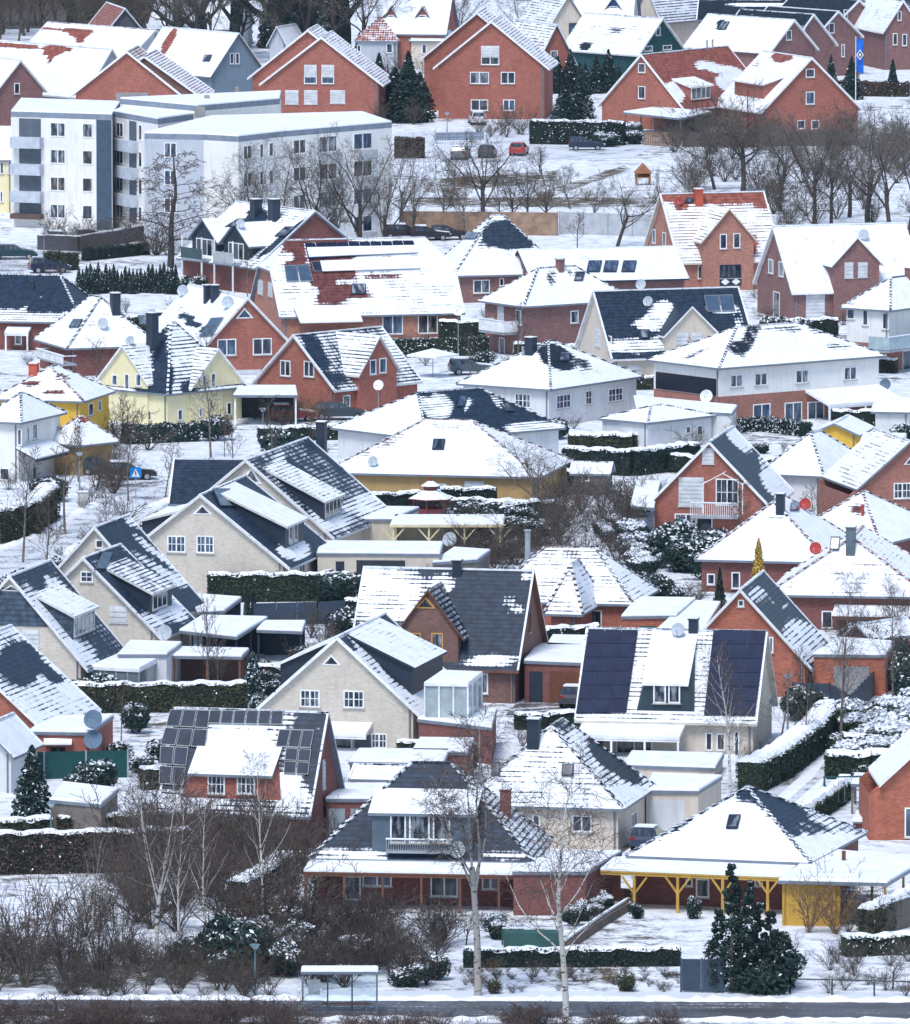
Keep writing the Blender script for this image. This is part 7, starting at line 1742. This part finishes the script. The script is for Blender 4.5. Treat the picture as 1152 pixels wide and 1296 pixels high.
# ------------------------------------------------------------------ cars
def car_paint(c): return plain('car_paint', c, .25, .5, vary=.05)
RUB = plain('tyre_rubber', (.012, .012, .014), .8); RIM = plain('wheel_rim', (.30, .31, .33), .35)
CARP = {'hatch': (4.0, [(0, .35), (0, .75), (.08, .95), (.22, 1.42), (.55, 1.47), (1.55, 1.42), (2.55, .95), (3.5, .82), (3.95, .62), (4.0, .35)], 5),
        'estate': (4.6, [(0, .35), (0, .8), (.06, 1.0), (.3, 1.42), (.7, 1.48), (2.3, 1.44), (3.2, .98), (4.1, .86), (4.52, .64), (4.6, .35)], 5)}
def car(x, y, col, label, yaw=0.0, kind='hatch', snow=False, scale=1.0):
    Lc, prof, _ = CARP[kind]; p = at(x, y); root = empty('parked_car', p, R(yaw), label, 'car'); root.scale = (scale,) * 3
    m = car_paint(col); hw = .86; cx = Lc / 2
    belt = .98 if kind == 'estate' else .93
    def yw(z): return hw if z <= belt else hw - (z - belt) * .42
    mb = MB(); n = len(prof); ins = .08
    loop = [(px - cx, pz) for px, pz in prof]
    # body skin: section rings from left to right with rounded shoulders
    secs = []
    for f, sq in ((-1.0, .0), (-.93, .05), (.93, .05), (1.0, .0)):
        ring = []
        for (px, pz) in loop:
            k = 1.0 if abs(f) < .95 else .965
            zz = pz if abs(f) < .95 else .35 + (pz - .35) * .97
            ring.append(Vector((px * k, f * yw(pz), zz)))
        secs.append(ring)
    for a, b in zip(secs, secs[1:]):
        for i in range(n - 1): mb.face([a[i], a[i + 1], b[i + 1], b[i]], m)
    mb.face(secs[0][::-1], m); mb.face(secs[-1], m)
    mb.face([secs[0][0], secs[-1][0], secs[-1][-1], secs[0][-1]], RUB)
    mb.build('body', root)
    G = glass(0); gb = MB()
    top = [q for q in loop if q[1] > belt - .02]
    side = [q for q in loop if q[1] > 1.2]
    xs = [q[0] for q in side]; xb0, xb1 = xs[0] - .16, xs[-1] + .55
    for sg in (-1, 1):
        a = [Vector((xb0 + .05, sg * (yw(belt + .06) + .012), belt + .06)), Vector((xb1 - .1, sg * (yw(belt + .06) + .012), belt + .06)), Vector((xs[-1] - .05, sg * (yw(1.36) + .012), 1.36)), Vector((xs[0] + .08, sg * (yw(1.36) + .012), 1.36))]
        for t0, t1 in ((.0, .3), (.33, .64), (.67, 1.0)):
            q = [a[0].lerp(a[1], t0), a[0].lerp(a[1], t1), a[3].lerp(a[2], t1), a[3].lerp(a[2], t0)]
            gb.face(q if sg < 0 else q[::-1], G)
    # windscreen and rear window
    def screen(p0, p1):
        d = Vector((p1[0] - p0[0], 0, p1[1] - p0[1])); nrm = Vector((d.z, 0, -d.x)).normalized()
        if nrm.z < 0: nrm = -nrm
        A = Vector((p0[0], 0, p0[1])) + d * .1 + nrm * .015; B = Vector((p0[0], 0, p0[1])) + d * .92 + nrm * .015
        wa, wb = yw(A.z) - .1, yw(B.z) - .08
        gb.face([A + Vector((0, -wa, 0)), A + Vector((0, wa, 0)), B + Vector((0, wb, 0)), B + Vector((0, -wb, 0))], G)
    screen(loop[6], loop[5]); screen(loop[2], loop[3])
    gb.build('window', root)
    for wx in (-cx + .75, cx - .85):
        for sg in (-1, 1):
            wb = MB(); wb.tube((wx, sg * (hw - .2), .31), (wx, sg * (hw + .02), .31), .31, .31, RUB, 14); o = wb.build('wheel', root)
            rb = MB(); rb.tube((wx, sg * (hw + .021), .31), (wx, sg * (hw + .03), .31), .2, .2, RIM, 10); rb.build('rim', o)
    for sg in (-1, 1):
        hb = MB(); hb.box(cx - .16, cx - .03, sg * .62 - .17, sg * .62 + .17, .60, .72, plain('headlight', (.6, .62, .64), .1)); hb.build('headlight', root)
        hb = MB(); hb.box(-cx - .015, -cx + .06, sg * .66 - .12, sg * .66 + .12, .72, .92, plain('tail_light', (.30, .01, .01), .2)); hb.build('tail_light', root)
    if snow:
        sb = MB(); z = max(q[1] for q in loop); sb.prism([Vector((xs[0] + .1, -.6, z + .01)), Vector((xs[-1], -.6, z - .02)), Vector((xs[-1], .6, z - .02)), Vector((xs[0] + .1, .6, z + .01))], (0, 0, .09), snow_mat())
        sb.prism([Vector((xb1 + .25, -.62, .97)), Vector((cx - .15, -.6, .80)), Vector((cx - .15, .6, .80)), Vector((xb1 + .25, .62, .97))], (0, 0, .07), snow_mat()); sb.build('snow_layer', root)
    return root
DB, DGY, RED_, BLK, GRN = (.012, .022, .05), (.05, .055, .065), (.42, .035, .03), (.012, .013, .017), (.01, .04, .05)
car(743, 190, DB, 'dark blue hatchback parked before the tall evergreen hedge', 2, 'hatch')
car(657, 196, RED_, 'red hatchback seen from behind on the snowy car park', 82, 'hatch'); car(617, 199, DGY, 'dark grey car left of the red hatchback', 84, 'hatch'); car(583, 201, (.16, .17, .19), 'silver-grey car leftmost on the snowy car park', 84, 'estate', True)
car(604, 157, (.55, .56, .58), 'white car parked at the foot of the tall brick pair', 96, 'hatch', True)
car(513, 302, BLK, 'snow-topped dark car nearest the flats, on the parking strip', 6, 'estate', True); car(545, 304, BLK, 'middle dark car on the parking strip beside the flats', 6, 'hatch', True); car(570, 303, BLK, 'right-hand black car on the parking strip beside the flats', 6, 'hatch')
car(18, 328, GRN, 'dark green estate car on the lane at the left edge', 2, 'estate'); car(63, 345, DB, 'dark blue car half hidden behind the round bush on the lane', 12, 'hatch')
car(430, 531, (.03, .05, .06), 'dark estate car parked beside the red cross-gabled house', 4, 'estate'); car(372, 533, (.30, .04, .035), 'dark red car under bushes beside the car port', 8, 'hatch', True)
car(166, 607, BLK, 'black car parked at the corner behind the blue sign', 10, 'hatch', True); car(128, 600, (.03, .08, .09), 'teal car half hidden by bushes beside the black one', 12, 'hatch')
car(822, 1073, (.03, .05, .09), 'blue car with snowy windscreen before the cream garage', 78, 'hatch', True); car(597, 474, (.06, .09, .11), 'dark car under a snow blanket beside the white patio parasol', 8, 'hatch', True)
car(729, 893, (.05, .05, .06), 'grey car half hidden by the navy solar roof', 80, 'hatch', True); car(300, 312, BLK, 'dark car beside the wall before the flats' , 4, 'hatch', True) if False else None
car(84, 311, DGY, 'snow-topped dark car behind the garden wall before the flats', 4, 'hatch', True); car(122, 309, BLK, 'black car right of the snow-topped one before the flats', 4, 'hatch', True)
# ------------------------------------------------------------------ street furniture
LAMP = plain('lamp_post', (.20, .24, .28), .5)
def lamp(x, y, hpx, label, col=None):
    p = at(x, y); h = hpx / scl(y); root = empty('street_lamp', p, 0, label, 'street lamp'); m = col or LAMP
    mb = MB(); mb.tube((0, 0, -.2), (0, 0, h * .5), .07, .055, m, 8); mb.tube((0, 0, h * .5), (0, 0, h - .25), .055, .04, m, 8); mb.build('pole', root)
    mb = MB(); mb.tube((0, 0, h - .3), (0, 0, h - .05), .10, .28, plain('lamp_glass', (.5, .54, .56), .2), 10); mb.tube((0, 0, h - .05), (0, 0, h), .33, .2, m, 10); mb.build('lamp_head', root); return root
lamp(101, 642, 70, 'street lamp beside the bushes at the yellow house'); lamp(997, 925, 72, 'slim street lamp beside the blue-grey fence'); lamp(323, 1260, 66, 'teal lamp post before the thicket, left of the bus shelter', plain('teal_post', (.10, .20, .23))); lamp(65, 1060, 45, 'green-grey lamp post beside the small dark conifer', plain('teal_post', (.10, .20, .23)))
lamp(838, 1050, 42, 'street lamp in front of the cream garage'); lamp(333, 556, 40, 'street lamp before the car port'); lamp(56, 330, 45, 'street lamp before the flats balconies'); lamp(582 - 460, 412, 36, 'white lamp behind the snow hip bungalow') if False else None
lamp(566, 178, 36, 'street lamp left of the parked cars'); lamp(621, 150, 33, 'street lamp before the ground-floor windows of the tall brick pair'); lamp(809, 560, 0.1, 'x') if False else None
lamp(121, 418, 36, 'street lamp above the snow hip bungalow'); lamp(1036, 945, 20, 'low lamp on the gate pillar beside the footpath') if False else None
# pedestrian crossing sign
p = at(172, 633); root = empty('traffic_sign', p, 0, 'round-cornered blue pedestrian crossing sign on a thin post', 'traffic sign')
mb = MB(); mb.tube((0, 0, -.2), (0, 0, 2.2), .035, .035, GREYP(), 8); mb.build('post', root)
BLU = plain('sign_blue', (.01, .19, .55), .4); mb = MB(); z0 = 1.75
mb.prism([(-.40, -.05, z0), (.40, -.05, z0), (.45, -.05, z0 + .05), (.45, -.05, z0 + .8), (.40, -.05, z0 + .85), (-.40, -.05, z0 + .85), (-.45, -.05, z0 + .8), (-.45, -.05, z0 + .05)], (0, -.03, 0), BLU); so_ = mb.build('sign_plate', root)
mb = MB(); mb.prism([(-.32, -.085, z0 + .1), (.32, -.085, z0 + .1), (0, -.085, z0 + .74)], (0, -.01, 0), WHITE()); mb.build('white_triangle', so_)
mb = MB(); y_ = -.105; K_ = plain('sign_black', (.01, .01, .01)); mb.tube((.0, y_, z0 + .53), (0, y_ - .01, z0 + .53), .045, .045, K_, 10)
for a, b in (((0, z0 + .48), (0, z0 + .30)), ((0, z0 + .30), (.1, z0 + .14)), ((0, z0 + .30), (-.09, z0 + .14)), ((0, z0 + .45), (.1, z0 + .33)), ((0, z0 + .45), (-.1, z0 + .35))): mb.bar((a[0], y_, a[1]), (b[0], y_, b[1]), .05, K_, .02)
mb.build('walking_figure', so_)
# bus shelter
a_, b_ = at(383, 1284), at(477, 1284); c_ = (a_ + b_) / 2; root = empty('bus_shelter', c_, 0, 'glass bus shelter with snow on its flat roof and a white notice', 'bus shelter'); hw = (b_ - a_).length / 2; hh = 2.25; FR = plain('shelter_frame', (.13, .16, .20), .5)
mb = MB(); mb.box(-hw - .1, hw + .1, -.1, 1.5, hh, hh + .14, FR); ro = mb.build('roof', root); snow_slab([(-hw - .08, -.08), (hw + .08, -.08), (hw + .08, 1.48), (-hw - .08, 1.48)], hh + .14, .13, ro)
for x in (-hw, -hw * .33, hw * .33, hw):
    mb = MB(); mb.bar((x, 1.4, -.2), (x, 1.4, hh), .09, FR); mb.build('post', root)
for x in (-hw, hw):
    mb = MB(); mb.bar((x, 0, -.2), (x, 0, hh), .09, FR); mb.build('post', root)
t = NT('clear_glass'); t.b.inputs['Transmission Weight'].default_value = 1.0; GL = t.fin((.75, .85, .88), .02, .5); t.b.inputs['IOR'].default_value = 1.05
for i in range(3):
    x0, x1 = -hw + .06 + i * hw * 2 / 3, -hw - .06 + (i + 1) * hw * 2 / 3; mb = MB(); mb.box(x0, x1, 1.38, 1.40, .25, hh - .1, GL); mb.build('glass_pane', root)
for x in (-hw, hw):
    mb = MB(); mb.box(x - .01, x + .01, .06, 1.34, .25, hh - .1, GL); mb.build('glass_pane', root)
mb = MB(); mb.box(-hw + .3, -hw + .95, 1.34, 1.37, .9, 1.75, WHITE()); mb.build('notice', root)
mb = MB(); mb.box(-hw + 1.1, hw - .3, .95, 1.3, .42, .48, WOODB()); mb.box(-hw + 1.3, -hw + 1.36, .98, 1.28, 0, .42, FR); mb.box(hw - .6, hw - .54, .98, 1.28, 0, .42, FR); mb.build('bench', root)
# blue club flag on a pole: white and black nested diamonds on blue
p = at(1083, 134); root = empty('flagpole', p, 0, 'white flagpole with hanging blue flag bearing a white and black diamond', 'flag'); sc_ = scl(134); hp = 88 / sc_
mb = MB(); mb.tube((0, 0, -.2), (0, 0, hp), .06, .04, WHITE(), 8); mb.build('pole', root)
mb = MB(); fw, fh = .85, 3.9; zt = hp - .15; FB = plain('flag_blue', (.01, .13, .55), .7)
wav = lambda u, v: -.05 + .10 * math.sin(u * 5 + v * 2.0)
N = 6; M_ = 14
g = lambda i, j: Vector((.06 + fw * i / N, wav(i / N, j / M_ * 3), zt - fh * j / M_ - .25 * (i / N)))
for j in range(M_):
    for i in range(N): mb.face([g(i, j), g(i, j + 1), g(i + 1, j + 1), g(i + 1, j)], FB)
fl = mb.build('flag', root, True)
for s_, mt, off in ((.42, WHITE(), -.16), (.30, plain('flag_black', (.01, .012, .02)), -.175), (.16, WHITE(), -.19)):
    mb = MB(); cz = zt - fh * .5; cx = .06 + fw * .5; mb.prism([(cx - s_, off, cz), (cx, off, cz - s_ * 1.5), (cx + s_, off, cz), (cx, off, cz + s_ * 1.5)], (0, -.01, 0), mt); mb.build('emblem', fl)
# garden things
p = at(548, 477); root = empty('parasol', p, .1, 'square white patio parasol under snow before the car', 'parasol'); mb = MB(); mb.tube((0, 0, 0), (0, 0, 2.4), .04, .04, GREYP(), 8); mb.build('pole', root)
mb = MB(); cone(mb, 2.3, 0, 1.95, 2.5, snow_mat(), 4); cone(mb, 2.3, 2.3, 1.8, 1.95, WHITE(), 4); mb.build('canopy', root)
p = at(814, 234); root = empty('play_hut', p, .1, 'small wooden play hut on stilts in the snowy meadow', 'play hut'); TN = plain('tan_wood2', (.36, .16, .08)); mb = MB()
for sx in (-.7, .7):
    for sy in (-.5, .5): mb.bar((sx, sy, 0), (sx, sy, 1.3), .12, TN)
mb.build('post', root); mb = MB(); mb.box(-.8, .8, -.6, .6, .75, .85, TN); mb.box(-.8, .8, .55, .6, .85, 1.35, TN); mb.build('deck', root)
mb = MB(); mb.prism([(-.95, -.7, 1.25), (.95, -.7, 1.25), (0, -.7, 2.3)], (0, 1.4, 0), TN); mb.build('roof', root)
fb('carport', 'open snow-roofed timber car port before the left brick farm wing', [(790, 142), (862, 150), (900, 142), (830, 136)], 2.4, 'woodg', cat='carport', open_=True, posts=3, back=True)
def bin_(x, y, col, label):
    p = at(x, y); root = empty('wheelie_bin', p, 0, label, 'bin'); mb = MB(); mb.prism([(-.24, -.28, .06), (.24, -.28, .06), (.24, .28, .06), (-.24, .28, .06)], (0, 0, .9), col); mb.build('body', root)
    mb = MB(); mb.box(-.27, .27, -.32, .31, .96, 1.03, col); mb.build('lid', root)
bin_(54, 345, plain('bin_green', (.01, .12, .06), .5), 'green wheelie bin beside the round bush on the lane'); bin_(683, 181, plain('bin_green', (.01, .12, .06), .5), 'green wheelie bin before the tall evergreen hedge')
for x, y, lab in ((300, 640, 'pale grey meter cabinet beside the street lamp'), (1040, 908, 'brick gate pillar at the end of the blue-grey fence')):
    p = at(x if x > 900 else 105, y if x > 900 else 643); mb = MB(); mb.box(-.4, .4, -.2, .2, 0, 1.2, plain('cabinet', (.45, .45, .43)) if x < 900 else WALLS['sand']()); mb.box(-.44, .44, -.24, .24, 1.2, 1.26, GREYP()); mb.box(-.42, .42, -.22, .22, 1.262, 1.34, snow_mat()); o = mb.build('cabinet' if x < 900 else 'gate_pillar'); o.location = p; tag(o, lab, 'cabinet' if x < 900 else 'pillar')
# dishes on their own posts
for x, y, hp_, r_, lab, c_ in ((580, 458, 66, .5, 'white dish on a tall post beside the maroon-tiled house', WHITE()), (208, 862, 62, .55, 'grey dish on a post behind the glazed conservatory', None), (479, 525, 38, .45, 'white dish on a post before the red cross-gabled house', WHITE()), (569, 712, 30, .55, 'grey dish on the low shed beside the pergola', None), (643, 668, 26, .55, 'pale dish in front of the lower dark hedge', WHITE()), (1062, 533, 24, .5, 'dark dish beside the two-tone house', plain('blue_dish', (.12, .18, .26)))):
    if x == 1062: x, y = 1120, 510
    p = at(x, y); h_ = hp_ / scl(y); root = empty('satellite_dish', p, 0, lab, 'satellite dish'); mb = MB(); mb.tube((0, 0, -.1), (0, 0, h_), .035, .03, GREYP(), 6); mb.build('post', root)
    mb = MB(); make_dish(mb, Vector((0, -.12, h_)), Vector((-.3, -.9, .3)).normalized(), r_, c_ or DISHM()); mb.build('reflector', root)
# swing frame and sandbox by the red house
p = at(1075, 1025); root = empty('swing_frame', p, .2, 'green steel swing frame in the snowy garden by the red house', 'swing'); SG = plain('swing_green', (.02, .09, .08)); mb = MB()
for x in (-1.6, 1.6): mb.bar((x, -.6, 0), (x, 0, 2.1), .08, SG); mb.bar((x, .6, 0), (x, 0, 2.1), .08, SG)
mb.bar((-1.7, 0, 2.1), (1.7, 0, 2.1), .08, SG); mb.build('frame', root); mb = MB()
for x in (-.5, .5): mb.bar((x - .2, 0, .5), (x - .2, 0, 2.1), .02, GREYP()); mb.bar((x + .2, 0, .5), (x + .2, 0, 2.1), .02, GREYP()); mb.box(x - .22, x + .22, -.1, .1, .46, .5, RUB)
mb.build('seat', root)
fb('sandbox', 'low brick planter with snow heap beside the swing frame', [(1080, 1040), (1102, 1040), (1104, 1032), (1084, 1030)], .5, 'dark', cat='planter', t=.1, snow=.25)
fb('canopy', 'snow-topped garden shelter behind the swing frame', [(1078, 992), (1120, 992), (1124, 982), (1082, 980)], 1.9, 'woodg', cat='shelter', open_=True, posts=2)
# terrace furniture on the verandas
def bench(x, y, label, rz=0):
    p = at(x, y, 0); root = empty('garden_bench', p, rz, label, 'bench'); m = plain('dark_rattan', (.03, .03, .035)); mb = MB(); mb.box(-.8, .8, -.3, .3, .38, .45, m); mb.build('seat', root); mb = MB(); mb.box(-.8, .8, .26, .31, .45, .95, m); mb.build('backrest', root)
    for x_ in (-.72, .72):
        for y_ in (-.25, .25): mb = MB(); mb.box(x_ - .03, x_ + .03, y_ - .03, y_ + .03, 0, .38, m); mb.build('leg', root)
bench(425, 1143, 'dark bench on the veranda of the loggia house'); bench(840, 1142, 'dark bench under the yellow-post veranda, left'); bench(895, 1141, 'dark bench under the yellow-post veranda beside the evergreen')

# ------------------------------------------------------------------ gardens between the houses
def inside(p, poly):
    c = False; n = len(poly)
    for i in range(n):
        a, b = poly[i], poly[(i + 1) % n]
        if (a[1] > p.y) != (b[1] > p.y) and p.x < (b[0] - a[0]) * (p.y - a[1]) / (b[1] - a[1]) + a[0]: c = not c
    return c
def free(p): return not any(inside(p, f) for f in FOOT)
def scatter(n, box, seed):
    r = random.Random(seed); out = []; x0, x1, y0, y1 = box; k = 0
    while len(out) < n and k < n * 30:
        k += 1; x, y = r.uniform(x0, x1), r.uniform(y0, y1)
        if free(at(x, y)): out.append((x, y, r))
    return out
for (x, y, r) in scatter(58, (-5, 1155, 335, 1010), 71):
    h_ = r.uniform(.9, 2.6) * scl(y); plant('shrub', BR[int(r.random() * 4)], x, y, h_, 'bare brown garden shrub in a gap between the houses', 'shrub', 'garden shrubs between the houses', wide=r.uniform(1.0, 1.8))
evergreen([(x, y, r.uniform(.8, 2.2) * scl(y), r.uniform(.9, 1.5)) for x, y, r in scatter(95, (-5, 1155, 335, 1010), 72)], 'dark evergreen garden shrub dusted with snow in a gap between the houses', 'garden evergreens between the houses', snow=.2)
for (x, y, r) in scatter(26, (-5, 1155, 345, 990), 73):
    plant('young_tree', (YO(1), YO(2), YO(3, 'grey', 'grey'), YO(4))[int(r.random() * 4)], x, y, r.uniform(3.5, 6.5) * scl(y), 'small bare garden tree rising between the house roofs', 'tree', 'garden trees between the houses', wide=r.uniform(1.0, 1.5))
k_ = 0
for (x, y, r) in scatter(160, (0, 1150, 345, 1000), 74):
    a = at(x, y); t_ = R(r.uniform(-25, 25)); ln = r.uniform(5, 11); d = Vector((math.cos(t_), math.sin(t_), 0)); pts = [a + d * (ln * i / 5) for i in range(6)]
    if all(free(q) for q in pts) and k_ < 34:
        k_ += 1; e = proj((pts[-1].x, pts[-1].y, 0)); q = hedge([(x, y), e], r.uniform(1.0, 1.8), .9, 'clipped dark garden hedge between the houses', (HEDG, GREEN, OLIVE)[k_ % 3](), snow=.14, snowleaf=.03, dens=40); q['group'] = 'garden hedges between the houses'
        FOOT.append([tuple((pts[0] + Vector((0, -1, 0)))[:2]), tuple((pts[-1] + Vector((0, -1, 0)))[:2]), tuple((pts[-1] + Vector((0, 1, 0)))[:2]), tuple((pts[0] + Vector((0, 1, 0)))[:2])])

scrub('garden_scrub', [(x, y, r.uniform(.8, 1.9) * scl(y), r.uniform(1.0, 1.8)) for x, y, r in scatter(120, (-5, 1155, 335, 1010), 77)], BR, 'low bare brush scattered through the gardens')
